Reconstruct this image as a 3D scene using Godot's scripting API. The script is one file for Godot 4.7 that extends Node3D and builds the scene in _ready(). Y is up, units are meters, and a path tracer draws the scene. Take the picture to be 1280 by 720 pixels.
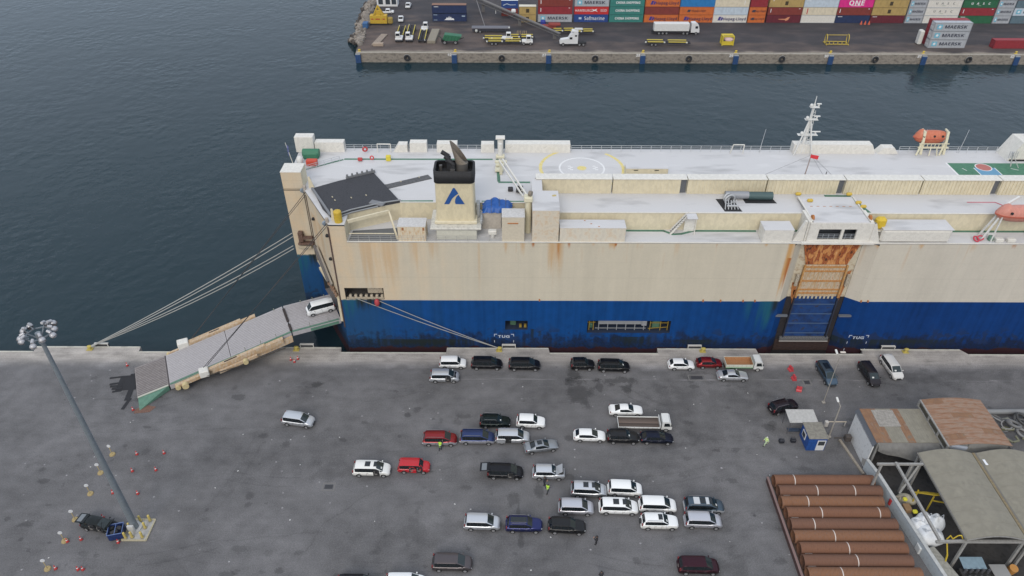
extends Node3D
# A car carrier loading used cars at a port quay, seen from a drone under an overcast sky.
# x right, z towards the viewer, quay surface at y = 0, water at y = -3.

const WATER := -3.0
const HULL_Z := -93.2      # near side of the ship
const FAR_Z := -118.6      # far side of the ship
const SIDE_DECK := 20.7
const MAIN_DECK := 23.75
const HULL_X0 := -28.0     # the hull paint texture starts here
const HULL_W := 118.0

var names := {}
var mats := {}
var shapes := {}

# ---------------------------------------------------------------- mesh builder
class MB:
	var st := SurfaceTool.new()
	var group := 4294967295
	var count := 0
	func _init() -> void:
		st.begin(Mesh.PRIMITIVE_TRIANGLES)
		st.set_smooth_group(group)
	func smooth(g: int) -> MB:
		group = g if g >= 0 else 4294967295
		st.set_smooth_group(group)
		return self
	func tri(a: Vector3, b: Vector3, c: Vector3, out := Vector3.ZERO) -> void:
		if out != Vector3.ZERO and (c - a).cross(b - a).dot(out) < 0.0:
			var t := b
			b = c
			c = t
		st.add_vertex(a)
		st.add_vertex(b)
		st.add_vertex(c)
		count += 1
	func quad(a: Vector3, b: Vector3, c: Vector3, d: Vector3, out := Vector3.ZERO) -> void:
		if out != Vector3.ZERO and ((c - a).cross(b - a) + (d - a).cross(c - a)).dot(out) < 0.0:
			var t := b
			b = d
			d = t
		tri(a, b, c)
		tri(a, c, d)
	func quad_ret(a: Vector3, b: Vector3, c: Vector3, d: Vector3) -> MB:
		quad(a, b, c, d)
		return self
	func quad_uv(p: Array, uv: Array, out: Vector3) -> void:
		var o := [0, 1, 2, 3]
		if (p[2] - p[0]).cross(p[1] - p[0]).dot(out) < 0.0:
			o = [0, 3, 2, 1]
		for k in [0, 1, 2, 0, 2, 3]:
			st.set_uv(uv[o[k]])
			st.add_vertex(p[o[k]])
		count += 2
	func box(c: Vector3, s: Vector3, b := Basis.IDENTITY) -> MB:
		var h := s * 0.5
		for ax in 3:
			for sg in [-1.0, 1.0]:
				var n := Vector3.ZERO
				n[ax] = sg
				var u := Vector3.ZERO
				u[(ax + 1) % 3] = 1.0
				var w := Vector3.ZERO
				w[(ax + 2) % 3] = 1.0
				var m := n * h
				quad(c + b * (m - u * h - w * h), c + b * (m + u * h - w * h), c + b * (m + u * h + w * h), c + b * (m - u * h + w * h), b * n)
		return self
	# a box whose edges are chamfered by e
	func bbox(c: Vector3, s: Vector3, e := 0.05, b := Basis.IDENTITY) -> MB:
		var h := s * 0.5
		e = minf(e, minf(h.x, minf(h.y, h.z)) * 0.9)
		var pt := func(sx: float, sy: float, sz: float, ax: int) -> Vector3:
			var q := Vector3(sx * (h.x - e), sy * (h.y - e), sz * (h.z - e))
			q[ax] = [sx, sy, sz][ax] * h[ax]
			return c + b * q
		for ax in 3:
			for sg in [-1.0, 1.0]:
				var q := []
				for k in [[-1.0, -1.0], [1.0, -1.0], [1.0, 1.0], [-1.0, 1.0]]:
					var sgn := [0.0, 0.0, 0.0]
					sgn[ax] = sg
					sgn[(ax + 1) % 3] = k[0]
					sgn[(ax + 2) % 3] = k[1]
					q.append(pt.call(sgn[0], sgn[1], sgn[2], ax))
				var n := Vector3.ZERO
				n[ax] = sg
				quad(q[0], q[1], q[2], q[3], b * n)
		for ax in 3:
			var a1 := (ax + 1) % 3
			var a2 := (ax + 2) % 3
			for s1 in [-1.0, 1.0]:
				for s2 in [-1.0, 1.0]:
					var sa := [0.0, 0.0, 0.0]
					sa[ax] = -1.0
					sa[a1] = s1
					sa[a2] = s2
					var sb := sa.duplicate()
					sb[ax] = 1.0
					var n := Vector3.ZERO
					n[a1] = s1
					n[a2] = s2
					quad(pt.call(sa[0], sa[1], sa[2], a1), pt.call(sb[0], sb[1], sb[2], a1), pt.call(sb[0], sb[1], sb[2], a2), pt.call(sa[0], sa[1], sa[2], a2), b * n)
		for sx in [-1.0, 1.0]:
			for sy in [-1.0, 1.0]:
				for sz in [-1.0, 1.0]:
					tri(pt.call(sx, sy, sz, 0), pt.call(sx, sy, sz, 1), pt.call(sx, sy, sz, 2), b * Vector3(sx, sy, sz))
		return self
	func cyl(a: Vector3, c: Vector3, r0: float, r1 := -1.0, n := 10, caps := true) -> MB:
		if r1 < 0.0:
			r1 = r0
		var d := (c - a).normalized()
		var u := d.cross(Vector3.UP if absf(d.y) < 0.9 else Vector3.RIGHT).normalized()
		var w := d.cross(u)
		var keep := group
		for i in n:
			var t0 := TAU * i / n
			var t1 := TAU * (i + 1) / n
			var e0 := u * cos(t0) + w * sin(t0)
			var e1 := u * cos(t1) + w * sin(t1)
			smooth(7)
			quad(a + e0 * r0, a + e1 * r0, c + e1 * r1, c + e0 * r1, e0 + e1)
			smooth(-1)
			if caps:
				tri(a, a + e0 * r0, a + e1 * r0, -d)
				tri(c, c + e0 * r1, c + e1 * r1, d)
		group = keep
		st.set_smooth_group(group)
		return self
	func bar(a: Vector3, c: Vector3, w: float, h := -1.0) -> MB:
		if h < 0.0:
			h = w
		var d := c - a
		var f := d.normalized()
		var s := f.cross(Vector3.UP if absf(f.y) < 0.95 else Vector3.RIGHT).normalized()
		return box((a + c) * 0.5, Vector3(w, h, d.length()), Basis(s, s.cross(f), -f))
	func tube(p: Array, r: float, n := 6) -> MB:
		for i in p.size() - 1:
			cyl(p[i], p[i + 1], r, r, n, i == 0 or i == p.size() - 2)
		return self
	func ball(c: Vector3, r: Vector3, n := 10, m := 6, lo := 0.0, hi := 1.0, b := Basis.IDENTITY) -> MB:
		var keep := group
		smooth(9)
		for i in m:
			for j in n:
				var q := []
				for k in [[0, 0], [0, 1], [1, 1], [1, 0]]:
					var t: float = PI * lerpf(lo, hi, float(i + k[0]) / m)
					var ph: float = TAU * (j + k[1]) / n
					q.append(c + b * (Vector3(sin(t) * cos(ph), cos(t), sin(t) * sin(ph)) * r))
				quad(q[0], q[1], q[2], q[3], q[0] + q[2] - c * 2.0)
		group = keep
		st.set_smooth_group(group)
		return self
	# a ring of radius r round the axis d, tube radius t
	func ring(c: Vector3, d: Vector3, r: float, t: float, n := 16, m := 8) -> MB:
		d = d.normalized()
		var u := d.cross(Vector3.UP if absf(d.y) < 0.9 else Vector3.RIGHT).normalized()
		var w := d.cross(u)
		var keep := group
		smooth(8)
		for i in n:
			for j in m:
				var q := []
				for k in [[0, 0], [1, 0], [1, 1], [0, 1]]:
					var a: float = TAU * (i + k[0]) / n
					var b: float = TAU * (j + k[1]) / m
					var e := u * cos(a) + w * sin(a)
					q.append(c + e * (r + t * cos(b)) + d * (t * sin(b)))
				var am := TAU * (i + 0.5) / n
				quad(q[0], q[1], q[2], q[3], (q[0] + q[2]) * 0.5 - (c + (u * cos(am) + w * sin(am)) * r))
		group = keep
		st.set_smooth_group(group)
		return self
	# polygon pts (Vector2) in the frame o, ex, ey, pushed by depth along ex x ey
	func prism(pts: PackedVector2Array, depth: float, o := Vector3.ZERO, ex := Vector3.RIGHT, ey := Vector3.UP, back := true) -> MB:
		var n := ex.cross(ey).normalized()
		var idx := Geometry2D.triangulate_polygon(pts)
		var f := func(v: Vector2, z: float) -> Vector3: return o + ex * v.x + ey * v.y + n * z
		for i in range(0, idx.size(), 3):
			tri(f.call(pts[idx[i]], depth), f.call(pts[idx[i + 1]], depth), f.call(pts[idx[i + 2]], depth), n)
			if back:
				tri(f.call(pts[idx[i]], 0.0), f.call(pts[idx[i + 1]], 0.0), f.call(pts[idx[i + 2]], 0.0), -n)
		var ccw := not Geometry2D.is_polygon_clockwise(pts)
		for i in pts.size():
			var a := pts[i]
			var b := pts[(i + 1) % pts.size()]
			var e := b - a
			var out := (ex * e.y - ey * e.x) * (1.0 if ccw else -1.0)
			quad(f.call(a, 0.0), f.call(b, 0.0), f.call(b, depth), f.call(a, depth), out)
		return self
	func mesh() -> ArrayMesh:
		st.generate_normals()
		return st.commit()

func P(a: Array) -> PackedVector2Array:
	var r := PackedVector2Array()
	for i in range(0, a.size(), 2):
		r.append(Vector2(a[i], a[i + 1]))
	return r

# ---------------------------------------------------------------- naming, tagging
func numbered(called: String, parent: Node = null) -> String:
	var key := called + ("" if parent == null else "@" + str(parent.get_instance_id()))
	names[key] = names.get(key, -1) + 1
	return called if names[key] == 0 else "%s_%03d" % [called, names[key]]

func obj(called: String, what, m: Material, parent: Node = null, at := Vector3.ZERO, turn := 0.0) -> MeshInstance3D:
	var o := MeshInstance3D.new()
	o.mesh = what.mesh() if what is MB else what
	o.material_override = m
	var p: Node = self if parent == null else parent
	o.name = numbered(called, parent)
	o.position = at
	o.rotation.y = turn
	p.add_child(o, true)
	return o

func tag(o: Node, label: String, category: String, group := "", kind := "") -> Node:
	if label:
		o.set_meta("label", label)
	if category:
		o.set_meta("category", category)
	if group:
		o.set_meta("group", group)
	if kind:
		o.set_meta("kind", kind)
	return o

func thing(called: String, label: String, category: String, at := Vector3.ZERO, turn := 0.0, group := "") -> Node3D:
	var o := Node3D.new()
	o.name = numbered(called)
	add_child(o, true)
	o.position = at
	o.rotation.y = turn
	tag(o, label, category, group)
	return o

func part(called: String, parent: Node, at := Vector3.ZERO, turn := 0.0) -> Node3D:
	var o := Node3D.new()
	o.name = numbered(called, parent)
	parent.add_child(o, true)
	o.position = at
	o.rotation.y = turn
	return o

func struct(called: String, what, m: Material) -> MeshInstance3D:
	var o := obj(called, what, m)
	o.set_meta("kind", "structure")
	return o

# a copy of a thing with its parts, under a number and a label of its own
func dup(o: Node3D, label: String, at: Vector3, turn := 0.0) -> Node3D:
	var base: String = String(o.name).rstrip("0123456789").rstrip("_")
	var c: Node3D = o.duplicate()
	c.name = numbered(base)
	add_child(c, true)
	c.position = at
	c.rotation.y = turn
	if label:
		c.set_meta("label", label)
	return c

func lettering(text: String, size: float, m: Material, parent: Node, at: Vector3, turn := 0.0, called := "lettering", bold := false, stretch := 1.0) -> MeshInstance3D:
	var t := TextMesh.new()
	t.text = text
	var f := SystemFont.new()
	f.font_names = PackedStringArray(["Droid Sans"])
	if bold:
		f.font_weight = 700
	t.font = f
	t.font_size = 32
	t.pixel_size = size / 23.0
	t.depth = 0.02
	t.curve_step = 2.0
	var o := obj(called, t, m, parent, at, turn)
	o.scale.x = stretch
	return o

# ---------------------------------------------------------------- materials and textures
func lin(r: float, g: float, b: float) -> Color:
	return Color(r, g, b).linear_to_srgb()

# base colours are linear, real-world values
func mat(r: float, g: float, b: float, rough := 0.7, metal := 0.0) -> StandardMaterial3D:
	var key := "%s %s %s %s %s" % [r, g, b, rough, metal]
	if not mats.has(key):
		var m := StandardMaterial3D.new()
		m.albedo_color = lin(r, g, b)
		m.roughness = rough
		m.metallic = metal
		mats[key] = m
	return mats[key]

func noise(sd: int, freq: float, oct := 4, kind := FastNoiseLite.TYPE_SIMPLEX_SMOOTH) -> FastNoiseLite:
	var n := FastNoiseLite.new()
	n.seed = sd
	n.frequency = freq
	n.noise_type = kind
	n.fractal_type = FastNoiseLite.FRACTAL_FBM
	n.fractal_octaves = oct
	return n

func field(sd: int, w: int, h: int, freq: float, oct := 4) -> PackedByteArray:
	var im := noise(sd, freq, oct).get_seamless_image(w, h)
	im.convert(Image.FORMAT_L8)
	return im.get_data()

# a tiling texture that wavers between colours (linear) laid over a noise
func mottle(sd: int, stops: Array, freq := 0.02, oct := 5, size := 256) -> ImageTexture:
	var f := field(sd, size, size, freq, oct)
	var data := PackedByteArray()
	data.resize(size * size * 3)
	var ramp := []
	for i in 256:
		var t := float(i) / 255.0 * (stops.size() - 1)
		var k := mini(int(t), stops.size() - 2)
		ramp.append(stops[k].lerp(stops[k + 1], t - k).linear_to_srgb())
	for i in size * size:
		var c: Color = ramp[f[i]]
		data[i * 3] = int(c.r * 255.0)
		data[i * 3 + 1] = int(c.g * 255.0)
		data[i * 3 + 2] = int(c.b * 255.0)
	return ImageTexture.create_from_image(Image.create_from_data(size, size, false, Image.FORMAT_RGB8, data))

func worn(key: String, sd: int, stops: Array, scale: float, rough := 0.75, freq := 0.02, metal := 0.0, stretch := Vector3.ONE) -> StandardMaterial3D:
	if not mats.has(key):
		var m := StandardMaterial3D.new()
		# tones of one hue share a grey mottle, tinted by the brightest of them
		var top: Color = stops[0]
		for c in stops:
			if c.get_luminance() > top.get_luminance():
				top = c
		var grey := []
		var id := "mottle %s" % freq
		var one_hue := true
		for c in stops:
			var q := snappedf(c.get_luminance() / top.get_luminance(), 0.125)
			grey.append(Color(q, q, q))
			id += " %s" % q
			for ch in 3:
				if absf(c[ch] - top[ch] * q) > 0.16 * maxf(c[ch], top[ch] * q) + 0.004:
					one_hue = false
		if one_hue:
			if not shapes.has(id):
				shapes[id] = mottle(sd, grey, freq)
			m.albedo_texture = shapes[id]
			m.albedo_color = lin(top.r, top.g, top.b)
		else:
			m.albedo_texture = mottle(sd, stops, freq)
		m.uv1_triplanar = true
		m.uv1_world_triplanar = true
		m.uv1_scale = stretch / scale
		m.uv1_offset = Vector3(sd % 7, sd % 5, sd % 3) * 0.31
		m.roughness = rough
		m.metallic = metal
		mats[key] = m
	return mats[key]

func paint(r: float, g: float, b: float, metallic := false) -> StandardMaterial3D:
	var key := "paint %s %s %s" % [r, g, b]
	if not mats.has(key):
		var m := StandardMaterial3D.new()
		m.albedo_color = lin(r, g, b)
		m.roughness = 0.35
		m.metallic = 0.6 if metallic else 0.0
		m.clearcoat_enabled = true
		m.clearcoat = 0.4 if r + g + b > 0.1 else 0.15
		m.metallic_specular = 0.4
		m.clearcoat_roughness = 0.08
		mats[key] = m
	return mats[key]

# ================================================================ the scene
func _ready() -> void:
	# camera
	var cam := Camera3D.new()
	cam.name = "camera"
	cam.fov = 42.74
	cam.near = 0.5
	cam.far = 6000.0
	add_child(cam)
	cam.position = Vector3(0, 82, 0)
	cam.rotation = Vector3(-atan(0.75), 0, deg_to_rad(0.2))
	cam.current = true
	# overcast sky
	var sky_m := ProceduralSkyMaterial.new()
	sky_m.sky_top_color = Color(0.79, 0.825, 0.88)
	sky_m.sky_horizon_color = Color(0.66, 0.72, 0.79)
	sky_m.sky_curve = 0.25
	sky_m.ground_bottom_color = Color(0.20, 0.24, 0.28)
	sky_m.ground_horizon_color = Color(0.66, 0.72, 0.79)
	sky_m.energy_multiplier = 1.0
	var env := Environment.new()
	env.background_mode = Environment.BG_SKY
	env.sky = Sky.new()
	env.sky.sky_material = sky_m
	env.background_energy_multiplier = 1.0
	env.tonemap_mode = Environment.TONE_MAPPER_LINEAR
	env.tonemap_exposure = 1.42
	env.sdfgi_enabled = true
	env.ssao_enabled = true
	env.ssil_enabled = true
	env.fog_enabled = true
	env.fog_density = 0.00005
	env.fog_light_color = Color(0.62, 0.67, 0.73)
	var we := WorldEnvironment.new()
	we.name = "environment"
	we.environment = env
	add_child(we)
	# the veiled sun, behind the viewer
	var sun := DirectionalLight3D.new()
	sun.name = "sun"
	sun.light_energy = 0.44
	sun.light_color = Color(1.0, 0.98, 0.955)
	sun.light_angular_distance = 35.0
	sun.shadow_enabled = true
	sun.rotation_degrees = Vector3(-38, -14, 0)
	add_child(sun)

	build_water()
	build_quay()
	build_far_quay()
	build_ship()
	build_ramp()
	build_deck_gear()
	build_sheds()
	build_containers()
	build_yard_vehicles()
	build_cars()
	build_trucks()
	build_quay_gear()
	build_mast()
	build_people()

# ---------------------------------------------------------------- water, ground
func build_water() -> void:
	var n := 2048
	var a := field(11, n, n, 0.024, 4)
	var b := field(12, n, n, 0.008, 2)
	var wind := field(13, n, n, 0.0028, 3)
	var data := PackedByteArray()
	data.resize(n * n)
	for k in n * n:
		# wind ripples, livelier in some patches than in others, over a slow swell
		var w := clampf(0.62 + (wind[k] - 110) * 0.006, 0.45, 1.2)
		data[k] = clampi(int(128.0 + (a[k] - 128) * 0.55 * w + (b[k] - 128) * 0.4), 0, 255)
	var im := Image.create_from_data(n, n, false, Image.FORMAT_L8, data)
	im.convert(Image.FORMAT_RGBA8)
	im.bump_map_to_normal_map(2.4)
	var m := StandardMaterial3D.new()
	m.albedo_color = lin(0.009, 0.025, 0.033)
	m.roughness = 0.12
	m.metallic_specular = 0.28
	m.normal_enabled = true
	m.normal_texture = ImageTexture.create_from_image(im)
	m.normal_scale = 1.0
	var st := MB.new()
	var s := 2500.0
	var t := 190.0
	var p := [Vector3(-s, WATER, s), Vector3(s, WATER, s), Vector3(s, WATER, -s), Vector3(-s, WATER, -s)]
	var uv := []
	for v in p:
		uv.append(Vector2(v.x, v.z) / t)
	st.quad_uv(p, uv, Vector3.UP)
	st.st.generate_normals()
	st.st.generate_tangents()
	struct("harbour_water", st.st.commit(), m)

const BAYS := [[-79.5, -62.0], [-45.8, -28.4], [-10.9, 6.3], [24.3, 41.0], [58.3, 75.9], [93.0, 110.0]]

# asphalt with oil stains, tyre marks, patches; the concrete coping along the edge is paler
func quay_texture() -> ImageTexture:
	var w := 2048
	var h := 768
	var fine := field(21, w, h, 0.35, 3)
	var mid := field(22, w, h, 0.03, 4)
	var big := field(23, w, h, 0.006, 4)
	var streak := field(24, w, h, 0.02, 4)
	var lum := PackedFloat32Array()
	lum.resize(w * h)
	var sx := 200.0 / w
	var sz := 60.0 / h
	for y in h:
		var z := -95.0 + (y + 0.5) * sz
		for x in w:
			var k := y * w + x
			var f := (fine[k] - 128) / 128.0
			var md := (mid[k] - 128) / 128.0
			var bg := (big[k] - 128) / 128.0
			var sk := (streak[((y * 5) % h) * w + (x >> 1)] - 128) / 128.0
			var v := 0.20 * (1.0 + 0.20 * f + 0.20 * md + 0.24 * bg + 0.05 * sk)
			var edge := z + md * 1.0 + bg * 1.6
			var cop := smoothstep(-87.0, -90.2, edge)
			v = lerpf(v, 0.54 * (1.0 + 0.16 * f + 0.26 * md + 0.2 * sk), cop)
			lum[k] = v
	var dab := func(cx: float, cz: float, rx: float, rz: float, amount: float, ragged: float) -> void:
		var x0 := maxi(0, int((cx - rx * 1.6 + 100.0) / sx))
		var x1 := mini(w - 1, int((cx + rx * 1.6 + 100.0) / sx))
		var y0 := maxi(0, int((cz - rz * 1.6 + 95.0) / sz))
		var y1 := mini(h - 1, int((cz + rz * 1.6 + 95.0) / sz))
		for y in range(y0, y1 + 1):
			for x in range(x0, x1 + 1):
				var dx := (x * sx - 100.0 - cx) / rx
				var dz := (y * sz - 95.0 - cz) / rz
				var d := sqrt(dx * dx + dz * dz) + ragged * (mid[y * w + x] - 128) / 128.0 + ragged * 0.5 * (fine[y * w + x] - 128) / 128.0
				var q := 1.0 - smoothstep(0.55, 1.0, d)
				lum[y * w + x] *= 1.0 - amount * q
	# oil and damp patches seen in the yard
	dab.call(10.6, -82.0, 1.9, 3.4, 0.42, 0.9)
	dab.call(9.9, -87.0, 1.3, 2.0, 0.45, 0.9)
	dab.call(9.5, -84.6, 1.0, 1.2, 0.40, 0.8)
	dab.call(16.5, -84.9, 3.2, 0.8, 0.42, 0.9)
	dab.call(18.0, -83.2, 0.9, 0.9, 0.45, 0.9)
	dab.call(13.8, -83.8, 0.5, 1.6, 0.35, 0.9)
	dab.call(3.8, -63.6, 0.8, 1.7, 0.40, 0.4)
	dab.call(0.2, -62.0, 1.0, 1.6, 0.38, 0.5)
	dab.call(0.9, -60.4, 0.25, 1.3, 0.30, 0.4)
	dab.call(1.2, -55.8, 0.5, 1.5, 0.33, 0.4)
	dab.call(-14.4, -78.6, 0.7, 0.7, 0.38, 0.6)
	dab.call(-15.8, -77.3, 0.55, 0.5, 0.48, 0.5)
	dab.call(-11.8, -76.6, 0.5, 0.4, 0.35, 0.5)
	dab.call(-8.0, -76.0, 0.9, 0.8, 0.25, 0.7)
	dab.call(29.8, -86.0, 2.0, 1.3, 0.25, 1.0)
	dab.call(-25.5, -66.5, 2.6, 2.0, 0.14, 0.6)
	dab.call(-10.0, -57.0, 6.0, 2.0, 0.10, 0.8)
	dab.call(27.0, -52.0, 3.0, 2.0, 0.12, 0.8)
	dab.call(-30.6, -84.0, 0.9, 0.8, 0.45, 0.9)
	dab.call(-55.0, -88.4, 5.0, 1.2, 0.2, 1.0)
	dab.call(70.0, -86.5, 16.0, 2.4, 0.16, 0.7)
	dab.call(30.0, -78.0, 14.0, 7.0, 0.10, 0.6)
	dab.call(-55.0, -50.0, 18.0, 6.0, -0.10, 0.5)
	dab.call(-46.0, -57.0, 4.0, 3.0, -0.22, 0.4)
	var rng := RandomNumberGenerator.new()
	rng.seed = 5
	for i in 260:
		var r := rng.randf_range(0.12, 0.6)
		dab.call(rng.randf_range(-70, 75), rng.randf_range(-88, -48), r * rng.randf_range(0.7, 2.2), r, rng.randf_range(0.10, 0.34), 0.8)
	for i in 110:
		dab.call(rng.randf_range(-70, 70), rng.randf_range(-88, -48), 0.14, 0.12, rng.randf_range(-2.2, -0.5), 0.3)
	# long pale joint of the slab edge, scuffs and tyre marks
	for i in 60:
		dab.call(rng.randf_range(-12, 95), -85.15 + rng.randf_range(-0.12, 0.12), rng.randf_range(0.6, 3.0), 0.10, rng.randf_range(-0.55, -0.15), 0.3)
	# cracks and joints
	for q in [[6.9, -53.5, 1.45, 7.0], [-27.5, -50.0, 1.2, 9.0], [-24.5, -58.0, 0.75, 8.0], [-39.0, -55.2, 0.12, 14.0], [28.0, -60.0, 0.06, 15.0], [-10.0, -79.5, 0.03, 22.0], [-18.0, -70.0, 0.2, 12.0], [-64.0, -73.6, 0.04, 34.0]]:
		for k in int(q[3] / 0.1):
			var u := k * 0.1
			var w1 := 0.12 * sin(u * 1.3 + q[0]) + 0.05 * sin(u * 4.1)
			dab.call(q[0] + cos(q[2]) * u - sin(q[2]) * w1, q[1] - sin(q[2]) * u - cos(q[2]) * w1, 0.11, 0.1, 0.09, 0.3)
	for i in 40:
		var x0 := rng.randf_range(-70, 70)
		var z0 := rng.randf_range(-84, -46)
		var ang := rng.randf_range(-0.5, 0.2) if i % 3 else rng.randf_range(-1.2, 1.2)
		var ln := rng.randf_range(4, 16)
		var amt := rng.randf_range(0.07, 0.22)
		for s in int(ln / 0.3):
			var q := s * 0.3
			var bend := ang + q * 0.015
			for side in [-0.75, 0.75]:
				dab.call(x0 + cos(bend) * q - sin(bend) * side, z0 - sin(bend) * q - cos(bend) * side, 0.26, 0.14, amt * 0.6, 0.3)
	var data := PackedByteArray()
	data.resize(w * h * 3)
	for y in h:
		var z := -95.0 + (y + 0.5) * sz
		var warm := smoothstep(-87.0, -90.0, z)
		for x in w:
			var k := y * w + x
			var v := clampf(lum[k], 0.01, 0.9)
			var g := (pow(v, 1.0 / 2.4) * 1.055 - 0.055) * 255.0
			data[k * 3] = int(clampf(g * lerpf(1.0, 1.025, warm), 0, 255))
			data[k * 3 + 1] = int(clampf(g * 0.988, 0, 255))
			data[k * 3 + 2] = int(clampf(g * lerpf(1.0, 0.95, warm), 0, 255))
	return ImageTexture.create_from_image(Image.create_from_data(w, h, false, Image.FORMAT_RGB8, data))

func build_quay() -> void:
	var m := StandardMaterial3D.new()
	m.albedo_texture = quay_texture()
	m.roughness = 0.88
	# grain of the asphalt, tiled finely over the stains
	var gf := field(25, 512, 512, 0.45, 2)
	var gd := PackedByteArray()
	gd.resize(512 * 512 * 3)
	for i in 512 * 512:
		var v := clampi(int(205.0 + (gf[i] - 128) * 0.26), 0, 255)
		gd[i * 3] = v
		gd[i * 3 + 1] = v
		gd[i * 3 + 2] = v
	m.detail_enabled = true
	m.detail_blend_mode = BaseMaterial3D.BLEND_MODE_MUL
	m.detail_uv_layer = BaseMaterial3D.DETAIL_UV_2
	m.detail_albedo = ImageTexture.create_from_image(Image.create_from_data(512, 512, false, Image.FORMAT_RGB8, gd))
	m.uv2_triplanar = true
	m.uv2_world_triplanar = true
	m.uv2_scale = Vector3.ONE / 29.0
	var st := MB.new()
	var uvof := func(v: Vector3) -> Vector2: return Vector2((v.x + 100.0) / 200.0, (v.z + 95.0) / 60.0)
	var flat := func(x0: float, x1: float, z0: float, z1: float) -> void:
		var p := [Vector3(x0, 0, z1), Vector3(x1, 0, z1), Vector3(x1, 0, z0), Vector3(x0, 0, z0)]
		st.quad_uv(p, p.map(uvof), Vector3.UP)
	flat.call(-700.0, 700.0, -91.4, 300.0)
	var wall := func(a: Vector3, b: Vector3, out: Vector3) -> void:
		var p := [a, b, b + Vector3(0, -6, 0), a + Vector3(0, -6, 0)]
		st.quad_uv(p, [Vector2(a.x / 200, 0.05), Vector2(b.x / 200, 0.05), Vector2(b.x / 200, 0.01), Vector2(a.x / 200, 0.01)], out)
	var x := -700.0
	for b in BAYS:
		wall.call(Vector3(x, 0, -91.4), Vector3(b[0], 0, -91.4), Vector3(0, 0, -1))
		var e := 0.9 if b[0] > 50.0 else 0.15
		var q := [Vector3(b[0], 0, -91.4), Vector3(b[0] + e * 0.4, 0, -92.6), Vector3(b[1] - e, 0, -92.6), Vector3(b[1], 0, -91.4)]
		st.quad_uv(q, q.map(uvof), Vector3.UP)
		wall.call(q[0], q[1], Vector3(-1, 0, 0))
		wall.call(q[1], q[2], Vector3(0, 0, -1))
		wall.call(q[2], q[3], Vector3(1, 0, 0))
		x = b[1]
	wall.call(Vector3(x, 0, -91.4), Vector3(700, 0, -91.4), Vector3(0, 0, -1))
	struct("quay_ground", st, m)
	# a raised pale arris along the edge of the coping
	var cm := worn("arris", 31, [Color(0.34, 0.33, 0.29), Color(0.50, 0.485, 0.43), Color(0.42, 0.405, 0.36)], 9.0, 0.85)
	var ar := MB.new()
	x = -160.0
	for b in BAYS:
		ar.box(Vector3((x + b[0]) * 0.5, 0.025, -91.25), Vector3(b[0] - x - 0.02, 0.05, 0.28))
		var e := 0.9 if b[0] > 50.0 else 0.15
		ar.box(Vector3((b[0] + b[1] - e) * 0.5, 0.025, -92.45), Vector3(b[1] - b[0] - e - 0.1, 0.05, 0.28))
		x = b[1]
	struct("quay_edge_kerb", ar, cm)
	# drain covers let into the yard
	for q in [[-24.9, -64.0, 1.6], [29.6, -85.6, 2.6], [46.9, -84.6, 1.2]]:
		var t := thing("drain_cover", ["square steel inspection cover in the open yard left of the cars", "long pale drain grating near the quay edge by the silver saloon", "small steel drain cover beside the blue van"][[-24.9, 29.6, 46.9].find(q[0])], "drain cover", Vector3(q[0], 0, q[1]))
		var fr := MB.new()
		for s in [-1, 1]:
			fr.box(Vector3(0, 0.012, s * 0.6), Vector3(q[2] + 0.16, 0.024, 0.14))
			fr.box(Vector3(s * q[2] * 0.5, 0.012, 0), Vector3(0.14, 0.024, 1.04))
		obj("frame", fr, mat(0.16, 0.155, 0.15, 0.8), t)
		obj("cover", MB.new().box(Vector3(0, 0.008, 0), Vector3(q[2] * 0.7, 0.016, 0.7)), mat(0.05, 0.05, 0.055, 0.6, 0.3), t)

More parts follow.
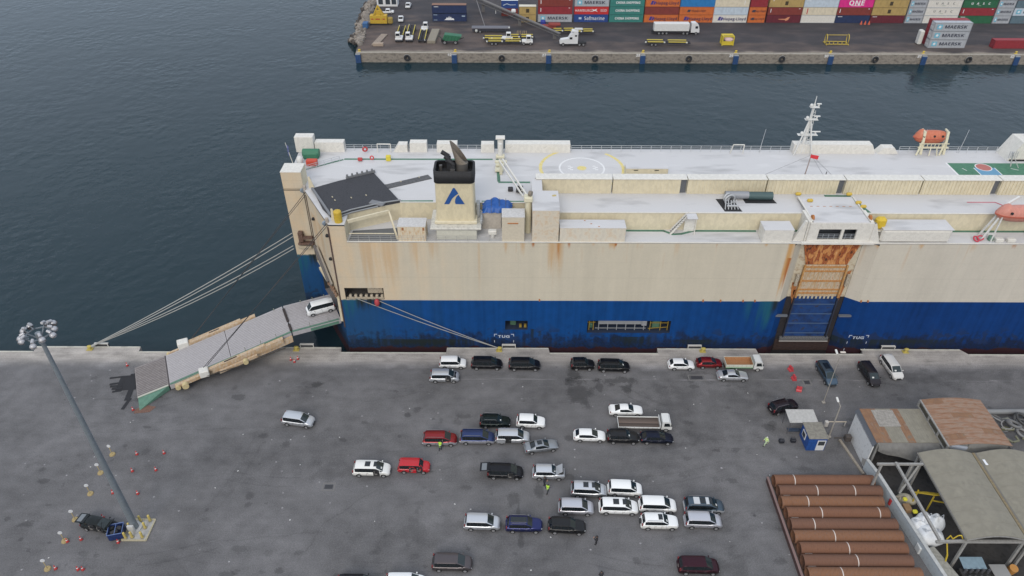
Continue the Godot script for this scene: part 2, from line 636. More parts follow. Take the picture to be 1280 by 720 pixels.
func build_far_quay() -> void:
	var w := 1024
	var h := 512
	var fine := field(41, w, h, 0.25, 3)
	var mid := field(42, w, h, 0.02, 4)
	var big := field(43, w, h, 0.006, 3)
	var data := PackedByteArray()
	data.resize(w * h * 3)
	var asphalt := Color(0.040, 0.036, 0.040)
	var dust := Color(0.098, 0.072, 0.061)
	var cop := Color(0.22, 0.19, 0.155)
	for y in h:
		var z := -300.0 + (y + 0.5) * 66.0 / h
		for x in w:
			var k := y * w + x
			var wx := -56.0 + (x + 0.5) * 256.0 / w
			var f := (fine[k] - 128) / 128.0
			var md := (mid[k] - 128) / 128.0
			var bg := (big[k] - 128) / 128.0
			var c := asphalt
			# brick dust lies thick at the left end of the quay and along its edge
			var d := smoothstep(30.0, -30.0, wx + bg * 40.0) * smoothstep(-275.0, -252.0, z + md * 8.0)
			d = maxf(d, smoothstep(-247.5, -245.0, z + md * 2.0) * 0.55)
			c = c.lerp(dust, clampf(d * 0.9 + md * 0.35, 0.0, 1.0))
			c = c.lerp(cop, smoothstep(-239.0, -236.8, z + md * 1.2))
			c = c * (1.0 + 0.16 * f + 0.25 * md)
			if absf(z + 258.6 + 0.4 * sin(wx * 0.05)) < 0.35 and wx > 95.0:
				c = c * 0.6
			var cs := c.linear_to_srgb()
			data[k * 3] = clampi(int(cs.r * 255.0), 0, 255)
			data[k * 3 + 1] = clampi(int(cs.g * 255.0), 0, 255)
			data[k * 3 + 2] = clampi(int(cs.b * 255.0), 0, 255)
	var m := StandardMaterial3D.new()
	m.albedo_texture = ImageTexture.create_from_image(Image.create_from_data(w, h, false, Image.FORMAT_RGB8, data))
	m.roughness = 0.9
	var st := MB.new()
	var uvof := func(v: Vector3) -> Vector2: return Vector2((v.x + 56.0) / 256.0, (v.z + 300.0) / 66.0)
	var lx := func(z: float) -> float: return -50.8 + (z + 235.4) * 0.045
	var q := [Vector3(lx.call(-235.4), 0, -235.4), Vector3(700, 0, -235.4), Vector3(700, 0, -900), Vector3(lx.call(-900.0), 0, -900)]
	st.quad_uv(q, q.map(uvof), Vector3.UP)
	struct("far_quay_ground", st, m)
	var wm := worn("far wall", 44, [Color(0.10, 0.085, 0.075), Color(0.21, 0.185, 0.16), Color(0.27, 0.24, 0.205), Color(0.15, 0.11, 0.09)], 14.0, 0.9, 0.025, 0.0, Vector3(1, 1.6, 1))
	var fw := MB.new()
	fw.quad(Vector3(-50.8, -0.01, -235.39), Vector3(700, -0.01, -235.39), Vector3(700, -6, -235.39), Vector3(-50.8, -6, -235.39), Vector3(0, 0, 1))
	fw.quad(Vector3(-50.81, -0.01, -235.4), Vector3(-80.7, -0.01, -900), Vector3(-80.7, -6, -900), Vector3(-50.81, -6, -235.4), Vector3(-1, 0, 0))
	struct("far_quay_wall", fw, wm)
	var kb := MB.new()
	var rng := RandomNumberGenerator.new()
	rng.seed = 8
	var x := -50.6
	while x < 220.0:
		var l := rng.randf_range(5.5, 6.2)
		kb.bbox(Vector3(x + l * 0.5, 0.06, -235.75), Vector3(l - 0.06, 0.3, 0.8), 0.05)
		x += l
	struct("far_quay_kerb", kb, worn("far kerb", 45, [Color(0.26, 0.235, 0.20), Color(0.40, 0.365, 0.31)], 11.0, 0.85))
	# rip-rap tipped along the end of the quay
	var rock_m := [worn("rock a", 46, [Color(0.11, 0.10, 0.095), Color(0.24, 0.215, 0.19)], 3.0, 0.95), worn("rock b", 47, [Color(0.17, 0.15, 0.13), Color(0.33, 0.29, 0.25)], 3.0, 0.95), worn("rock c", 48, [Color(0.04, 0.035, 0.03), Color(0.10, 0.085, 0.075)], 3.0, 0.95)]
	var variants := []
	for k in 6:
		var b := MB.new()
		var pts := []
		for i in 5:
			for j in 7:
				var t := PI * i / 4.0
				var ph := TAU * j / 7.0
				var r := rng.randf_range(0.7, 1.15)
				pts.append(Vector3(sin(t) * cos(ph), cos(t) * 0.75, sin(t) * sin(ph)) * (r if i > 0 and i < 4 else 0.8))
		for i in 4:
			for j in 7:
				var a: Vector3 = pts[i * 7 + j]
				var c: Vector3 = pts[(i + 1) * 7 + (j + 1) % 7]
				b.quad(a, pts[i * 7 + (j + 1) % 7], c, pts[(i + 1) * 7 + j], a + c)
		variants.append(b.mesh())
	var riprap := thing("riprap_bank", "bank of loose brown boulders tipped along the end of the far quay", "rocks", Vector3(-54, WATER, -268))
	for i in 210:
		var z := rng.randf_range(-298, -243)
		var d := rng.randf()
		var o := obj("boulder", variants[i % 6], rock_m[0 if d < 0.4 else (1 if d < 0.75 else 2)] if i % 4 else rock_m[1], riprap)
		var off := d * 5.5 * smoothstep(-241.0, -256.0, z)
		o.position = Vector3(lx.call(z) + 0.8 - off, 0.15 - off * 0.48 + rng.randf_range(-0.15, 0.3), z) - riprap.position
		var s := rng.randf_range(0.5, 1.25)
		o.scale = Vector3(s * rng.randf_range(0.8, 1.4), s, s)
		o.rotation = Vector3(rng.randf() * 3, rng.randf() * 6, rng.randf() * 3)
	# fenders, tyres and bollards on the far edge
	var marks := ["", "12", "27", "28", "29", "30", "31", "32"]
	var where := ["at the rocky corner of the far quay", "below the green machine on the far quay", "below the white tractor on the far quay", "below the yellow chassis trailer", "below the yellow cage on the far quay", "below the yellow cradle frame", "below the stack of three grey containers", "below the lone dark red container"]
	var xs := [-50.0, -18.9, 11.6, 42.0, 72.1, 102.8, 132.9, 162.9]
	for i in 8:
		var t := thing("blue_fender", "tall blue quay fender " + where[i], "fender", Vector3(xs[i], 0, -235.3), 0.0, "blue fenders of the far quay")
		obj("fender_panel", MB.new().bbox(Vector3(0, -2.05, 0.42), Vector3(1.7, 3.3, 0.45), 0.12), worn("fender blue", 51, [Color(0.012, 0.035, 0.10), Color(0.02, 0.075, 0.22)], 3.0, 0.6), t)
		var rib := MB.new()
		for k in [-0.55, 0.0, 0.55]:
			rib.box(Vector3(k, -2.05, 0.67), Vector3(0.14, 3.0, 0.06))
		obj("rubber_rib", rib, mat(0.02, 0.06, 0.17, 0.6), t)
		obj("steel_cap", MB.new().bbox(Vector3(0, -0.22, 0.36), Vector3(1.5, 0.3, 0.55), 0.05), mat(0.30, 0.33, 0.36, 0.6, 0.2), t)
		var b := thing("bollard", "yellow mooring bollard above the blue fender " + where[i], "bollard", Vector3(xs[i] + 0.2, 0.0, -236.9), 0.0, "yellow bollards of the far quay")
		bollard_parts(b, mat(0.55, 0.40, 0.05, 0.6))
		if i > 0:
			var p := MB.new().box(Vector3(xs[i] - 1.5, -0.45, -235.37), Vector3(1.5, 0.8, 0.03))
			tag(obj("number_patch", p, mat(0.30, 0.29, 0.27, 0.9)), "pale number patch beside the blue fender " + where[i], "painted sign", "berth numbers of the far quay")
			var o := lettering(marks[i], 0.85, mat(0.75, 0.75, 0.75, 0.8), self, Vector3(xs[i] - 1.5, -0.45, -235.34), 0.0, "berth_number", true)
			tag(o, "white berth number %s %s" % [marks[i], where[i]], "number", "berth numbers of the far quay")
	var tw := ["under the parked yellow tractors", "under the black low trailer", "right of the white tractor", "right of the yellow chassis trailer", "between the yellow cage and the cradle", "right of the yellow cradle frame", "right of the three grey containers"]
	xs = [-34.2, -3.6, 26.6, 56.9, 87.0, 117.2, 147.4]
	for i in 7:
		var t := thing("tyre_fender", "big black tyre hung on the far quay wall " + tw[i], "tyre fender", Vector3(xs[i], -1.3, -234.95), 0.0, "tyre fenders of the far quay")
		obj("tyre", MB.new().ring(Vector3.ZERO, Vector3.BACK, 0.74, 0.38), mat(0.022, 0.022, 0.024, 0.85), t)
		obj("tread_band", MB.new().ring(Vector3(0, 0.04, 0), Vector3.BACK, 1.02, 0.14), mat(0.26, 0.25, 0.23, 0.9), t)
		obj("chain", MB.new().tube([Vector3(-0.3, 0.7, -0.1), Vector3(-0.35, 1.3, -0.4)], 0.06).tube([Vector3(0.3, 0.7, -0.1), Vector3(0.35, 1.3, -0.4)], 0.06), mat(0.10, 0.06, 0.04, 0.8, 0.4), t)

func bollard_parts(t: Node3D, m: Material) -> void:
	obj("base_plate", MB.new().bbox(Vector3(0, 0.06, 0), Vector3(1.0, 0.12, 0.8), 0.04), m, t)
	obj("post", MB.new().cyl(Vector3(0, 0.1, 0), Vector3(0, 0.55, 0), 0.26, 0.2, 12), m, t)
	obj("head", MB.new().ball(Vector3(0.06, 0.62, 0), Vector3(0.44, 0.2, 0.32), 12, 6), m, t)

# ---------------------------------------------------------------- the ship
func hull_texture() -> ImageTexture:
	var w := 2048
	var h := 512
	var fine := field(61, w, h, 0.12, 3)
	var mid := field(62, w, h, 0.02, 4)
	var cols := field(63, w, 64, 0.06, 4)
	var cols2 := field(64, w, 64, 0.012, 3)
	var px := w / HULL_W
	var y0 := -5.0
	var y1 := 24.5
	var py := h / (y1 - y0)
	var r := PackedFloat32Array()
	r.resize(w * h)
	var g := r.duplicate()
	var b := r.duplicate()
	for j in h:
		var y := y1 - (j + 0.5) / py
		for i in w:
			var k := j * w + i
			var x := HULL_X0 + (i + 0.5) / px
			var f := (fine[k] - 128) / 128.0
			var m := (mid[k] - 128) / 128.0
			var c1 := (cols[(j / 24) * w + i] - 128) / 128.0
			var c2 := (cols2[(j / 16) * w + i] - 128) / 128.0
			var c: Color
			if y > 9.6:
				# cream paint, warmer with old rust wash towards the stern, chalkier forward
				var warm := clampf(1.0 - (x + 27.0) / 26.0 + c2 * 0.5, 0.0, 1.0)
				warm = warm * warm * 0.8
				c = Color(0.53, 0.485, 0.39).lerp(Color(0.525, 0.49, 0.425), smoothstep(20.0, 75.0, x))
				c = c.lerp(Color(0.60, 0.44, 0.27), clampf(warm * 0.62 + 0.25 * warm * m, 0.0, 1.0))
				c = c * (1.0 + 0.03 * f + 0.03 * c1 + 0.05 * c2 + 0.03 * m)
				if fmod(x + 60.0, 8.7) < 0.07 or fmod(y + 0.4, 2.9) < 0.07:
					c = c * 0.93
				var rust := clampf(c1 * 1.3 - 0.45, 0.0, 1.0) * smoothstep(15.0, 20.7, y + c2 * 3.0)
				c = c.lerp(Color(0.42, 0.24, 0.10), rust * 0.4 * smoothstep(-0.05, 0.35, c2 + m * 0.6))
			else:
				c = Color(0.004, 0.052, 0.195).lerp(Color(0.003, 0.034, 0.15), smoothstep(5.0, 70.0, x))
				c = c * (1.0 + 0.05 * f + 0.16 * c1 + 0.10 * c2 + 0.12 * m)
				var green := smoothstep(-9.0, -26.0, x + c2 * 6.0) * 0.55
				c = c.lerp(Color(0.02, 0.07, 0.14), green)
				# scraped, tarry band along the waterline
				var tar := smoothstep(3.0, 0.6, y + m * 2.2 + c1 * 0.9) * (0.75 + 0.25 * f)
				c = c.lerp(Color(0.012, 0.014, 0.024), clampf(tar, 0.0, 0.95))
				var scrape := smoothstep(0.25, 0.5, m + 0.3 * (cols2[int(y * 5.0) % 64 * w + i] - 128) / 128.0) * smoothstep(5.5, 2.0, y)
				c = c.lerp(Color(0.02, 0.025, 0.04), scrape * 0.6)
				if y < -0.4 + m * 0.5:
					c = c.lerp(Color(0.045, 0.014, 0.010), 0.8)
			r[k] = c.r
			g[k] = c.g
			b[k] = c.b
	# x, half width, top, length, strength, colour: streaks that rust and bilge water left
	var rust := Color(0.36, 0.13, 0.035)
	var pale := Color(0.50, 0.30, 0.13)
	var slime := Color(0.015, 0.022, 0.02)
	var teal := Color(0.015, 0.10, 0.13)
	var runs := [[6.95, 0.30, 20.7, 5.0, 1.0, rust], [6.95, 0.75, 20.7, 9.0, 0.45, pale], [5.9, 0.5, 20.7, 6.5, 0.4, pale], [8.6, 0.25, 20.7, 1.8, 0.8, rust], [15.2, 0.5, 20.7, 1.6, 0.7, pale], [15.7, 0.18, 20.7, 0.9, 0.9, rust], [12.3, 0.2, 20.7, 0.9, 0.5, pale],
		[1.6, 0.3, 20.7, 3.0, 0.5, pale], [3.2, 0.2, 20.7, 1.0, 0.7, rust], [-5.1, 0.16, 20.7, 12.0, 0.3, pale], [-12.0, 0.5, 20.7, 4.0, 0.3, pale], [-15.0, 0.6, 20.7, 6.0, 0.3, pale], [-18.8, 1.2, 20.7, 9.0, 0.3, pale], [-22.2, 0.9, 20.7, 10.0, 0.35, pale],
		[-1.0, 0.3, 20.7, 2.4, 0.4, pale], [19.0, 0.2, 20.7, 2.0, 0.25, pale], [25.0, 0.3, 20.7, 3.0, 0.2, pale], [31.0, 0.15, 20.7, 1.4, 0.3, rust], [38.5, 0.3, 20.7, 0.9, 0.6, pale], [62.0, 0.3, 20.7, 1.2, 0.5, pale], [70.0, 0.4, 20.7, 2.0, 0.3, pale], [76.0, 0.3, 20.7, 1.0, 0.5, rust],
		[42.4, 0.42, 20.7, 11.5, 0.75, pale], [42.6, 0.22, 18.0, 8.5, 0.9, rust],
		[-24.2, 0.9, 9.7, 3.2, 0.85, slime], [-22.6, 0.6, 9.7, 2.2, 0.85, slime], [-21.4, 0.35, 9.7, 2.0, 0.6, slime], [-25.6, 0.6, 9.7, 4.5, 0.5, teal], [-26.9, 0.4, 9.7, 5.0, 0.5, teal], [41.0, 1.1, 9.6, 7.0, 0.6, teal], [42.4, 0.5, 9.6, 4.0, 0.7, slime], [38.0, 0.5, 9.6, 5.0, 0.4, teal],
		[3.4, 0.35, 3.6, 3.0, 0.6, slime], [4.6, 0.25, 3.2, 2.4, 0.5, slime], [20.0, 2.5, 2.0, 2.2, 0.6, slime], [31.0, 3.0, 1.4, 1.6, 0.6, slime], [64.0, 8.0, 1.6, 1.8, 0.6, slime], [-15.0, 9.0, 1.3, 2.0, 0.7, slime]]
	for s in runs:
		var i0 := maxi(0, int((s[0] - s[1] * 2.2 - HULL_X0) * px))
		var i1 := mini(w - 1, int((s[0] + s[1] * 2.2 - HULL_X0) * px))
		var j0 := maxi(0, int((y1 - s[2]) * py))
		var j1 := mini(h - 1, int((y1 - s[2] + s[3]) * py))
		var col: Color = s[5]
		for j in range(j0, j1 + 1):
			var t := float(j - j0) / maxf(1.0, j1 - j0)
			for i in range(i0, i1 + 1):
				var k := j * w + i
				var dx: float = absf((i - (s[0] - HULL_X0) * px) / (s[1] * px)) / (1.0 - 0.45 * t)
				var c1 := (cols[(j / 24) * w + i] - 128) / 128.0
				var a: float = s[4] * 1.35 * smoothstep(1.8, 0.1, dx + c1 * 0.8) * smoothstep(1.0, 0.25, t + c1 * 0.35)
				a = clampf(a, 0.0, 1.0)
				r[k] = lerpf(r[k], col.r, a)
				g[k] = lerpf(g[k], col.g, a)
				b[k] = lerpf(b[k], col.b, a)
	var data := PackedByteArray()
	data.resize(w * h * 3)
	for k in w * h:
		data[k * 3] = int(clampf((pow(maxf(r[k], 0.0), 1.0 / 2.4) * 1.055 - 0.055) * 255.0, 0, 255))
		data[k * 3 + 1] = int(clampf((pow(maxf(g[k], 0.0), 1.0 / 2.4) * 1.055 - 0.055) * 255.0, 0, 255))
		data[k * 3 + 2] = int(clampf((pow(maxf(b[k], 0.0), 1.0 / 2.4) * 1.055 - 0.055) * 255.0, 0, 255))
	return ImageTexture.create_from_image(Image.create_from_data(w, h, false, Image.FORMAT_RGB8, data))

func hull_uv(x: float, y: float) -> Vector2:
	return Vector2((x - HULL_X0) / HULL_W, (24.5 - minf(y, 24.2)) / 29.5)

# an upright wall from a to b (plan), y0..y1, minus holes [s0, s1, y0, y1] measured along it
func pierced(st: MB, a: Vector2, b: Vector2, y0: float, y1: float, holes: Array, out: Vector3, u_from := -999.0) -> void:
	var ln := a.distance_to(b)
	var xs := [0.0, ln]
	var ys := [y0, y1]
	for hole in holes:
		xs.append_array([hole[0], hole[1]])
		ys.append_array([hole[2], hole[3]])
	xs.sort()
	ys.sort()
	for i in xs.size() - 1:
		for j in ys.size() - 1:
			if xs[i + 1] - xs[i] < 0.001 or ys[j + 1] - ys[j] < 0.001:
				continue
			var cx: float = (xs[i] + xs[i + 1]) * 0.5
			var cy: float = (ys[j] + ys[j + 1]) * 0.5
			var hit := false
			for hole in holes:
				if cx > hole[0] and cx < hole[1] and cy > hole[2] and cy < hole[3]:
					hit = true
			if hit:
				continue
			var p := []
			var uv := []
			for k in [[i, j], [i + 1, j], [i + 1, j + 1], [i, j + 1]]:
				var q := a.lerp(b, xs[k[0]] / ln)
				p.append(Vector3(q.x, ys[k[1]], q.y))
				uv.append(hull_uv((q.x if u_from < -900.0 else u_from + xs[k[0]]), ys[k[1]]))
			st.quad_uv(p, uv, out)

# a dark room behind an opening, with its lining
func lining(st: MB, x0: float, x1: float, y0: float, y1: float, z: float, depth: float) -> void:
	st.quad(Vector3(x0, y0, z - depth), Vector3(x1, y0, z - depth), Vector3(x1, y1, z - depth), Vector3(x0, y1, z - depth), Vector3(0, 0, 1))
	st.quad(Vector3(x0, y0, z), Vector3(x1, y0, z), Vector3(x1, y0, z - depth), Vector3(x0, y0, z - depth), Vector3(0, 1, 0))
	st.quad(Vector3(x0, y1, z), Vector3(x1, y1, z), Vector3(x1, y1, z - depth), Vector3(x0, y1, z - depth), Vector3(0, -1, 0))
	st.quad(Vector3(x0, y0, z), Vector3(x0, y1, z), Vector3(x0, y1, z - depth), Vector3(x0, y0, z - depth), Vector3(1, 0, 0))
	st.quad(Vector3(x1, y0, z), Vector3(x1, y1, z), Vector3(x1, y1, z - depth), Vector3(x1, y0, z - depth), Vector3(-1, 0, 0))

func railing(st: MB, pts: Array, hgt := 1.05, gap := 1.5, rails := 3, r := 0.035) -> void:
	for i in pts.size() - 1:
		var a: Vector3 = pts[i]
		var b: Vector3 = pts[i + 1]
		var n := maxi(1, int(a.distance_to(b) / gap))
		for k in n + 1:
			var q := a.lerp(b, float(k) / n)
			st.box(q + Vector3(0, hgt * 0.5, 0), Vector3(r * 1.7, hgt, r * 1.7))
		for k in rails:
			st.bar(a + Vector3(0, hgt * (k + 1) / rails, 0), b + Vector3(0, hgt * (k + 1) / rails, 0), r * 1.5)

var ship: Node3D
var cream: StandardMaterial3D
var deck_white: StandardMaterial3D
var box_white: StandardMaterial3D
var rusty: StandardMaterial3D
var deck_green: StandardMaterial3D
var steel: StandardMaterial3D
var dark: StandardMaterial3D

func build_ship() -> void:
	cream = worn("cream", 71, [Color(0.56, 0.49, 0.345), Color(0.62, 0.55, 0.395), Color(0.59, 0.525, 0.375), Color(0.64, 0.575, 0.42)], 9.0, 0.6, 0.02, 0.0, Vector3(1.3, 0.8, 1.3))
	deck_white = worn("deck", 72, [Color(0.41, 0.405, 0.40), Color(0.55, 0.545, 0.55), Color(0.50, 0.495, 0.50), Color(0.61, 0.605, 0.61)], 26.0, 0.75, 0.014, 0.0, Vector3(0.5, 1, 1.6))
	box_white = worn("box white", 73, [Color(0.50, 0.46, 0.40), Color(0.66, 0.64, 0.58), Color(0.63, 0.61, 0.55), Color(0.68, 0.66, 0.61)], 6.0, 0.6, 0.02)
	rusty = worn("rusty", 74, [Color(0.10, 0.045, 0.025), Color(0.36, 0.13, 0.04), Color(0.44, 0.19, 0.06), Color(0.20, 0.07, 0.03)], 3.5, 0.9, 0.03, 0.0, Vector3(1.6, 0.6, 1.6))
	deck_green = worn("deck green", 75, [Color(0.05, 0.14, 0.09), Color(0.09, 0.21, 0.14)], 5.0, 0.8)
	steel = worn("deck steel", 76, [Color(0.16, 0.16, 0.17), Color(0.27, 0.27, 0.28)], 5.0, 0.6)
	dark = mat(0.016, 0.016, 0.018, 0.8)
	ship = thing("car_carrier_ship", "huge cream and blue car carrier ship moored along the quay, streaked with rust", "ship", Vector3(0, 0, 0))
	var hm := StandardMaterial3D.new()
	hm.albedo_texture = hull_texture()
	hm.roughness = 0.62
	hm.metallic_specular = 0.25
	# near side with its openings: two mooring decks, a ventilator opening and the recess of the side ramp
	var x0 := -27.4
	var x1 := 128.0
	var st := MB.new()
	var ho := func(a: float, b: float, c: float, d: float) -> Array: return [a - x0, b - x0, c, d]
	pierced(st, Vector2(x0, HULL_Z), Vector2(x1, HULL_Z), -6.0, SIDE_DECK, [ho.call(-26.6, -20.4, 9.75, 12.0), ho.call(-1.1, 2.6, 3.5, 5.4), ho.call(12.4, 26.1, 2.9, 5.45), ho.call(42.9, 55.7, -6.0, SIDE_DECK)], Vector3(0, 0, 1))
	# raised bulwark at the quarter
	pierced(st, Vector2(x0, HULL_Z), Vector2(-25.0, HULL_Z), SIDE_DECK, 23.5, [], Vector3(0, 0, 1))
	# the slanted quarter that the ramp closes, with the doorway
	var out_d := Vector3(-0.87, 0, 0.49)
	pierced(st, Vector2(-27.4, HULL_Z), Vector2(-33.5, -104.0), -6.0, 23.5, [[0.6, 10.4, 5.0, 9.3]], out_d, -27.9)
	# the port tower of the stern: its face, its outer side, the transom, the far side
	pierced(st, Vector2(-36.75, -104.0), Vector2(-33.5, -104.0), -6.0, 26.7, [], Vector3(0, 0, 1), -27.0)
	pierced(st, Vector2(-36.75, -104.0), Vector2(-37.4, FAR_Z), -6.0, MAIN_DECK, [], Vector3(-1, 0, 0), -10.0)
	pierced(st, Vector2(-37.4, FAR_Z), Vector2(x1, FAR_Z), -6.0, MAIN_DECK, [], Vector3(0, 0, -1))
	pierced(st, Vector2(-36.75, -104.0), Vector2(-36.9, -107.0), MAIN_DECK, 26.7, [], Vector3(-1, 0, 0), -25.0)
	# the bow, far outside the picture
	for s in [HULL_Z, FAR_Z]:
		pierced(st, Vector2(x1, s), Vector2(152.0, lerpf(s, -105.4, 0.75)), -6.0, MAIN_DECK if s == FAR_Z else SIDE_DECK, [], Vector3(0.3, 0, signf(s + 105.0)), 40.0)
	pierced(st, Vector2(152.0, -102.35), Vector2(152.0, -108.45), -6.0, MAIN_DECK, [], Vector3(1, 0, 0), 40.0)
	# cheeks of the side ramp recess
	pierced(st, Vector2(42.9, HULL_Z), Vector2(44.4, -94.5), -6.0, 20.3, [], Vector3(1, 0, 0.5), 42.9)
	pierced(st, Vector2(53.8, -94.5), Vector2(55.7, HULL_Z), -6.0, 20.3, [], Vector3(-1, 0, 0.5), 60.0)
	obj("hull", st, hm, ship)
	# decks
	var dk := MB.new()
	dk.prism(P([-27.4, 93.25, -25.0, 93.25, -25.0, 96.5, -17.6, 99.9, 3.0, 99.9, 3.0, 97.0, 128, 97.0, 152, 102.4, 152, 108.4, 128, 118.6, -37.4, 118.6, -36.75, 104.0, -33.5, 104.0]), 0.1, Vector3(0, MAIN_DECK - 0.1, 0), Vector3.RIGHT, Vector3(0, 0, -1))
	obj("main_deck", dk, deck_white, ship)
	var sd := MB.new()
	sd.prism(P([-25.0, 93.2, 128, 93.2, 128, 97.0, 3.0, 97.0, 3.0, 99.9, -17.6, 99.9, -25.0, 96.5]), 0.1, Vector3(0, SIDE_DECK - 0.1, 0), Vector3.RIGHT, Vector3(0, 0, -1))
	obj("side_deck", sd, deck_white, ship)
	var wl := MB.new()
	var edge := [Vector2(-25, -93.25), Vector2(-25, -96.5), Vector2(-17.6, -99.9), Vector2(3, -99.9), Vector2(3, -97), Vector2(128, -97)]
	for i in edge.size() - 1:
		var a: Vector2 = edge[i]
		var b: Vector2 = edge[i + 1]
		wl.quad(Vector3(a.x, SIDE_DECK, a.y), Vector3(b.x, SIDE_DECK, b.y), Vector3(b.x, MAIN_DECK - 0.1, b.y), Vector3(a.x, MAIN_DECK - 0.1, a.y), Vector3(-0.2, 0, 1))
	obj("deck_side_wall", wl, cream, ship)
	var lip := MB.new()
	lip.box(Vector3(65.5, MAIN_DECK + 0.04, -96.95), Vector3(125, 0.1, 0.2))
	lip.box(Vector3(-7.3, MAIN_DECK + 0.04, -99.85), Vector3(20.6, 0.1, 0.2))
	lip.box(Vector3(51.5, SIDE_DECK + 0.03, HULL_Z - 0.08), Vector3(153, 0.14, 0.2))
	obj("deck_edge_plate", lip, box_white, ship)
	# green walkways
	var gw := MB.new()
	for q in [[17.0, 23.6, -96.65], [27.9, 37.8, -96.65], [42.3, 45.0, -96.75], [66.5, 100, -96.75]]:
		gw.box(Vector3((q[0] + q[1]) * 0.5, SIDE_DECK + 0.012, q[2]), Vector3(q[1] - q[0], 0.02, 0.5))
	gw.bar(Vector3(23.5, SIDE_DECK + 0.012, -96.6), Vector3(24.7, SIDE_DECK + 0.012, -95.6), 0.45, 0.02)
	gw.bar(Vector3(24.5, SIDE_DECK + 0.016, -95.6), Vector3(26.0, SIDE_DECK + 0.016, -95.75), 0.45, 0.02)
	gw.bar(Vector3(25.9, SIDE_DECK + 0.012, -95.7), Vector3(28.0, SIDE_DECK + 0.012, -96.6), 0.45, 0.02)
	var md := MAIN_DECK + 0.012
	gw.bar(Vector3(-28.9, md, -114.4), Vector3(-3.4, md, -114.5), 0.5, 0.02)
	gw.bar(Vector3(-35.2, md, -110.3), Vector3(-29.0, md, -114.2), 0.4, 0.02)
	gw.bar(Vector3(-2.6, md, -114.5), Vector3(-2.2, md, -106.6), 0.5, 0.02)
	gw.bar(Vector3(-2.3, md, -106.4), Vector3(2.9, md, -106.4), 0.5, 0.02)
	gw.bar(Vector3(-17.4, md, -100.2), Vector3(-12.4, md, -100.3), 0.4, 0.02)
	gw.bar(Vector3(-4.8, md, -100.2), Vector3(2.6, md, -100.2), 0.4, 0.02)
	gw.bar(Vector3(49.5, md, -102.3), Vector3(53.4, md, -102.2), 0.6, 0.02)
	gw.bar(Vector3(53.2, md + 0.003, -102.4), Vector3(54.6, md + 0.003, -97.1), 0.75, 0.02)
	obj("green_walkway", gw, deck_green, ship)
	# the long ribbed house along the deck edge, in sections with doorways
	var ends := [3.6, 15.8, 27.6, 40.2, 52.5, 64.7, 77.0, 89.0, 101.0]
	for i in ends.size() - 1:
		var s := part("ribbed_house", ship)
		var a: float = ends[i] + 0.12
		var b: float = ends[i + 1] - 0.12
		if i in [1, 3, 5]:
			b -= 0.9
		var wv := MB.new()
		wv.box(Vector3((a + b) * 0.5, MAIN_DECK + 1.29, -103.5), Vector3(b - a, 2.58, 1.28))
		obj("wall", wv, cream, s)
		var n := int((b - a) / 0.55)
		var rb := MB.new()
		for k in n:
			rb.box(Vector3(a + (k + 0.5) * (b - a) / n, MAIN_DECK + 1.29, -102.81), Vector3(0.16, 2.5, 0.1))
		obj("wall_rib", rb, cream, s)
		obj("roof_cap", MB.new().bbox(Vector3((ends[i] + ends[i + 1]) * 0.5, MAIN_DECK + 2.66, -103.5), Vector3(ends[i + 1] - ends[i] - 0.14, 0.16, 1.75), 0.04), box_white, s)
		if i in [1, 3, 5]:
			obj("door", MB.new().bbox(Vector3(b + 0.5, MAIN_DECK + 1.25, -103.3), Vector3(0.95, 2.4, 0.3), 0.02), mat(0.10, 0.105, 0.115, 0.6), s)
		if i == 0:
			obj("end_door", MB.new().bbox(Vector3(a - 0.05, MAIN_DECK + 1.1, -103.6), Vector3(0.16, 2.0, 0.9), 0.02), mat(0.05, 0.035, 0.03, 0.7), s)
	# mooring openings
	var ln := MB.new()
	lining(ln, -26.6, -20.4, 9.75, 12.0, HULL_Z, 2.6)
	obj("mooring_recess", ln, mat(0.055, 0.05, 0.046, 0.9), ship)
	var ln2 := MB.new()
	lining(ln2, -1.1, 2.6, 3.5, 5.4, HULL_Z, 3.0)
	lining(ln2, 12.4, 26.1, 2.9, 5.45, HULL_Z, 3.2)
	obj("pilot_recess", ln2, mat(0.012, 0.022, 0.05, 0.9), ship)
	var fair := MB.new()
	for k in 7:
		fair.bbox(Vector3(-25.9 + k * 0.85, 10.05, -93.7), Vector3(0.45, 0.6, 0.5), 0.1)
	fair.box(Vector3(-23.5, 9.85, -93.45), Vector3(6.0, 0.14, 0.35))
	fair.box(Vector3(-22.0, 10.6, -95.0), Vector3(2.4, 1.0, 1.2))
	obj("fairlead", fair, worn("fairlead", 77, [Color(0.30, 0.24, 0.17), Color(0.50, 0.44, 0.34), Color(0.16, 0.10, 0.06)], 2.0, 0.8), ship)
	var gy := MB.new()
	gy.bbox(Vector3(18.0, 4.35, -94.3), Vector3(7.4, 0.75, 0.5), 0.08)
	gy.bbox(Vector3(21.9, 4.3, -94.2), Vector3(0.9, 1.0, 0.7), 0.1)
	for k in 6:
		gy.box(Vector3(14.4 + k * 1.5, 3.5, -94.0), Vector3(0.12, 1.2, 0.12))
	gy.box(Vector3(18.0, 3.35, -93.9), Vector3(8.4, 0.1, 0.1))
	obj("stowed_gangway", gy, mat(0.30, 0.31, 0.33, 0.5, 0.2), ship)
	var yl := MB.new()
	for k in [12.8, 13.5, 22.9, 24.6, 25.8]:
		yl.box(Vector3(k, 3.9, -93.9), Vector3(0.12, 1.9, 0.12))
	yl.bar(Vector3(22.9, 4.5, -93.9), Vector3(25.8, 4.5, -93.9), 0.1)
	yl.bar(Vector3(22.6, 3.3, -93.9), Vector3(25.8, 3.6, -93.9), 0.1)
	yl.bar(Vector3(12.5, 4.6, -93.9), Vector3(13.8, 4.6, -93.9), 0.1)
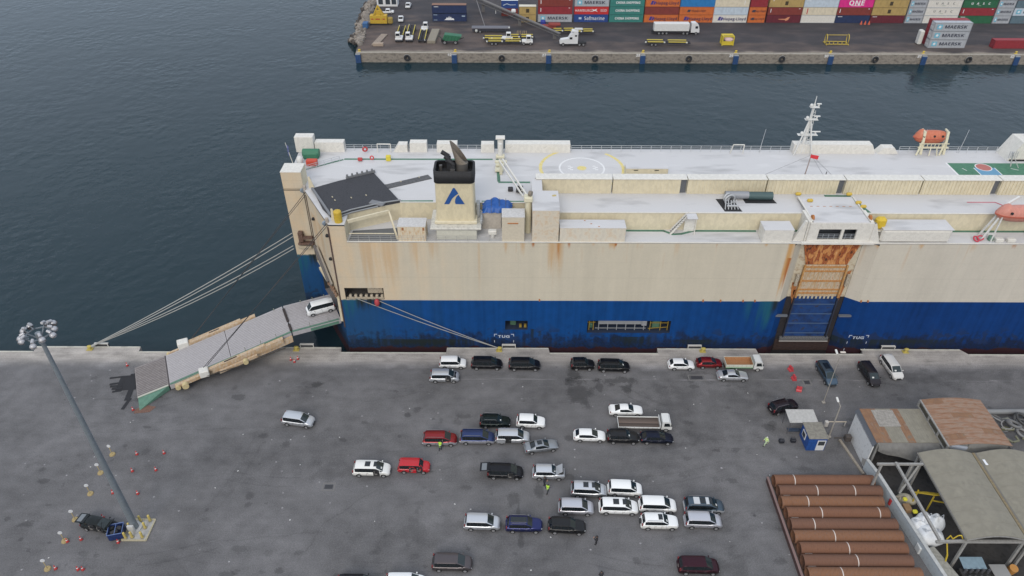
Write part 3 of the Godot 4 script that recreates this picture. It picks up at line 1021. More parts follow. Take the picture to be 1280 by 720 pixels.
	for k in [1.4, 2.2]:
		yl.box(Vector3(k, 3.9, -93.8), Vector3(0.4, 0.5, 0.4))
	obj("yellow_winch_frame", yl, mat(0.26, 0.18, 0.03, 0.7), ship)
	for q in [[Vector3(23.9, 3.9, -94.4), Vector3(1.3, 1.5, 0.8)], [Vector3(13.1, 3.5, -94.5), Vector3(0.7, 0.9, 0.6)], [Vector3(0.2, 4.0, -94.6), Vector3(1.0, 1.0, 0.6)]]:
		obj("green_winch", MB.new().bbox(q[0], q[1], 0.12), mat(0.06, 0.13, 0.08, 0.6), ship)
	# the row of small scupper lips on the colour line
	for x in [4.4, 30.6, 33.4, 37.0, 38.9, 55.9, 57.0]:
		obj("scupper", MB.new().bbox(Vector3(x, 9.75, HULL_Z + 0.1), Vector3(0.22, 0.42, 0.24), 0.05), rusty, ship)
	# TUG marks
	var wm := mat(0.45, 0.49, 0.56, 0.7)
	for x in [-1.3, 57.7]:
		lettering("TUG", 0.55, wm, ship, Vector3(x, 2.0, HULL_Z + 0.012), 0.0, "tug_mark", true, 1.35)
		var br := MB.new()
		for s in [-1, 1]:
			br.box(Vector3(x + s * 1.4, 2.5, HULL_Z + 0.012), Vector3(0.5, 0.12, 0.02))
			br.box(Vector3(x + s * 1.6, 2.3, HULL_Z + 0.013), Vector3(0.1, 0.5, 0.02))
			br.box(Vector3(x + s * 1.6, 0.95, HULL_Z + 0.012), Vector3(0.1, 0.45, 0.02))
			if x > 0.0:
				br.box(Vector3(x + s * 1.7, -0.6, HULL_Z + 0.012), Vector3(0.1, 0.45, 0.02))
		obj("tug_bracket", br, wm, ship)
	build_side_ramp()
	build_stern()
	build_funnel()
	build_lockers()

func build_side_ramp() -> void:
	var z := -94.5
	var s := part("side_ramp", ship)
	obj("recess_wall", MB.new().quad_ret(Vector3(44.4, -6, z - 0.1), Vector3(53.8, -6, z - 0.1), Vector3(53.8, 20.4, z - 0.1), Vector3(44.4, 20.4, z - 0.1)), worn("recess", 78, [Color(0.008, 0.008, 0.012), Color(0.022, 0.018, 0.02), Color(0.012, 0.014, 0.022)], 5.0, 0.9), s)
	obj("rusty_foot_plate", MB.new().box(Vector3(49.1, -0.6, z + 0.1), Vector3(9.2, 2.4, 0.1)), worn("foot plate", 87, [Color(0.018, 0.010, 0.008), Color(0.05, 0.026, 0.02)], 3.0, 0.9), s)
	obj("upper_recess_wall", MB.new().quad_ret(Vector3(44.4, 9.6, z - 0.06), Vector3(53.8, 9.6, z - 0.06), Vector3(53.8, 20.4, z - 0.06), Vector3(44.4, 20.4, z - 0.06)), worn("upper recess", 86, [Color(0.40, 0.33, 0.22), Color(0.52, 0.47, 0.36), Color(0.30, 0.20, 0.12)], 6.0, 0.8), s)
	# corrugated flap, gone to rust
	var fl := MB.new()
	fl.prism(P([44.6, 20.3, 53.6, 20.3, 52.4, 16.05, 45.9, 16.05]), 0.12, Vector3(0, 0, z + 0.02), Vector3.RIGHT, Vector3.UP)
	obj("ramp_flap", fl, worn("flap rust", 79, [Color(0.04, 0.014, 0.01), Color(0.10, 0.03, 0.015), Color(0.40, 0.13, 0.035), Color(0.20, 0.04, 0.015), Color(0.55, 0.26, 0.09), Color(0.50, 0.20, 0.06), Color(0.60, 0.40, 0.20)], 15.0, 0.95, 0.03, 0.0, Vector3(1.8, 0.7, 1)), s)
	var rb := MB.new()
	for k in 11:
		var x := 45.1 + k * 0.78

		rb.bar(Vector3(x, 20.25, z + 0.16), Vector3(49.1 + (x - 49.1) * 0.78, 16.1, z + 0.16), 0.06, 0.06)
	obj("flap_rib", rb, mats["flap rust"], s)
	# the folded ramp: cream above the colour line, blue below
	var up := MB.new()
	up.box(Vector3(49.1, 12.9, z + 0.05), Vector3(6.3, 6.2, 0.2))
	obj("upper_ramp_panel", up, worn("ramp cream", 80, [Color(0.36, 0.17, 0.06), Color(0.50, 0.42, 0.32), Color(0.42, 0.27, 0.14), Color(0.52, 0.45, 0.35), Color(0.38, 0.15, 0.05)], 8.0, 0.8, 0.03, 0.0, Vector3(1.5, 0.5, 1)), s)
	obj("lower_ramp_panel", MB.new().box(Vector3(49.1, 5.6, z + 0.06), Vector3(6.7, 8.4, 0.22)), worn("ramp blue", 81, [Color(0.006, 0.014, 0.04), Color(0.005, 0.030, 0.12), Color(0.007, 0.046, 0.17), Color(0.03, 0.02, 0.02)], 9.0, 0.6), s)
	var bars := MB.new()
	for y in [15.6, 14.8, 12.9, 11.2, 10.5]:
		bars.box(Vector3(49.1, y, z + 0.22), Vector3(6.4, 0.24, 0.14))
	obj("cross_bar", bars, worn("orange bars", 82, [Color(0.34, 0.13, 0.035), Color(0.50, 0.27, 0.09)], 3.0, 0.9), s)
	var vb := MB.new()
	for k in 9:
		vb.box(Vector3(46.5 + k * 0.65, 12.9, z + 0.18), Vector3(0.07, 5.8, 0.06))
		vb.box(Vector3(46.5 + k * 0.65, 9.65, z + 0.2), Vector3(0.3, 0.5, 0.1))
	obj("stiffener", vb, mat(0.45, 0.40, 0.30, 0.8), s)
	var bb := MB.new()
	for y in [8.2, 6.2, 4.2, 2.1]:
		bb.box(Vector3(49.1, y, z + 0.2), Vector3(6.8, 0.14, 0.08))
	obj("blue_cross_bar", bb, mat(0.06, 0.10, 0.18, 0.7), s)
	var run := MB.new()
	for q in [[45.2, 12.4, 0.5], [45.6, 10.9, 0.35], [52.9, 12.0, 0.4], [53.2, 14.6, 0.3]]:
		run.prism(P([-q[2], 0, q[2], 0.2, q[2] * 0.7, -1.6, q[2] * 0.2, -3.4, -q[2] * 0.3, -2.6, -q[2] * 0.8, -1.0]), 0.012, Vector3(q[0], q[1], z + (0.17 if q[1] < 10.0 else -0.04)), Vector3.RIGHT, Vector3.UP)
	obj("rust_run", run, rusty, s)
	for k in [-1.0, 1.0]:
		var rl := MB.new()
		rl.bar(Vector3(49.1 + k * 3.3, 16.0, z + 0.35), Vector3(49.1 + k * 3.4, 9.7, z + 0.35), 0.34, 0.25)
		obj("ramp_rail", rl, worn("orange rail", 83, [Color(0.36, 0.15, 0.04), Color(0.52, 0.33, 0.13)], 3.0, 0.8), s)
		obj("lower_ramp_rail", MB.new().bar(Vector3(49.1 + k * 3.5, 9.7, z + 0.32), Vector3(49.1 + k * 3.6, 1.3, z + 0.32), 0.3, 0.2), mat(0.02, 0.025, 0.045, 0.7), s)
		obj("ladder_box", MB.new().bbox(Vector3(49.1 + k * 4.0, 13.2, z + 0.4), Vector3(0.5, 2.3, 0.3), 0.05), worn("ladder box", 84, [Color(0.20, 0.15, 0.10), Color(0.50, 0.46, 0.38)], 1.5, 0.8), s)
		obj("rub_bar", MB.new().box(Vector3(49.1 + k * 5.2, 6.5, z + 1.05 + (0.0 if k < 0 else 0.0)), Vector3(2.0, 0.3, 0.4)), mat(0.12, 0.13, 0.15, 0.8), s)
	obj("bottom_sill", MB.new().bbox(Vector3(49.1, 1.0, z + 0.25), Vector3(8.2, 0.7, 0.5), 0.08), worn("sill", 85, [Color(0.03, 0.03, 0.035), Color(0.18, 0.18, 0.18)], 1.2, 0.8), s)
	obj("sill_edge", MB.new().box(Vector3(49.1, 0.55, z + 0.52), Vector3(8.2, 0.14, 0.1)), mat(0.40, 0.38, 0.36, 0.8), s)
	# the hoist house above it
	var g := part("ramp_hoist_house", ship)
	var fr := MB.new()
	pierced_box(fr, 44.5, 54.3, SIDE_DECK, 24.1, -93.5, [[1.5, 4.9, 0.5, 2.35], [5.3, 7.2, 0.5, 2.35]])
	obj("front_frame", fr, box_white, g)
	var room := MB.new()
	lining(room, 45.6, 53.2, SIDE_DECK + 0.2, 23.0, -93.7, 2.6)
	obj("window_recess", room, mat(0.06, 0.065, 0.075, 0.8), g)
	var rr := MB.new()
	railing(rr, [Vector3(46.2, SIDE_DECK + 0.3, -94.0), Vector3(53.0, SIDE_DECK + 0.3, -94.0)], 0.9, 0.8, 3, 0.03)
	obj("railing", rr, mat(0.35, 0.38, 0.42, 0.6), g)
	obj("roof_plate", MB.new().bbox(Vector3(49.1, 24.15, -97.4), Vector3(8.4, 0.2, 7.6), 0.05), deck_white, g)
	for k in [-1.0, 1.0]:
		obj("side_wall", MB.new().bbox(Vector3(49.1 + k * 4.6, 22.5, -95.4), Vector3(0.5, 3.6, 3.4), 0.05), box_white, g)
		var wing := MB.new()
		wing.prism(P([0, 0, 1.6, 0, 0.3, 3.4, 0, 3.4]), 0.5, Vector3(49.1 + k * 4.9, SIDE_DECK, -93.9), Vector3(k, 0, 0), Vector3.UP)
		obj("wing_plate", wing, box_white, g)
		obj("sheave", MB.new().cyl(Vector3(49.1 + k * 4.3, 24.5, -94.5), Vector3(49.1 + k * 4.3 + 0.3, 24.5, -94.5), 0.42, 0.42, 12), rusty, g)
		obj("edge_rail", MB.new().bar(Vector3(49.1 + k * 4.3, 24.32, -93.9), Vector3(49.1 + k * 4.3, 24.32, -101.0), 0.2, 0.16), box_white, g)
	for q in [[45.0, -101.6], [46.2, -99.6], [53.0, -101.6], [53.5, -99.0], [53.8, -97.8]]:
		obj("yellow_roller", MB.new().bbox(Vector3(q[0], 24.5, q[1]), Vector3(0.9, 0.5, 0.5), 0.15), mat(0.52, 0.36, 0.05, 0.6), g)
	for k in 7:
		obj("rust_weld", MB.new().box(Vector3(46.0 + k * 1.0, 24.262, -98.2), Vector3(0.42, 0.014, 0.12)), rusty, g)
	obj("sill", MB.new().bbox(Vector3(49.2, SIDE_DECK + 0.05, -93.3), Vector3(11.0, 0.4, 0.5), 0.06), box_white, g)

func pierced_box(st: MB, x0: float, x1: float, y0: float, y1: float, z: float, holes: Array) -> void:
	var front := []
	for q in holes:
		front.append([q[0], q[1], y0 + q[2], y0 + q[3]])
	pierced(st, Vector2(x0, z), Vector2(x1, z), y0, y1, front, Vector3(0, 0, 1))
	pierced(st, Vector2(x0, z - 0.3), Vector2(x1, z - 0.3), y0, y1, front, Vector3(0, 0, -1))
	for q in front:
		st.quad(Vector3(x0 + q[0], q[2], z), Vector3(x0 + q[1], q[2], z), Vector3(x0 + q[1], q[2], z - 0.3), Vector3(x0 + q[0], q[2], z - 0.3), Vector3.UP)
		st.quad(Vector3(x0 + q[0], q[3], z), Vector3(x0 + q[1], q[3], z), Vector3(x0 + q[1], q[3], z - 0.3), Vector3(x0 + q[0], q[3], z - 0.3), Vector3.DOWN)
		for e in [q[0], q[1]]:
			st.quad(Vector3(x0 + e, q[2], z), Vector3(x0 + e, q[3], z), Vector3(x0 + e, q[3], z - 0.3), Vector3(x0 + e, q[2], z - 0.3), Vector3.RIGHT)
	st.quad(Vector3(x0, y1, z), Vector3(x1, y1, z), Vector3(x1, y1, z - 0.3), Vector3(x0, y1, z - 0.3), Vector3.UP)

func build_stern() -> void:
	# cap of the port tower, its collar line and the fittings for the ramp wires
	obj("tower_roof", MB.new().bbox(Vector3(-35.15, 26.72, -105.5), Vector3(3.3, 0.12, 3.1), 0.04), box_white, ship)
	obj("tower_back_wall", MB.new().box(Vector3(-33.55, 25.1, -105.5), Vector3(0.12, 3.1, 2.9)).box(Vector3(-35.15, 25.1, -107.0), Vector3(3.2, 3.1, 0.12)), cream, ship)
	obj("tower_seam", MB.new().box(Vector3(-35.1, 23.5, -103.97), Vector3(3.3, 0.07, 0.06)).box(Vector3(-33.6, 16.5, -103.95), Vector3(0.08, 14.0, 0.08)), mat(0.06, 0.05, 0.04, 0.8), ship)
	for q in [[-33.3, 23.9, -103.8], [-27.7, 23.9, -93.9]]:
		var s := part("sheave_block", ship)
		obj("bracket", MB.new().bbox(Vector3(q[0], q[1], q[2]), Vector3(0.5, 1.2, 0.5), 0.08), worn("bracket", 91, [Color(0.25, 0.20, 0.16), Color(0.50, 0.47, 0.42)], 1.0, 0.8), s)
		obj("sheave", MB.new().cyl(Vector3(q[0] - 0.4, q[1] - 0.2, q[2] + 0.1), Vector3(q[0] - 0.2, q[1] - 0.2, q[2] + 0.3), 0.4, 0.4, 12), mat(0.28, 0.33, 0.38, 0.5, 0.4), s)
		obj("fin_plate", MB.new().prism(P([0, 0, 0.9, 0, 0.35, 2.0, 0.1, 2.0]), 0.15, Vector3(q[0] + 0.6, MAIN_DECK, q[2] - 0.6), Vector3.RIGHT, Vector3.UP), cream, s)
	# doorway behind the ramp
	var a := Vector3(-27.4, 0, HULL_Z)
	var d := (Vector3(-33.5, 0, -104.0) - a).normalized()
	var inw := Vector3(0.87, 0, -0.49)
	var q0 := a + d * 0.6
	var q1 := a + d * 10.4
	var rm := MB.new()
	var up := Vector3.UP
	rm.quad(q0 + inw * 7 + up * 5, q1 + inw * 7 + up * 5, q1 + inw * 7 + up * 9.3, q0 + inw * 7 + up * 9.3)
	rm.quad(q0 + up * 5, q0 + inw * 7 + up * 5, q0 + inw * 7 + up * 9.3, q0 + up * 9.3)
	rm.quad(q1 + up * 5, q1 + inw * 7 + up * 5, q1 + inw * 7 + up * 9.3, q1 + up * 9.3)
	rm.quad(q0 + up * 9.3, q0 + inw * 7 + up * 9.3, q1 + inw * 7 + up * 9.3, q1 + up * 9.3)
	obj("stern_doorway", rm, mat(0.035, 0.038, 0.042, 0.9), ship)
	obj("doorway_floor", MB.new().quad_ret(q0 + up * 4.98, q1 + up * 4.98, q1 + inw * 7 + up * 4.98, q0 + inw * 7 + up * 4.98), mat(0.16, 0.15, 0.15, 0.85), ship)
	# door frame, hinge gear and hydraulic strut on the slanted face
	var fr := MB.new()
	var off := Vector3(-0.87, 0, 0.49) * 0.18
	fr.bar(q0 + off + up * 9.5, q1 + off + up * 9.5, 0.35, 0.5)
	fr.bar(q0 + off + up * 5, q0 + off + up * 9.5, 0.5, 0.4)
	obj("door_frame", fr, cream, ship)
	var gear := MB.new()
	for k in 7:
		gear.bbox(a + d * (1.2 + k * 0.62) + off * 2.0 + up * (9.9 + 0.25 * (k % 3)), Vector3(0.42, 0.8, 0.42), 0.1)
	gear.tube([a + d * 0.6 + off * 2 + up * 10.2, a + d * 5.5 + off * 2 + up * 10.4], 0.15)
	obj("hinge_gear", gear, worn("gear", 92, [Color(0.05, 0.03, 0.025), Color(0.22, 0.12, 0.07), Color(0.36, 0.30, 0.24)], 1.2, 0.85), ship)
	obj("hydraulic_strut", MB.new().cyl(a + d * 3.8 + off * 3 + up * 11.0, a + d * 9.6 + off * 3 + up * 14.6, 0.34, 0.28, 10), mat(0.10, 0.09, 0.085, 0.6), ship)
	obj("strut_plate", MB.new().bar(a + d * 2.8 + off * 2.2 + up * 10.9, a + d * 8.8 + off * 2.2 + up * 14.6, 0.2, 0.9), mat(0.30, 0.27, 0.23, 0.7), ship)
	var lf := MB.new()
	lf.bbox(Vector3(-34.6, 13.7, -103.5), Vector3(2.6, 0.35, 1.0), 0.08)
	lf.bbox(Vector3(-35.3, 15.0, -103.5), Vector3(0.8, 1.9, 0.8), 0.12)
	lf.bar(Vector3(-35.3, 14.8, -103.4), Vector3(-33.3, 14.9, -103.3), 0.45)
	obj("wire_lead", lf, worn("lead", 93, [Color(0.05, 0.03, 0.03), Color(0.20, 0.12, 0.08)], 1.5, 0.85), ship)
	obj("lead_ledge", MB.new().bbox(Vector3(-34.9, 12.9, -103.6), Vector3(2.2, 0.5, 0.8), 0.08), worn("ledge", 94, [Color(0.34, 0.27, 0.19), Color(0.46, 0.40, 0.30)], 1.5, 0.85), ship)
	for q in [[1.0, 21.3], [8.6, 20.2], [1.4, 16.8]]:
		obj("hull_lug", MB.new().bbox(a + d * q[0] + off + up * q[1], Vector3(0.5, 0.45, 0.5), 0.1), dark, ship)
	obj("corner_fender", MB.new().tube([a + off * 0.6 + up * 23.3, a + off * 0.6 + up * 4.0], 0.12), mat(0.09, 0.055, 0.045, 0.8), ship)
	obj("slanted_seam", MB.new().bar(a + d * 11.4 + off * 0.4 + up * 23.0, a + d * 11.4 + off * 0.4 + up * 10.5, 0.1, 0.1), mat(0.10, 0.07, 0.05, 0.8), ship)
	# the dark tarred plate over the ramp well and the strip beside the funnel
	var dp := MB.new()
	dp.prism(P([-32.0, 103.7, -28.4, 106.1, -23.0, 109.0, -17.5, 99.75, -22.4, 97.7, -26.0, 95.7, -27.4, 95.2, -29.1, 97.6]), 0.3, Vector3(0, MAIN_DECK, 0), Vector3.RIGHT, Vector3(0, 0, -1))
	obj("dark_well_cover", dp, worn("tarred", 95, [Color(0.018, 0.019, 0.023), Color(0.042, 0.043, 0.050), Color(0.028, 0.029, 0.035)], 5.0, 0.8, 0.03, 0.0, Vector3(1.6, 1, 0.7)), ship)
	obj("dark_deck_strip", MB.new().prism(P([-21.5, 105.2, -20.3, 105.5, -14.0, 108.8, -13.2, 107.5, -19.7, 104.2, -20.6, 103.9]), 0.08, Vector3(0, MAIN_DECK, 0), Vector3.RIGHT, Vector3(0, 0, -1)), worn("strip", 96, [Color(0.06, 0.06, 0.065), Color(0.12, 0.12, 0.125)], 3.0, 0.8), ship)
	var lights := MB.new()
	for q in [[-28.2, -100.8], [-27.6, -99.8], [-18.1, -105.9], [-15.3, -107.4], [-23.0, -101.4], [-25.2, -100.6]]:
		lights.bbox(Vector3(q[0], MAIN_DECK + 0.38, q[1]), Vector3(0.2, 0.16, 0.4), 0.08, Basis(Vector3.UP, 0.6))
	obj("lashing_eye", lights, mat(0.42, 0.38, 0.28, 0.7), ship)
	var grid := MB.new()
	grid.bbox(Vector3(-20.9, MAIN_DECK + 0.4, -98.9), Vector3(2.4, 0.25, 1.1), 0.06, Basis(Vector3.UP, -0.35))
	grid.bar(Vector3(-32.0, MAIN_DECK + 0.35, -103.6), Vector3(-27.4, MAIN_DECK + 0.35, -95.3), 0.35, 0.3)
	grid.bar(Vector3(-27.2, MAIN_DECK + 0.3, -107.0), Vector3(-22.8, MAIN_DECK + 0.4, -109.3), 0.3, 0.45)
	for k in 6:
		grid.bbox(Vector3(-27.0 + k * 0.75, MAIN_DECK + 0.55, -107.1 - k * 0.4), Vector3(0.3, 0.8, 0.3), 0.05)
	obj("cover_hinge", grid, mat(0.17, 0.175, 0.185, 0.6), ship)
	var pipes := MB.new()
	pipes.tube([Vector3(-26.5, MAIN_DECK + 0.5, -95.3), Vector3(-24.6, MAIN_DECK + 0.5, -96.7), Vector3(-20.8, MAIN_DECK + 0.5, -98.6), Vector3(-17.4, MAIN_DECK + 0.4, -99.9)], 0.12)
	pipes.tube([Vector3(-26.5, MAIN_DECK + 0.2, -95.0), Vector3(-24.5, MAIN_DECK + 0.2, -96.4), Vector3(-20.7, MAIN_DECK + 0.2, -98.3)], 0.12)
	obj("deck_pipe", pipes, mat(0.24, 0.25, 0.26, 0.6), ship)
	# open mooring space below: slanted frames and a darker floor
	obj("mooring_floor", MB.new().prism(P([-24.8, 93.5, -17.4, 93.5, -17.8, 97.2, -24.6, 96.3]), 0.04, Vector3(0, SIDE_DECK, 0), Vector3.RIGHT, Vector3(0, 0, -1)), mat(0.13, 0.135, 0.14, 0.8), ship)
	var mf := MB.new()
	mf.bar(Vector3(-24.6, SIDE_DECK + 1.2, -93.7), Vector3(-17.8, SIDE_DECK + 1.2, -93.7), 0.12)
	mf.bar(Vector3(-24.8, MAIN_DECK - 0.3, -94.6), Vector3(-19.0, MAIN_DECK - 0.3, -97.6), 0.3, 0.5)
	mf.bar(Vector3(-19.0, MAIN_DECK - 0.3, -97.6), Vector3(-17.4, SIDE_DECK, -93.9), 0.25, 0.3)
	obj("mooring_frame", mf, cream, ship)
	obj("yellow_raft_drum", MB.new().cyl(Vector3(-26.0, MAIN_DECK - 0.1, -94.1), Vector3(-26.0, MAIN_DECK + 1.7, -94.1), 0.6, 0.6, 14).ball(Vector3(-26.0, MAIN_DECK + 1.7, -94.1), Vector3(0.6, 0.3, 0.6), 14, 4, 0.0, 0.5), worn("raft yellow", 97, [Color(0.45, 0.27, 0.03), Color(0.62, 0.42, 0.04)], 1.5, 0.6), ship)
	# port quarter: corner house, lockers
	obj("corner_house", MB.new().bbox(Vector3(-36.1, 25.2, -117.7), Vector3(3.2, 2.9, 1.6), 0.06), box_white, ship)
	obj("green_winch", MB.new().bbox(Vector3(-34.6, MAIN_DECK + 0.6, -114.9), Vector3(2.6, 1.2, 1.6), 0.2).cyl(Vector3(-36.0, MAIN_DECK + 0.9, -115), Vector3(-33.2, MAIN_DECK + 0.9, -115), 0.7, 0.7, 12), mat(0.035, 0.16, 0.09, 0.6), ship)
	obj("red_locker", MB.new().bbox(Vector3(-33.9, MAIN_DECK + 0.5, -112.2), Vector3(1.8, 1.0, 1.0), 0.06), mat(0.50, 0.06, 0.03, 0.6), ship)
	obj("white_capstan", MB.new().ball(Vector3(-36.0, MAIN_DECK + 0.7, -112.6), Vector3(0.6, 0.8, 0.6)), mat(0.6, 0.6, 0.58, 0.5), ship)
	obj("flagstaff", MB.new().cyl(Vector3(-37.0, MAIN_DECK, -112.0), Vector3(-37.7, MAIN_DECK + 4.2, -112.0), 0.07, 0.05, 8), mat(0.6, 0.58, 0.52, 0.6), ship)
	var fl := MB.new().smooth(3)
	for k in 4:
		var y := MAIN_DECK + 3.9 - k * 0.5
		fl.quad(Vector3(-37.6, y, -112.0 + 0.15 * sin(k)), Vector3(-37.15 - 0.1 * k, y - 0.2, -111.8 + 0.2 * cos(k)), Vector3(-37.15 - 0.1 * (k + 1), y - 0.7, -111.8 + 0.2 * cos(k + 1)), Vector3(-37.5, y - 0.5, -112.0 + 0.15 * sin(k + 1)), Vector3(0, 0, 1))
	obj("ensign", fl, mat(0.10, 0.12, 0.30, 0.8), ship)
	for q in [[-27.6, 0], [-19.5, 1]]:
		obj("red_hose_reel", MB.new().ring(Vector3(q[0] + 2.0, MAIN_DECK + 0.8, -116.6), Vector3(0.3, 0, 1), 0.36, 0.15, 14, 6) if q[1] == 0 else MB.new().bbox(Vector3(-26.0, MAIN_DECK + 0.4, -113.6), Vector3(0.8, 0.6, 0.4), 0.1), mat(0.42, 0.05, 0.05, 0.6), ship)
	obj("yellow_gas_box", MB.new().bbox(Vector3(-21.2, MAIN_DECK + 0.5, -113.9), Vector3(0.8, 1.0, 0.6), 0.08), mat(0.6, 0.5, 0.05, 0.6), ship)
	obj("red_lifebuoy", MB.new().ring(Vector3(-24.0, MAIN_DECK + 0.6, -113.8), Vector3(0.2, 0.3, 1), 0.28, 0.1, 14, 6), mat(0.55, 0.05, 0.05, 0.6), ship)
	# railings
	var r := MB.new()
	railing(r, [Vector3(-29.2, MAIN_DECK, -117.6), Vector3(-4.8, MAIN_DECK, -117.6)], 1.15, 1.5)
	railing(r, [Vector3(10.3, MAIN_DECK, -117.6), Vector3(48.6, MAIN_DECK, -117.6)], 1.15, 1.7)
	railing(r, [Vector3(67.6, MAIN_DECK, -117.6), Vector3(100, MAIN_DECK, -117.6)], 1.15, 1.7)
	obj("far_railing", r, mat(0.48, 0.49, 0.50, 0.6), ship)
	var r2 := MB.new()
	railing(r2, [Vector3(-24.9, SIDE_DECK, -93.4), Vector3(-1.8, SIDE_DECK, -93.4)], 1.0, 1.6, 3, 0.03)
	obj("near_railing", r2, mat(0.36, 0.35, 0.33, 0.6), ship)
	var r3 := MB.new()
	railing(r3, [Vector3(-35.2, MAIN_DECK, -109.5), Vector3(-29.5, MAIN_DECK, -113.6)], 1.0, 1.2)
	obj("quarter_railing", r3, mat(0.40, 0.42, 0.44, 0.6), ship)

func build_funnel() -> void:
	var f := part("funnel", ship)
	obj("plinth", MB.new().bbox(Vector3(-8.4, SIDE_DECK + 0.95, -96.3), Vector3(6.1, 1.9, 4.6), 0.06), worn("plinth", 101, [Color(0.46, 0.48, 0.42), Color(0.58, 0.57, 0.49)], 4.0, 0.7), f)
	obj("ledge", MB.new().bbox(Vector3(-8.5, SIDE_DECK + 2.05, -96.4), Vector3(7.7, 0.3, 5.6), 0.08), worn("ledge2", 102, [Color(0.42, 0.36, 0.28), Color(0.58, 0.55, 0.48), Color(0.62, 0.60, 0.54)], 3.0, 0.8), f)
	obj("plinth_step", MB.new().bbox(Vector3(-8.5, SIDE_DECK + 2.45, -96.9), Vector3(6.4, 0.5, 4.3), 0.1), cream, f)
	# the tapered casing with rounded corners
	var ring := func(y: float, hx: float, hz: float, z: float, rad: float) -> Array:
		var o := []
		for c in [[1, 1], [-1, 1], [-1, -1], [1, -1]]:
			for k in 5:
				var t: float = (PI * 0.5) * k / 4.0 + {"11": 0.0, "-11": PI * 0.5, "-1-1": PI, "1-1": PI * 1.5}["%d%d" % c]
				o.append(Vector3(-8.52 + c[0] * (hx - rad) + cos(t) * rad, y, z + c[1] * (hz - rad) + sin(t) * rad))
		return o
	var loft := func(st: MB, a: Array, b: Array) -> void:
		st.smooth(4)
		for i in a.size():
			var j := (i + 1) % a.size()
			st.quad(a[i], a[j], b[j], b[i], a[i] + a[j] - Vector3(-17.04, a[i].y * 2.0, -193.6))
		st.smooth(-1)
	var cs := MB.new()
	loft.call(cs, ring.call(23.2, 2.92, 1.85, -96.9, 0.5), ring.call(29.75, 2.86, 1.8, -96.9, 0.5))
	obj("casing", cs, worn("funnel cream", 103, [Color(0.58, 0.50, 0.33), Color(0.62, 0.54, 0.365), Color(0.60, 0.52, 0.35), Color(0.635, 0.56, 0.385)], 9.0, 0.55, 0.02, 0.0, Vector3(1.4, 0.7, 1.4)), f)
	var bd := MB.new()
	loft.call(bd, ring.call(29.75, 3.0, 1.95, -96.9, 0.7), ring.call(31.6, 3.0, 1.95, -96.9, 0.7))
	loft.call(bd, ring.call(29.75, 2.6, 1.6, -96.9, 0.5), ring.call(29.75, 3.0, 1.95, -96.9, 0.7))
	loft.call(bd, ring.call(31.6, 3.0, 1.95, -96.9, 0.7), ring.call(31.6, 2.7, 1.65, -96.9, 0.55))
	loft.call(bd, ring.call(31.6, 2.7, 1.65, -96.9, 0.55), ring.call(30.4, 2.7, 1.65, -96.9, 0.55))
	bd.box(Vector3(-8.52, 30.4, -96.9), Vector3(5.0, 0.1, 3.0))
	obj("black_band", bd, worn("soot", 104, [Color(0.008, 0.008, 0.009), Color(0.024, 0.024, 0.026)], 2.0, 0.75), f)
	# exhaust: one big raked pipe and two small sooty ones
	var ex := MB.new()
	ex.cyl(Vector3(-7.4, 30.4, -97.0), Vector3(-7.4, 32.2, -97.0), 0.9, 0.9, 18)
	obj("exhaust_collar", ex, mat(0.15, 0.14, 0.13, 0.5, 0.5), f)
	var big := MB.new().smooth(5)
	var n := 18
	for i in n:
		var q := []
		for k in [0, 1]:
			var t: float = TAU * (i + k) / n
			var e := Vector3(cos(t), 0, sin(t))
			q.append(Vector3(-7.4, 32.2, -97.0) + e * 0.92)
			q.append(Vector3(-7.75 + e.x * 1.3, 33.8 - e.x * 1.75 - e.z * 0.2, -97.0 + e.z * 0.8))
		big.quad(q[0], q[2], q[3], q[1], q[0] + q[2] - Vector3(-14, q[0].y * 2, -194))
	obj("exhaust_pipe", big, worn("exhaust", 105, [Color(0.09, 0.075, 0.06), Color(0.27, 0.23, 0.185), Color(0.18, 0.15, 0.12)], 2.0, 0.6, 0.03, 0.3), f)
	var sm := MB.new()
	for q in [[-9.3, -97.3, 33.0, -1.0], [-9.0, -96.6, 32.6, -0.8], [-8.6, -96.3, 32.2, -0.9]]:
		sm.tube([Vector3(q[0], 30.4, q[1]), Vector3(q[0], q[2], q[1]), Vector3(q[0] + q[3], q[2] + 0.7, q[1])], 0.32, 12)
	obj("small_exhaust", sm, worn("soot pipes", 106, [Color(0.012, 0.012, 0.014), Color(0.04, 0.04, 0.043)], 1.0, 0.6), f)
	obj("pipe_stub", MB.new().cyl(Vector3(-10.6, 30.4, -97.8), Vector3(-10.6, 31.3, -97.8), 0.25, 0.25, 10).cyl(Vector3(-8.7, 30.4, -95.9), Vector3(-8.7, 31.6, -95.9), 0.36, 0.36, 12), mat(0.12, 0.115, 0.11, 0.5, 0.4), f)
	# emblem: a blue peak cut by a white curve
	var em := MB.new()
	var o := Vector3(-8.6, 26.3, -95.02)
	em.prism(P([-1.52, 0, -0.1, 2.7, 0.14, 2.7, 0.64, 1.78, 0.2, 1.45, -0.3, 0.95, -0.78, 0.0]), 0.03, o, Vector3.RIGHT, Vector3.UP)
	em.prism(P([0.18, 0, 0.10, 0.35, 0.14, 0.75, 0.30, 1.18, 0.66, 1.58, 1.52, 0]), 0.03, o, Vector3.RIGHT, Vector3.UP)
	obj("blue_emblem", em, mat(0.012, 0.075, 0.27, 0.6), f)
	# pipework at the foot
	obj("side_duct", MB.new().bbox(Vector3(-5.2, 24.0, -97.4), Vector3(0.5, 2.6, 1.4), 0.1).bbox(Vector3(-4.7, 23.2, -96.0), Vector3(0.4, 0.6, 2.2), 0.1), mat(0.32, 0.33, 0.33, 0.7), f)

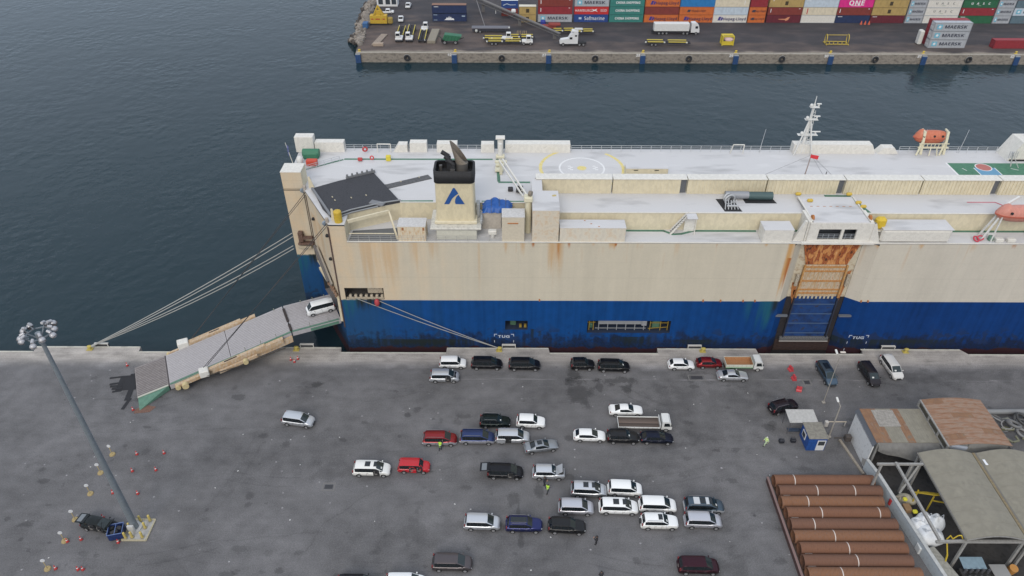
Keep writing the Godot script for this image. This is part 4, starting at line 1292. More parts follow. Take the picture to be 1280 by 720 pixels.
# box-shaped houses along the side deck and the far edge
func build_lockers() -> void:
	var far := [[-34.4, -29.3, 1.8, 1.4], [-20.8, -18.3, 1.4, 1.4], [-17.9, -14.9, 1.75, 1.4], [-13.2, -9.6, 1.6, 1.5], [-5.5, -3.2, 1.55, 1.4], [-1.3, 10.1, 1.6, 1.6], [48.9, 63.4, 1.7, 1.6], [63.7, 67.4, 1.1, 1.5]]
	for q in far:
		var b := MB.new()
		var hx: float = (q[1] - q[0]) * 0.5
		var sl := 0.45 if q[0] in [-20.8, 48.9, 63.7] else 0.04
		b.prism(P([-hx, 0, hx, 0, hx - (sl * 2.0 if q[0] > 40.0 else 0.04), q[2], -hx + (sl * 2.0 if q[0] in [-20.8, 63.7] else 0.04), q[2]]), q[3], Vector3((q[0] + q[1]) * 0.5, MAIN_DECK, -117.1 - q[3]), Vector3.RIGHT, Vector3.UP)
		obj("edge_locker", b, box_white, ship)
	var house := func(called: String, x0: float, x1: float, y0: float, y1: float, z0: float, z1: float, m: Material, e := 0.07) -> Node3D:
		var g := part(called, ship)
		obj("wall", MB.new().bbox(Vector3((x0 + x1) * 0.5, (y0 + y1) * 0.5, (z0 + z1) * 0.5), Vector3(x1 - x0, y1 - y0, absf(z1 - z0)), e), m, g)
		obj("roof", MB.new().bbox(Vector3((x0 + x1) * 0.5, y1 + 0.02, (z0 + z1) * 0.5), Vector3(x1 - x0 + 0.06, 0.1, absf(z1 - z0) + 0.06), 0.03), deck_white if called != "rusty_locker" else worn("rl roof", 111, [Color(0.45, 0.43, 0.42), Color(0.58, 0.57, 0.56)], 3.0, 0.8), g)
		return g
	var orange := worn("locker rust", 112, [Color(0.50, 0.30, 0.14), Color(0.58, 0.47, 0.33), Color(0.62, 0.55, 0.42), Color(0.60, 0.52, 0.38)], 4.0, 0.75, 0.02, 0.0, Vector3(2.0, 0.6, 1))
	var g: Node3D = house.call("rusty_locker", -17.2, -13.0, SIDE_DECK, 23.3, -93.4, -95.9, orange)
	for x in [-16.4, -13.3]:
		obj("rust_streak", MB.new().box(Vector3(x, 22.9, -93.385), Vector3(0.3, 0.5, 0.02)), mat(0.33, 0.15, 0.06, 0.9), g)
	g = house.call("rusty_locker", -1.55, 1.85, SIDE_DECK, 25.0, -93.4, -95.9, worn("locker 2", 113, [Color(0.50, 0.44, 0.33), Color(0.58, 0.52, 0.41)], 3.0, 0.7))
	obj("rusty_flap", MB.new().bbox(Vector3(0.1, 24.0, -93.34), Vector3(1.6, 0.12, 0.2), 0.03), rusty, g)
	# the tall vent tower and its lower neighbours
	house.call("vent_tower", 3.0, 7.0, SIDE_DECK, 26.2, -93.35, -99.2, worn("vent", 114, [Color(0.52, 0.46, 0.37), Color(0.60, 0.54, 0.44), Color(0.55, 0.42, 0.28)], 5.0, 0.7))
	house.call("vent_tower", 3.0, 4.6, SIDE_DECK, 26.2, -99.3, -103.0, box_white)
	obj("tower_stain", MB.new().prism(P([0, 0, 0.5, 0.1, 0.62, 0.5, 0.3, 0.62, -0.1, 0.4]), 0.02, Vector3(6.1, 26.27, -97.4), Vector3.RIGHT, Vector3(0, 0, -1)), mat(0.45, 0.36, 0.16, 0.8), ship)
	g = house.call("long_locker", 7.15, 17.05, SIDE_DECK, 23.2, -93.35, -95.7, worn("long locker", 115, [Color(0.55, 0.50, 0.42), Color(0.62, 0.58, 0.49), Color(0.58, 0.46, 0.33)], 6.0, 0.7))
	for q in [[11.0, -95.4], [11.9, -94.5], [13.0, -93.7]]:
		obj("rust_spot", MB.new().box(Vector3(q[0], 23.278, q[1]), Vector3(0.25, 0.012, 0.2)), rusty, g)
	g = house.call("deck_locker", 37.85, 42.3, SIDE_DECK, 22.9, -93.4, -96.0, box_white)
	obj("side_panel", MB.new().prism(P([0, 0, 1.4, 0, 1.4, 2.1, 0.35, 2.1]), 0.05, Vector3(37.8, SIDE_DECK + 0.05, -93.6), Vector3(0, 0, -1), Vector3.UP), box_white, g)
	house.call("long_locker", 55.6, 66.2, SIDE_DECK, 23.0, -93.4, -96.4, box_white, 0.35)
	# low skylight on the helicopter deck
	g = house.call("deck_skylight", 18.6, 25.5, MAIN_DECK, 25.5, -107.9, -109.8, cream)
	for x in [20.2, 23.6]:
		obj("vent_slot", MB.new().box(Vector3(x, 25.25, -107.86), Vector3(0.7, 0.12, 0.06)), dark, g)
	# stair from side deck to main deck
	g = part("deck_stair", ship)
	for k in 2:
		obj("stringer", MB.new().bar(Vector3(24.3, SIDE_DECK, -95.6 - k * 0.8), Vector3(26.6, MAIN_DECK, -95.9 - k * 0.8), 0.1, 0.3), box_white, g)
	var tr := MB.new()
	for k in 9:
		tr.box(Vector3(24.5 + k * 0.25, SIDE_DECK + 0.25 + k * 0.33, -96.05), Vector3(0.26, 0.05, 0.8))
	obj("tread", tr, steel, g)
	obj("landing", MB.new().bbox(Vector3(27.3, MAIN_DECK - 0.05, -96.0), Vector3(1.6, 0.14, 1.6), 0.03), deck_white, g)
	obj("support", MB.new().box(Vector3(27.9, SIDE_DECK + 1.45, -95.4), Vector3(0.12, 2.9, 0.12)).box(Vector3(27.3, SIDE_DECK + 1.3, -96.6), Vector3(1.6, 2.6, 0.1)), box_white, g)
	var hr := MB.new()
	hr.bar(Vector3(24.3, SIDE_DECK + 1.0, -95.55), Vector3(26.6, MAIN_DECK + 1.0, -95.55), 0.06)
	obj("hand_rail", hr, box_white, g)
	# gear by the funnel
	obj("mushroom_vent", MB.new().bbox(Vector3(-3.0, SIDE_DECK + 1.0, -94.6), Vector3(1.3, 0.7, 0.8), 0.1).cyl(Vector3(-3.0, SIDE_DECK, -94.6), Vector3(-3.0, SIDE_DECK + 0.8, -94.6), 0.3), box_white, ship)
	obj("funnel_side_wall", MB.new().bbox(Vector3(-3.2, 22.2, -97.2), Vector3(3.0, 3.0, 0.3), 0.03), worn("fsw", 116, [Color(0.38, 0.34, 0.31), Color(0.50, 0.46, 0.41)], 3.0, 0.8), ship)
	obj("dark_reel", MB.new().cyl(Vector3(0.6, MAIN_DECK + 0.6, -103.1), Vector3(1.7, MAIN_DECK + 0.6, -103.1), 0.55, 0.55, 12).bbox(Vector3(-0.3, MAIN_DECK + 0.3, -103.6), Vector3(0.8, 0.6, 0.8), 0.1), mat(0.03, 0.028, 0.03, 0.7), ship)

func annulus(st: MB, c: Vector3, r0: float, r1: float, a0 := 0.0, a1 := 1.0, n := 48) -> void:
	for i in n:
		var t0 := TAU * lerpf(a0, a1, float(i) / n)
		var t1 := TAU * lerpf(a0, a1, float(i + 1) / n)
		var e0 := Vector3(cos(t0), 0, sin(t0))
		var e1 := Vector3(cos(t1), 0, sin(t1))
		st.quad(c + e0 * r0, c + e0 * r1, c + e1 * r1, c + e1 * r0, Vector3.UP)

func build_deck_gear() -> void:
	# helicopter winching marks
	var y := MAIN_DECK + 0.008
	var c := Vector3(11.7, y, -111.4)
	var yel := worn("mark yellow", 121, [Color(0.55, 0.44, 0.14), Color(0.66, 0.56, 0.22), Color(0.60, 0.53, 0.36)], 4.0, 0.8)
	var wht := worn("mark white", 122, [Color(0.64, 0.65, 0.66), Color(0.74, 0.74, 0.74)], 4.0, 0.8)
	var p := MB.new()
	annulus(p, c, 6.7, 7.25, 0.30, 0.70)
	annulus(p, c, 6.7, 7.25, -0.14, 0.19)
	obj("yellow_ring", p, yel, ship)
	p = MB.new()
	annulus(p, c, 3.6, 3.9)
	obj("white_ring", p, wht, ship)
	p = MB.new()
	annulus(p, c + Vector3(0, 0.004, 0), 0.0, 0.8, 0.0, 1.0, 20)
	obj("yellow_spot", p, yel, ship)
	p = MB.new()
	for s in [-1, 1]:
		for k in 4:
			p.box(Vector3(c.x + s * 2.1 + (k % 2) * 0.35, y, c.z - 0.7 + k * 0.42), Vector3(0.5, 0.01, 0.28))
	obj("white_marking", p, wht, ship)
	# games court
	p = MB.new()
	p.quad(Vector3(74.3, y, -113.7), Vector3(90, y, -113.7), Vector3(90, y, -106), Vector3(74.3, y, -106), Vector3.UP)
	obj("green_court", p, worn("court", 123, [Color(0.045, 0.15, 0.09), Color(0.08, 0.21, 0.13)], 5.0, 0.8), ship)
	p = MB.new()
	p.quad(Vector3(78.1, y + 0.004, -112.0), Vector3(81.5, y + 0.004, -112.0), Vector3(81.5, y + 0.004, -106), Vector3(78.1, y + 0.004, -106), Vector3.UP)
	obj("blue_court", p, mat(0.12, 0.28, 0.42, 0.8), ship)
	p = MB.new()
	annulus(p, Vector3(79.8, y + 0.008, -112.2), 0.0, 1.2, 0, 1, 24)
	obj("red_court_circle", p, mat(0.40, 0.14, 0.12, 0.8), ship)
	p = MB.new()
	annulus(p, Vector3(79.8, y + 0.012, -112.2), 1.2, 1.36, 0, 1, 24)
	p.quad(Vector3(77.95, y + 0.006, -112.0), Vector3(78.1, y + 0.006, -112.0), Vector3(78.1, y + 0.006, -106), Vector3(77.95, y + 0.006, -106), Vector3.UP)
	p.quad(Vector3(81.5, y + 0.006, -112.0), Vector3(81.65, y + 0.006, -112.0), Vector3(81.65, y + 0.006, -106), Vector3(81.5, y + 0.006, -106), Vector3.UP)
	p.bar(Vector3(74.2, y, -113.8), Vector3(74.2, y, -106), 0.3, 0.02)
	p.bar(Vector3(76.0, y + 0.01, -111.8), Vector3(76.4, y + 0.01, -111.0), 0.12, 0.01)
	p.bar(Vector3(84.2, y + 0.01, -111.8), Vector3(85.2, y + 0.01, -111.2), 0.12, 0.01)
	obj("court_line", p, wht, ship)
	var hp := part("court_hoop", ship)
	obj("hoop_post", MB.new().tube([Vector3(84.6, MAIN_DECK, -112.6), Vector3(84.0, MAIN_DECK + 2.6, -112.6)], 0.1).tube([Vector3(85.6, MAIN_DECK, -112.0), Vector3(84.0, MAIN_DECK + 2.4, -112.4)], 0.06), mat(0.5, 0.5, 0.5, 0.5), hp)
	var bb := MB.new()
	for k in 5:
		bb.bar(Vector3(83.4 + k * 0.35, MAIN_DECK + 1.7, -112.4), Vector3(83.4 + k * 0.35, MAIN_DECK + 2.8, -112.5), 0.05)
		bb.bar(Vector3(83.4, MAIN_DECK + 1.7 + k * 0.27, -112.42), Vector3(84.8, MAIN_DECK + 1.7 + k * 0.27, -112.42), 0.05)
	obj("hoop_frame", bb, mat(0.35, 0.36, 0.38, 0.5), hp)
	# radar mast
	var ms := part("radar_mast", ship)
	var wm := worn("mast white", 124, [Color(0.55, 0.55, 0.53), Color(0.70, 0.70, 0.68)], 2.0, 0.6)
	var b := Vector3(50.4, MAIN_DECK, -117.4)
	obj("mast_column", MB.new().cyl(b, b + Vector3(0.3, 9.0, 0), 0.34, 0.2, 12).cyl(b + Vector3(0.3, 9.0, 0), b + Vector3(0.3, 10.4, 0), 0.1, 0.05, 8), wm, ms)
	obj("mast_leg", MB.new().tube([b + Vector3(-1.5, 0, 1), b + Vector3(0.1, 6.5, 0.2)], 0.14).tube([b + Vector3(1.6, 0, 1), b + Vector3(0.2, 6.5, 0.2)], 0.14), wm, ms)
	for q in [[3.6, 3.4, 0.6], [6.4, 2.2, 0.5], [8.6, 1.6, 0.4]]:
		obj("mast_platform", MB.new().bbox(b + Vector3(0.25, q[0], 0.3), Vector3(q[1], 0.1, 0.8), 0.04), wm, ms)
		var ant := MB.new()
		ant.bbox(b + Vector3(0.3 + q[1] * 0.35, q[0] + 0.6, 0.4), Vector3(q[1] * 0.5, 0.2, 0.25), 0.06)
		ant.cyl(b + Vector3(0.3 + q[1] * 0.35, q[0], 0.4), b + Vector3(0.3 + q[1] * 0.35, q[0] + 0.5, 0.4), 0.14)
		obj("radar_scanner", ant, wm, ms)
		obj("radome", MB.new().ball(b + Vector3(-q[1] * 0.25, q[0] + 0.35, 0.5), Vector3(0.28, 0.34, 0.28), 8, 5), wm, ms)
	var rr := MB.new()
	for k in 14:
		rr.box(b + Vector3(0.75 - k * 0.03, 0.5 + k * 0.55, 0.3), Vector3(0.5, 0.06, 0.06))
	rr.tube([b + Vector3(0.55, 0, 0.3), b + Vector3(0.15, 8, 0.3)], 0.05).tube([b + Vector3(1.0, 0, 0.3), b + Vector3(0.6, 8, 0.3)], 0.05)
	obj("mast_ladder", rr, wm, ms)
	# signal pole with a red pennant and its stays
	var sp := part("signal_pole", ship)
	var s0 := Vector3(46.6, MAIN_DECK + 2.6, -104.6)
	obj("pole", MB.new().cyl(Vector3(46.6, MAIN_DECK, -105.0), Vector3(46.9, MAIN_DECK + 6.0, -105.0), 0.12, 0.07, 8), mat(0.30, 0.24, 0.22, 0.6), sp)
	obj("stay", MB.new().tube([Vector3(46.9, MAIN_DECK + 5.8, -105.0), Vector3(53.5, MAIN_DECK, -106.5)], 0.025, 4).tube([Vector3(46.9, MAIN_DECK + 5.8, -105.0), Vector3(38.0, MAIN_DECK, -106.5)], 0.025, 4).tube([Vector3(46.9, MAIN_DECK + 5.8, -105.0), Vector3(51.6, MAIN_DECK, -108.5)], 0.025, 4), mat(0.22, 0.22, 0.23, 0.5), sp)
	obj("red_pennant", MB.new().quad_ret(Vector3(46.8, MAIN_DECK + 5.9, -104.95), Vector3(48.0, MAIN_DECK + 5.8, -104.7), Vector3(47.9, MAIN_DECK + 5.2, -104.6), Vector3(46.8, MAIN_DECK + 5.3, -104.95)), mat(0.55, 0.03, 0.04, 0.7), sp)
	obj("short_post", MB.new().cyl(Vector3(50.6, MAIN_DECK, -106.3), Vector3(50.7, MAIN_DECK + 2.2, -106.3), 0.1, 0.08, 8), mat(0.15, 0.15, 0.16, 0.6), sp)
	# whip aerials on the far rail
	for x in [70.9, 74.6, 78.1, 88.0, 43.2]:
		obj("whip_aerial", MB.new().cyl(Vector3(x, MAIN_DECK, -117.5), Vector3(x + 0.3, MAIN_DECK + 4.4, -117.5), 0.06, 0.03, 6), mat(0.45, 0.46, 0.48, 0.6), ship)
	obj("rail_gate", MB.new().tube([Vector3(38.0, MAIN_DECK, -117.0), Vector3(38.3, MAIN_DECK + 1.7, -117.0), Vector3(40.2, MAIN_DECK + 1.7, -117.0), Vector3(40.2, MAIN_DECK, -117.0)], 0.09).tube([Vector3(-23.5, MAIN_DECK, -117.0), Vector3(-23.5, MAIN_DECK + 1.6, -117.0), Vector3(-21.2, MAIN_DECK + 1.6, -117.0), Vector3(-21.2, MAIN_DECK, -117.0)], 0.09), box_white, ship)
	# provision crane: posts, slewing head and the long pale boom
	var cr := part("provision_crane", ship)
	var cy := worn("crane cream", 125, [Color(0.58, 0.52, 0.34), Color(0.66, 0.62, 0.46)], 2.5, 0.6)
	obj("crane_post", MB.new().cyl(Vector3(2.4, SIDE_DECK, -96.2), Vector3(2.4, MAIN_DECK + 2.6, -96.2), 0.5, 0.45, 14).bbox(Vector3(2.4, MAIN_DECK + 2.9, -96.2), Vector3(1.3, 0.9, 1.3), 0.15), cy, cr)
	obj("crane_boom", MB.new().bar(Vector3(2.2, MAIN_DECK + 3.2, -96.4), Vector3(-1.6, MAIN_DECK + 2.8, -109.0), 0.22, 0.3).bar(Vector3(1.6, MAIN_DECK + 3.0, -96.6), Vector3(-2.2, MAIN_DECK + 2.6, -109.0), 0.18, 0.25).bar(Vector3(1.9, MAIN_DECK + 3.1, -98.5), Vector3(1.4, MAIN_DECK + 2.9, -98.5), 0.15), worn("boom white", 126, [Color(0.62, 0.58, 0.48), Color(0.70, 0.68, 0.62)], 3.0, 0.6), cr)
	obj("crane_rest", MB.new().bbox(Vector3(-1.9, MAIN_DECK + 1.2, -109.2), Vector3(0.5, 2.4, 0.5), 0.06).bbox(Vector3(-1.9, MAIN_DECK + 2.3, -109.2), Vector3(2.0, 0.3, 0.7), 0.06).bbox(Vector3(-2.2, MAIN_DECK + 0.3, -110.2), Vector3(1.4, 0.3, 1.2), 0.05), cy, cr)
	obj("crane_motor", MB.new().cyl(Vector3(2.5, MAIN_DECK + 3.7, -96.3), Vector3(2.9, MAIN_DECK + 3.7, -96.1), 0.42, 0.42, 12), mat(0.20, 0.17, 0.13, 0.6), cr)
	var t2 := part("stores_davit", ship)
	obj("davit_post", MB.new().cyl(Vector3(-2.1, MAIN_DECK, -114.8), Vector3(-2.1, MAIN_DECK + 2.8, -114.8), 0.42, 0.34, 12).cyl(Vector3(-2.1, MAIN_DECK, -117.0), Vector3(-2.1, MAIN_DECK + 2.6, -117.0), 0.5, 0.5, 12), box_white, t2)
	for z in [-114.8, -111.6]:
		obj("davit_collar", MB.new().bbox(Vector3(-2.1, MAIN_DECK + 0.45, z), Vector3(1.5, 0.5, 1.0), 0.1), cy, t2)
	obj("davit_head", MB.new().bbox(Vector3(-2.1, MAIN_DECK + 2.9, -117.0), Vector3(1.6, 0.3, 1.2), 0.06), box_white, t2)
	# a tank let into the deck with a jumble of pipework
	var tk := part("sunken_fan_unit", ship)
	obj("deck_hatch", MB.new().prism(P([32.6, 97.4, 35.3, 97.4, 34.6, 101.2, 32.0, 101.2]), 0.02, Vector3(0, MAIN_DECK, 0), Vector3.RIGHT, Vector3(0, 0, -1)).prism(P([36.4, 99.9, 41.3, 99.9, 40.9, 102.0, 36.2, 102.0]), 0.02, Vector3(0, MAIN_DECK, 0), Vector3.RIGHT, Vector3(0, 0, -1)), dark, tk)
	obj("duct", MB.new().cyl(Vector3(33.4, MAIN_DECK + 0.75, -101.2), Vector3(37.0, MAIN_DECK + 0.75, -101.2), 0.62, 0.62, 14), mat(0.28, 0.29, 0.31, 0.5, 0.3), tk)
	obj("tank", MB.new().cyl(Vector3(37.0, MAIN_DECK + 0.6, -101.2), Vector3(40.8, MAIN_DECK + 0.6, -101.2), 0.66, 0.66, 14), mat(0.06, 0.10, 0.10, 0.5, 0.2), tk)
	var jn := MB.new()
	jn.ring(Vector3(33.8, MAIN_DECK + 0.7, -99.8), Vector3(0.3, 0, 1), 0.8, 0.16, 16, 6)
	jn.ring(Vector3(33.5, MAIN_DECK + 0.8, -100.4), Vector3(0.6, 0, 1), 0.6, 0.2, 16, 6)
	for k in 5:
		jn.tube([Vector3(32.8 + k * 0.5, MAIN_DECK, -98.0), Vector3(33.0 + k * 0.4, MAIN_DECK + 1.0, -99.2)], 0.08)
	jn.bbox(Vector3(33.9, MAIN_DECK + 0.4, -98.4), Vector3(1.6, 0.3, 0.3), 0.05)
	obj("fan_frame", jn, mat(0.42, 0.43, 0.44, 0.5, 0.2), tk)
	# bow-end deck house beyond the court, with the foremast
	var fh := part("forward_house", ship)
	obj("wall", MB.new().prism(P([85.0, 0, 96, 0, 96, 3.4, 86.6, 3.4]), 3.6, Vector3(0, MAIN_DECK, -118.2), Vector3.RIGHT, Vector3.UP), box_white, fh)
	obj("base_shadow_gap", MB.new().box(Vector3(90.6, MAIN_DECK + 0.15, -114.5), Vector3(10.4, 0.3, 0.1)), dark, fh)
	obj("foremast", MB.new().cyl(Vector3(88.4, MAIN_DECK + 3.4, -117), Vector3(90.0, MAIN_DECK + 12, -117), 0.3, 0.2, 10).cyl(Vector3(90.6, MAIN_DECK + 3.4, -117), Vector3(90.2, MAIN_DECK + 12, -117), 0.3, 0.2, 10).bar(Vector3(88.5, MAIN_DECK + 11.6, -117), Vector3(91, MAIN_DECK + 11.6, -117), 0.25).bar(Vector3(89.0, MAIN_DECK + 7.0, -117), Vector3(90.6, MAIN_DECK + 7.4, -117), 0.14).bar(Vector3(89.3, MAIN_DECK + 9.2, -117), Vector3(90.5, MAIN_DECK + 8.6, -117), 0.14), wm, fh)
	# lifeboats hang in their davits
	lifeboat("orange enclosed lifeboat in cream davits on the far rail of the ship", Vector3(72.7, MAIN_DECK + 2.7, -118.3), Color(0.50, 0.14, 0.07), 6.0, 1.35)
	lifeboat("faded salmon lifeboat in white davits on the near side deck of the ship", Vector3(76.1, MAIN_DECK + 1.3, -95.0), Color(0.58, 0.19, 0.14), 7.6)
	var dv := part("lifeboat_davit", ship)
	for x in [71.2, 75.2]:
		obj("davit_arm", MB.new().bar(Vector3(x, MAIN_DECK, -117.0), Vector3(x - 0.2, MAIN_DECK + 4.0, -117.6), 0.34, 0.4).bar(Vector3(x - 0.2, MAIN_DECK + 3.9, -117.5), Vector3(x - 0.2, MAIN_DECK + 4.0, -118.6), 0.25), cy, dv)
		obj("davit_brace", MB.new().bar(Vector3(x - 0.9, MAIN_DECK, -116.6), Vector3(x - 0.2, MAIN_DECK + 2.2, -117.2), 0.25), cy, dv)
	var pl := MB.new()
	for k in 8:
		pl.bar(Vector3(70.6 + k * 0.65, MAIN_DECK + 1.3, -117.0), Vector3(70.6 + k * 0.65, MAIN_DECK + 2.0, -117.0), 0.1)
	pl.bar(Vector3(70.4, MAIN_DECK + 1.3, -117.0), Vector3(75.6, MAIN_DECK + 1.3, -117.0), 0.3, 0.2).bar(Vector3(70.4, MAIN_DECK + 2.0, -117.0), Vector3(75.6, MAIN_DECK + 2.0, -117.0), 0.12)
	pl.bar(Vector3(72.4, MAIN_DECK, -116.4), Vector3(72.6, MAIN_DECK + 1.4, -116.9), 0.14).bar(Vector3(73.8, MAIN_DECK, -116.4), Vector3(73.6, MAIN_DECK + 1.4, -116.9), 0.14)
	obj("davit_platform", pl, cy, dv)
	dv = part("lifeboat_davit", ship)
	for q in [[73.0, 0.0], [80.2, 0.0]]:
		obj("davit_arm", MB.new().bar(Vector3(q[0] - 1.6, SIDE_DECK, -94.2), Vector3(q[0] + 0.5, MAIN_DECK + 2.0, -94.9), 0.22).bar(Vector3(q[0] - 1.3, SIDE_DECK, -95.6), Vector3(q[0] + 0.5, MAIN_DECK + 2.0, -95.4), 0.22).bar(Vector3(q[0] + 0.4, MAIN_DECK + 2.0, -95.6), Vector3(q[0] + 3.0, MAIN_DECK + 3.2, -96.6), 0.3).bar(Vector3(q[0] - 0.3, SIDE_DECK, -93.9), Vector3(q[0] + 0.1, MAIN_DECK + 1.2, -94.3), 0.16).bar(Vector3(q[0] - 1.0, SIDE_DECK + 1.2, -94.2), Vector3(q[0], SIDE_DECK + 1.3, -94.0), 0.14), wm, dv)
		obj("davit_winch", MB.new().bbox(Vector3(q[0] - 0.2, SIDE_DECK + 0.4, -94.3), Vector3(0.7, 0.8, 0.6), 0.1), mat(0.10, 0.22, 0.16, 0.7), dv)
	obj("pink_hose", MB.new().ring(Vector3(70.6, SIDE_DECK + 0.3, -94.2), Vector3(0.3, 1, 0.5), 0.45, 0.12, 14, 6).ring(Vector3(71.3, SIDE_DECK + 0.35, -94.4), Vector3(-0.5, 1, 0.4), 0.4, 0.12, 14, 6), mat(0.48, 0.05, 0.08, 0.7), dv)
	for x in [73.9, 75.7]:
		obj("white_chest", MB.new().bbox(Vector3(x, SIDE_DECK + 0.3, -93.9), Vector3(1.2, 0.6, 0.7), 0.08), box_white, dv)
	var tr := obj("deck_trolley_outline", MB.new().tube([Vector3(71.2, MAIN_DECK + 0.05, -100.4), Vector3(75.6, MAIN_DECK + 0.05, -100.4), Vector3(77.4, MAIN_DECK + 0.05, -98.0)], 0.06), mat(0.50, 0.12, 0.16, 0.8), ship)
	tr.name = "red_deck_line"
	# yellow drum by the hoist house
	obj("yellow_reel", MB.new().bbox(Vector3(55.5, MAIN_DECK - 0.3, -94.8), Vector3(1.6, 1.9, 1.2), 0.35), worn("reel yellow", 127, [Color(0.50, 0.33, 0.02), Color(0.66, 0.46, 0.03)], 1.2, 0.6), ship)
	obj("reel_stand", MB.new().bbox(Vector3(55.3, MAIN_DECK - 1.4, -94.8), Vector3(2.6, 0.15, 1.4), 0.03).box(Vector3(54.6, SIDE_DECK + 0.8, -94.3), Vector3(0.14, 1.6, 0.14)), box_white, ship)
	# gear under a blue tarpaulin on the stern deck
	var tp := thing("blue_tarpaulin", "crumpled blue tarpaulin over gear beside the funnel on the ship's deck", "tarpaulin", Vector3(-2.3, MAIN_DECK, -98.2))
	var rng := RandomNumberGenerator.new()
	rng.seed = 3
	var tb := MB.new().smooth(2)
	var nx := 18
	var nz := 12
	var hh := func(i: int, j: int) -> Vector3:
		var u := float(i) / nx * 2.0 - 1.0
		var v := float(j) / nz * 2.0 - 1.0
		var d := maxf(absf(u), absf(v))
		var e := 0.85 * (1.0 - smoothstep(0.72, 1.0, d)) + 0.6 * exp(-((u + 0.1) * (u + 0.1) * 9.0 + (v + 0.4) * (v + 0.4) * 6.0))
		e += 0.22 * sin(u * 9.0 + v * 4.0) * sin(v * 8.0 - u * 3.0) * (1.0 - d * 0.7)
		return Vector3(u * 2.3 + 0.12 * sin(v * 11.0), maxf(0.02, e), v * 1.5 + 0.1 * sin(u * 13.0))
	for i in nx:
		for j in nz:
			tb.quad(hh.call(i, j), hh.call(i + 1, j), hh.call(i + 1, j + 1), hh.call(i, j + 1), Vector3.UP)
	obj("sheet", tb, mat(0.010, 0.085, 0.34, 0.5), tp)
	var lash := MB.new()
	for k in [-0.9, 0.3, 1.3]:
		lash.tube([Vector3(k, 0.1, 1.6), Vector3(k, 1.35, 0.6), Vector3(k, 1.4, -0.5), Vector3(k, 0.1, -1.6)], 0.04)
	obj("lashing", lash, mat(0.05, 0.07, 0.12, 0.7), tp)

func lifeboat(label: String, at: Vector3, col: Color, ln: float, tall := 1.15) -> void:
	var t := thing("lifeboat", label, "lifeboat", at, 0.0)
	var m := worn("boat " + label, int(ln * 10), [col * 0.8, col, col.lerp(Color(0.6, 0.35, 0.28), 0.3)], 3.0, 0.5)
	var hull := MB.new().smooth(2)
	var top := MB.new().smooth(2)
	var n := 14
	var sec := func(i: int, k: int, up: bool) -> Vector3:
		var u := float(i) / n * 2.0 - 1.0
		var f := pow(maxf(0.0, 1.0 - pow(absf(u), 2.6)), 0.5)
		var t2 := float(k) / 8.0
		var ang := PI * t2
		var w := ln * 0.17 * f
		var hgt := tall * (ln * 0.15 if up else -ln * 0.15 * (0.75 + 0.25 * f)) * (f if not up else pow(f, 0.7))
		if up:
			hgt *= 1.0 + (0.35 if u < -0.45 and u > -0.85 else 0.0)
		return Vector3(u * ln * 0.5, sin(ang) * hgt, cos(ang) * w)
	for i in n:
		for k in 8:
			hull.quad(sec.call(i, k, false), sec.call(i + 1, k, false), sec.call(i + 1, k + 1, false), sec.call(i, k + 1, false), Vector3(0, -0.5, 0) + Vector3(0, 0, cos(PI * (k + 0.5) / 8.0)))
			top.quad(sec.call(i, k, true), sec.call(i + 1, k, true), sec.call(i + 1, k + 1, true), sec.call(i, k + 1, true), Vector3(0, 0.5, 0) + Vector3(0, 0, cos(PI * (k + 0.5) / 8.0)))
	obj("hull", hull, m, t)
	obj("canopy", top, m, t)
	var b := MB.new()
	for s in [-1, 1]:
		for i in n:
			var p0: Vector3 = sec.call(i, 0 if s > 0 else 8, true)
			var p1: Vector3 = sec.call(i + 1, 0 if s > 0 else 8, true)
			b.bar(p0 + Vector3(0, 0, s * 0.04), p1 + Vector3(0, 0, s * 0.04), 0.12, 0.16)
	obj("rubbing_strake", b, mat(0.42, 0.10, 0.06, 0.6), t)
	for x in [-0.28, 0.02, 0.26]:
		obj("porthole", MB.new().cyl(Vector3(x * ln, ln * 0.08, ln * 0.145), Vector3(x * ln, ln * 0.085, ln * 0.165), 0.2, 0.2, 10), dark, t)
	obj("hatch", MB.new().bbox(Vector3(0.05 * ln, ln * 0.15, 0), Vector3(1.0, 0.14, 0.8), 0.05), m, t)

